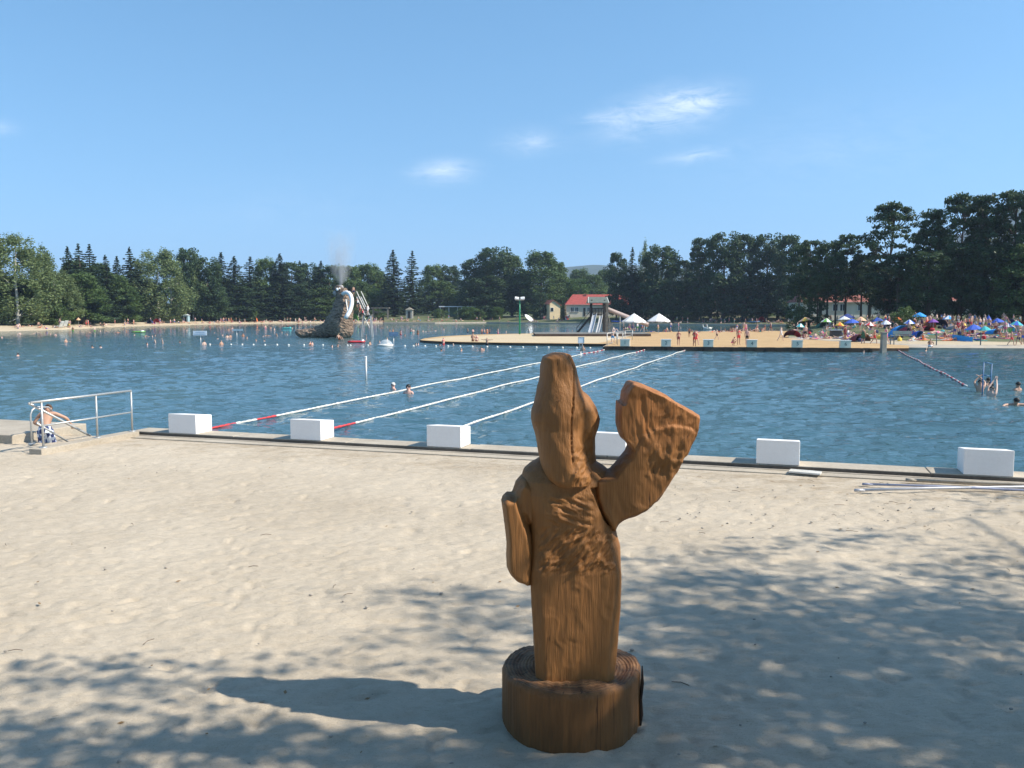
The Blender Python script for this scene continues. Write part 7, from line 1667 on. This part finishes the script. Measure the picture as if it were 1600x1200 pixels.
for x, y, b in [(1507, 515, 'navy'), (1512, 514, 'black'), (1517, 514, 'red'), (1525, 513, 'white'), (1531, 515, 'blue'), (1540, 515, 'green'), (1545, 516, 'blue')]:
    lawn(rnd.choice(['stand', 'hip', 'stand']), x, y, skin=rnd.choice([0, 1, 2]), hair=rnd.choice(HAIRC), bottom=b, desc=f'bather in {b} standing in the group behind the broad blue parasol')
used = []
rows_ = [(1239, 1340, 507, 514, 20), (1240, 1360, 516, 531, 26), (1350, 1600, 506, 517, 40), (1395, 1600, 518, 533, 54)]
def beach_spot(x0, x1, y0, y1):
    for _ in range(40):
        x, y = rnd.uniform(x0, x1), rnd.uniform(y0, y1)
        if all(abs(x - a) > 3.0 or abs(y - b) > 1.8 for a, b in used): break
    used.append((x, y)); return x, y
TOW = []
for (x0, x1, y0, y1, n) in rows_:
    for i in range(n):
        x, y = beach_spot(x0, x1, y0, y1); b, t, be, d = outfit(); ps = rnd.choice(['sit', 'sit', 'sitlong', 'lie', 'lie', 'elbows', 'stand', 'hip', 'sit'] if y < 526 else ['lie', 'lie', 'elbows', 'sitlong', 'sit']); rz = rnd.uniform(-3, 3)
        q = on_ground('right_lawn', x, y)
        if ps in ('lie', 'elbows', 'sitlong', 'sit') : TOW.append((q, rz, x, y)); q = q + Vector((0, 0, .02))
        person(ps, q, rz, rnd.uniform(.88, 1.05), None, rnd.choice(HAIRC), b, t, be, desc=f'person in {d} {DESC_P[ps]}', px=x, grp='people on the right beach', place=nearmark(x, LM_R))
# towels under them
tcols = ['white', 'white', 'red', 'blue', 'pink', 'yellow', 'turquoise', 'cream', 'orange', 'purple', 'grey', 'dark blue']
tw_g = {}
nu, nv = 9, 13; tvs = np.array([[(-.42 + .84 * i / (nu - 1) + .02 * math.sin(j * 1.3), -.98 + 1.95 * j / (nv - 1), .014 + .012 * math.sin(i * 1.9 + j) * math.cos(j * 1.1)) for j in range(nv)] for i in range(nu)]).reshape(-1, 3)
TWM = np_mesh('towel', tvs, grid_faces(nu, nv)); TWM.materials.append(fab('white'))
for (q, rz, x, y) in TOW:
    c = rnd.choice(tcols); o = bpy.data.objects.new('towel', TWM); COL.objects.link(o); md = o.modifiers.new('t', 'SOLIDIFY'); md.thickness = .012
    o.location = q; o.rotation_euler = (0, 0, rz); o.material_slots[0].link = 'OBJECT'; o.material_slots[0].material = fab(c); PEOPLE.append((o, f'{c} towel spread under a sunbather', x, 'towels on the right beach', nearmark(x, LM_R)))
# bags standing about
bgm = MB(); bgm.lathe([(0, 0), (.24, 0), (.27, .12), (.24, .26), (.12, .34), (0, .35)], 10); bgm.tube([(-.15, 0, .30), (-.1, 0, .47), (.1, 0, .47), (.15, 0, .30)], .018, 5); BGM = bgm.mesh('beach_bag'); BGM.materials.append(fab('white'))
for i in range(16):
    x, y = beach_spot(1240, 1600, 512, 534); c = rnd.choice(['navy', 'pink', 'yellow', 'turquoise', 'black', 'red']); o = bpy.data.objects.new('beach_bag', BGM); COL.objects.link(o); o.location = on_ground('right_lawn', x, y); o.scale = (1.2, .8, 1.1); o.rotation_euler = (0, 0, rnd.uniform(0, 6)); o.material_slots[0].link = 'OBJECT'; o.material_slots[0].material = fab(c)
    PEOPLE.append((o, f'{c} beach bag standing on the grass', x, 'beach bags', nearmark(x, LM_R)))

# ---- nearer bathers, modelled with faces and hands
def near_person(J, loc, rz, sc, skin, hair, bottom, top=None, label='', levels=2, shorts_child=None, long_hair=False):
    me = body_mesh(J, 'near_body', levels, fingers=True)
    o = bpy.data.objects.new('person', me); COL.objects.link(o); o.location = loc; o.rotation_euler = (0, 0, rz); o.scale = (sc, sc, sc)
    ms = [SKINS[skin], SKINS[skin], fab(bottom) if not shorts_child else SKINS[skin], fab(top) if top else SKINS[skin], SKINS[skin]]
    for s, m in zip(o.material_slots, ms): s.link = 'OBJECT'; s.material = m
    hd = Vector(J['head'][:3]); cr = Vector(J['crown'][:3]); nk = Vector(J['neck'][:3]); up = (cr - nk).normalized(); side = (Vector(J['shR'][:3]) - Vector(J['shL'][:3])).normalized(); side = (side - up * side.dot(up)).normalized(); fw = up.cross(side).normalized()
    M_ = Matrix((side, -fw, up)).transposed()
    def pt(x, y, z): return hd + side * x + fw * y + up * z
    m = MB()                                           # hair: a cap over crown and back
    vs = []; fs = []; n1, n2 = 10, 16
    for i in range(n1 + 1):
        ph = math.pi * .62 * i / n1
        for k_ in range(n2):
            th = 2 * math.pi * k_ / n2; back = max(0, -math.sin(th)); f_ = ph * (1 if math.sin(th) < 0 else 1 - .38 * math.sin(th)); dr = .02 * math.sin(k_ * 5 + i) * .3
            vs.append(pt((.092 + dr) * math.sin(f_) * math.cos(th), (.108 + dr) * math.sin(f_) * math.sin(th), .035 + .098 * math.cos(f_) - (.07 * back * (i / n1) if long_hair else 0)))
    for i in range(n1):
        for k_ in range(n2): k2 = (k_ + 1) % n2; fs.append((i * n2 + k_, i * n2 + k2, (i + 1) * n2 + k2, (i + 1) * n2 + k_))
    m.add(vs, fs); ho = m.build('hair', HAIRS[hair], o, smooth=True); md = ho.modifiers.new('t', 'SOLIDIFY'); md.thickness = .02
    e = MB()
    for s in (-1, 1): e.ball(pt(s * .034, .083, .012), .013, 8, 6)
    e.build('eyes', simple('eye_dark', (.03, .02, .02), .3), o, smooth=True)
    nz = MB(); nz.tube([pt(0, .082, .02), pt(0, .104, -.018), pt(0, .086, -.03)], [.010, .017, .011], 8); nz.build('nose', SKINS[skin], o, smooth=True)
    mo = MB(); mo.tube([pt(-.026, .080, -.052), pt(0, .089, -.055), pt(.026, .080, -.052)], [.005, .009, .005], 6); mo.build('mouth', simple('lips', (.38, .13, .10), .5), o, smooth=True)
    er = MB()
    for s in (-1, 1): er.ball(pt(s * .086, .0, -.005), (.014, .024, .034), 8, 6)
    er.build('ears', SKINS[skin], o, smooth=True)
    tag(o, label, 'person', 'bathers close to the near kerb'); return o
# man going down the water steps, gripping the rails, seen from behind
JM = posed(pelvis=(0, 0, .86), belly=(.02, -.04, 1.00), chest=(.02, -.14, 1.17), neck=(.06, -.24, 1.29), head=(.07, -.31, 1.36), crown=(.075, -.35, 1.43), shL=(-.16, -.17, 1.27), elL=(-.44, -.26, 1.12), wrL=(-.47, -.42, .90), haL=(-.46, -.48, .86), shR=(.19, -.17, 1.26), elR=(.34, -.10, 1.02), wrR=(.36, -.34, .93), haR=(.37, -.42, .92),
           hiL=(-.095, 0, .80), knL=(-.11, -.14, .44), anL=(-.11, .02, .08), toL=(-.12, -.12, .03), hiR=(.095, 0, .80), knR=(.11, -.08, .42), anR=(.11, .06, .06), toR=(.12, -.08, .03))
mp = ad(69, 640, 19.4); man = near_person(JM, (mp.x, 19.4, -.17), math.pi, .90, 1, 'brown', 'navy', None, 'bare-backed person in blue and white swim shorts going down the water steps', shorts_child=True)
sh_ = MB(); 
def shorts(J):
    pts = {k_: Vector(J[k_][:3]) for k_ in J}
    sh_.tube([pts['belly'].lerp(pts['pelvis'], .45), pts['pelvis'], pts['hiL'].lerp(pts['hiR'], .5) - Vector((0, 0, .02))], [.150, .166, .165], 16)
    for s in 'LR': sh_.tube([pts['hi' + s] + Vector((0, 0, .04)), pts['hi' + s].lerp(pts['kn' + s], .5), pts['kn' + s] - Vector((0, 0, .03))], [.115, .108, .112], 14)
shorts(JM); o = sh_.mesh('swim_shorts'); so_ = bpy.data.objects.new('tmp', o); COL.objects.link(so_); r_ = so_.modifiers.new('r', 'REMESH'); r_.mode = 'VOXEL'; r_.voxel_size = .014; s_ = so_.modifiers.new('s', 'SMOOTH'); s_.iterations = 4; me = evaluated(so_); bpy.data.objects.remove(so_)
ms_, mn, ml, mb_ = new_mat('patterned_shorts'); nt = ms_.node_tree; vo = mn.new('ShaderNodeTexVoronoi'); vo.inputs['Scale'].default_value = 13; ml.new(ncoord(nt, 'Object', (1, 1, .7)), vo.inputs['Vector']); bw = mn.new('ShaderNodeRGBToBW'); ml.new(vo.outputs['Color'], bw.inputs[0])
rp = nramp(nt, bw.outputs[0], [(.35, (.02, .035, .12)), (.45, (.09, .15, .33)), (.58, (.70, .74, .80))]); ml.new(rp, mb_.inputs['Base Color']); mb_.inputs['Roughness'].default_value = .8
me.materials.clear(); me.name = 'swim_shorts'; link_mesh('swim_shorts', me, ms_, man, smooth=True)
JS = POSES['stand']
def near_swim(px, py, rz, sc, skin, hair, label, J=JS, sink=1.37, **k):
    p = gp(px, py, 0); return near_person(J, p + Vector((0, 0, -sink * sc)), rz, sc, skin, hair, 'navy', None, label, **k)
near_swim(614, 608.5, 2.4, .98, 2, 'white', 'white-haired swimmer just behind the leftmost lane rope')
near_swim(638, 616, 2.9, 1.08, 2, 'dark', 'dark-haired swimmer with bare shoulders in front of the leftmost lane rope', sink=1.30)
JH = POSES['hang']
near_swim(1531, 612, 2.8, 1.0, 1, 'dark', 'dark-haired bather gripping the blue frame on its left side', J=posed(elL=(-.20, -.16, 1.56), wrL=(-.02, -.26, 1.76), haL=(.06, -.28, 1.83), elR=(.20, -.16, 1.56), wrR=(.02, -.26, 1.76), haR=(-.06, -.28, 1.83)), sink=1.16)
near_swim(1549, 619, 2.2, 1.0, 0, 'dark', 'nearest bather below the blue frame reaching both long arms up to it', J=posed(elL=(-.10, -.20, 1.66), wrL=(.02, -.42, 1.92), haL=(.05, -.46, 2.0), elR=(.18, -.16, 1.64), wrR=(.10, -.40, 1.90), haR=(.07, -.45, 1.99)), sink=1.28, long_hair=True)
near_swim(1543.5, 602, .2, 1.0, 1, 'dark', 'farthest bather of the cluster, facing the beach camera behind the raised arms', sink=1.32)
near_swim(1548, 607, .9, .98, 1, 'dark', 'long-haired bather between the frame and the open water', sink=1.36, long_hair=True)
near_swim(1590, 611, .3, 1.04, 1, 'dark', 'short-haired swimmer facing left right of the blue frame', sink=1.30)
near_person(POSES['float'], gp(1586, 634, 0) + Vector((0, 0, -.03)), .1, 1.05, 1, 'dark', 'navy', None, 'dark-haired swimmer with both arms spread, nearest at the right margin')

# ---- labels: every person told apart by clothing, pose, landmark and, last, order from the left
byb = {}
for r in PEOPLE:
    base = (r[1] + ' ' + r[4]).strip(); byb.setdefault(base, []).append(r)
seen_l = {}
for base, L_ in byb.items():
    L_.sort(key=lambda r: r[2])
    for i, r in enumerate(L_):
        lab = base
        if len(L_) == 2: lab = ('left ' if i == 0 else 'right ') + base
        elif len(L_) > 2: lab = ('leftmost ' if i == 0 else 'rightmost ' if i == len(L_) - 1 else ORD[i] + ' ') + base
        w = lab.split()
        if len(w) > 16: lab = ' '.join(w[:16])
        cat = 'towel' if 'towel spread' in lab else 'bag' if 'beach bag' in lab else 'person'
        tag(r[0], lab, cat, r[3])
# two white ducks on the water behind the island
for i, (x, y) in enumerate([(1103, 514.5), (1108.5, 514.5)]):
    m = MB(); m.ball((0, 0, .1), (.34, .18, .16), 12, 8); m.tube([(.24, 0, .14), (.34, 0, .32), (.36, 0, .46)], [.09, .06, .05], 8); m.ball((.38, 0, .5), (.085, .065, .065), 10, 6); m.tube([(-.26, 0, .14), (-.44, 0, .24)], [.1, .02], 8)
    r = empty('duck', gp(x, y, 0), 2.6 + i); r.scale = (1.8,) * 3; m.build('plumage', WPLAST, r, smooth=True); b = MB(); b.tube([(.44, 0, .49), (.54, 0, .47)], [.03, .02], 6); b.build('bill', fab('orange'), r)
    tag(r, ['left white duck on the water behind the tan sand', 'right white duck on the water behind the tan sand'][i], 'duck', 'white ducks')

# dry leaves, twigs and pebbles strewn over the sand
def litter():
    m = MB(); rr = random.Random(8)
    for i in range(260):
        if rr.random() < .5: px, py = rr.uniform(-50, 1650), 700 + 500 * rr.random() ** 1.2; q = gp(px, py, ZS)
        else: q = gp(rr.uniform(1000, 1650), rr.uniform(740, 830), ZS)
        if (q - K0).dot(LANE) > -.5 or (abs(q.x - ORIG[0]) < .55 and abs(q.y - SY) < .55): continue
        z = ZS + .012; k_ = rr.random(); a = rr.uniform(0, 6.28)
        if k_ < .45: s = rr.uniform(.006, .018); m.ball((q.x, q.y, z), (s * 1.3, s, s * .7), 6, 4, 0)
        elif k_ < .8:
            s = rr.uniform(.015, .035); d = Vector((math.cos(a), math.sin(a), .1)); e = Vector((-d.y, d.x, .3)); p = Vector((q.x, q.y, z + .008)); m.add([p - d * s, p - e * s * .45, p + d * s, p + e * s * .45], [(0, 1, 2, 3)], 1)
        else:
            L_ = rr.uniform(.03, .085); d = Vector((math.cos(a), math.sin(a), 0)); p = Vector((q.x, q.y, z + .005)); m.tube([p - d * L_, p + Vector((0, 0, .008)) + Vector((-d.y, d.x, 0)) * L_ * .15, p + d * L_], .003, 4, 2)
    o = m.build('sand_litter', [simple('pebble', (.30, .27, .23), .8, 0, .3, 8), simple('dry_leaf', (.20, .12, .05), .8, 0, .3, 8), simple('twig', (.09, .06, .04), .9)]); tag(o, 'dry leaves, twigs and pebbles strewn over the sand', kind='stuff')
litter()
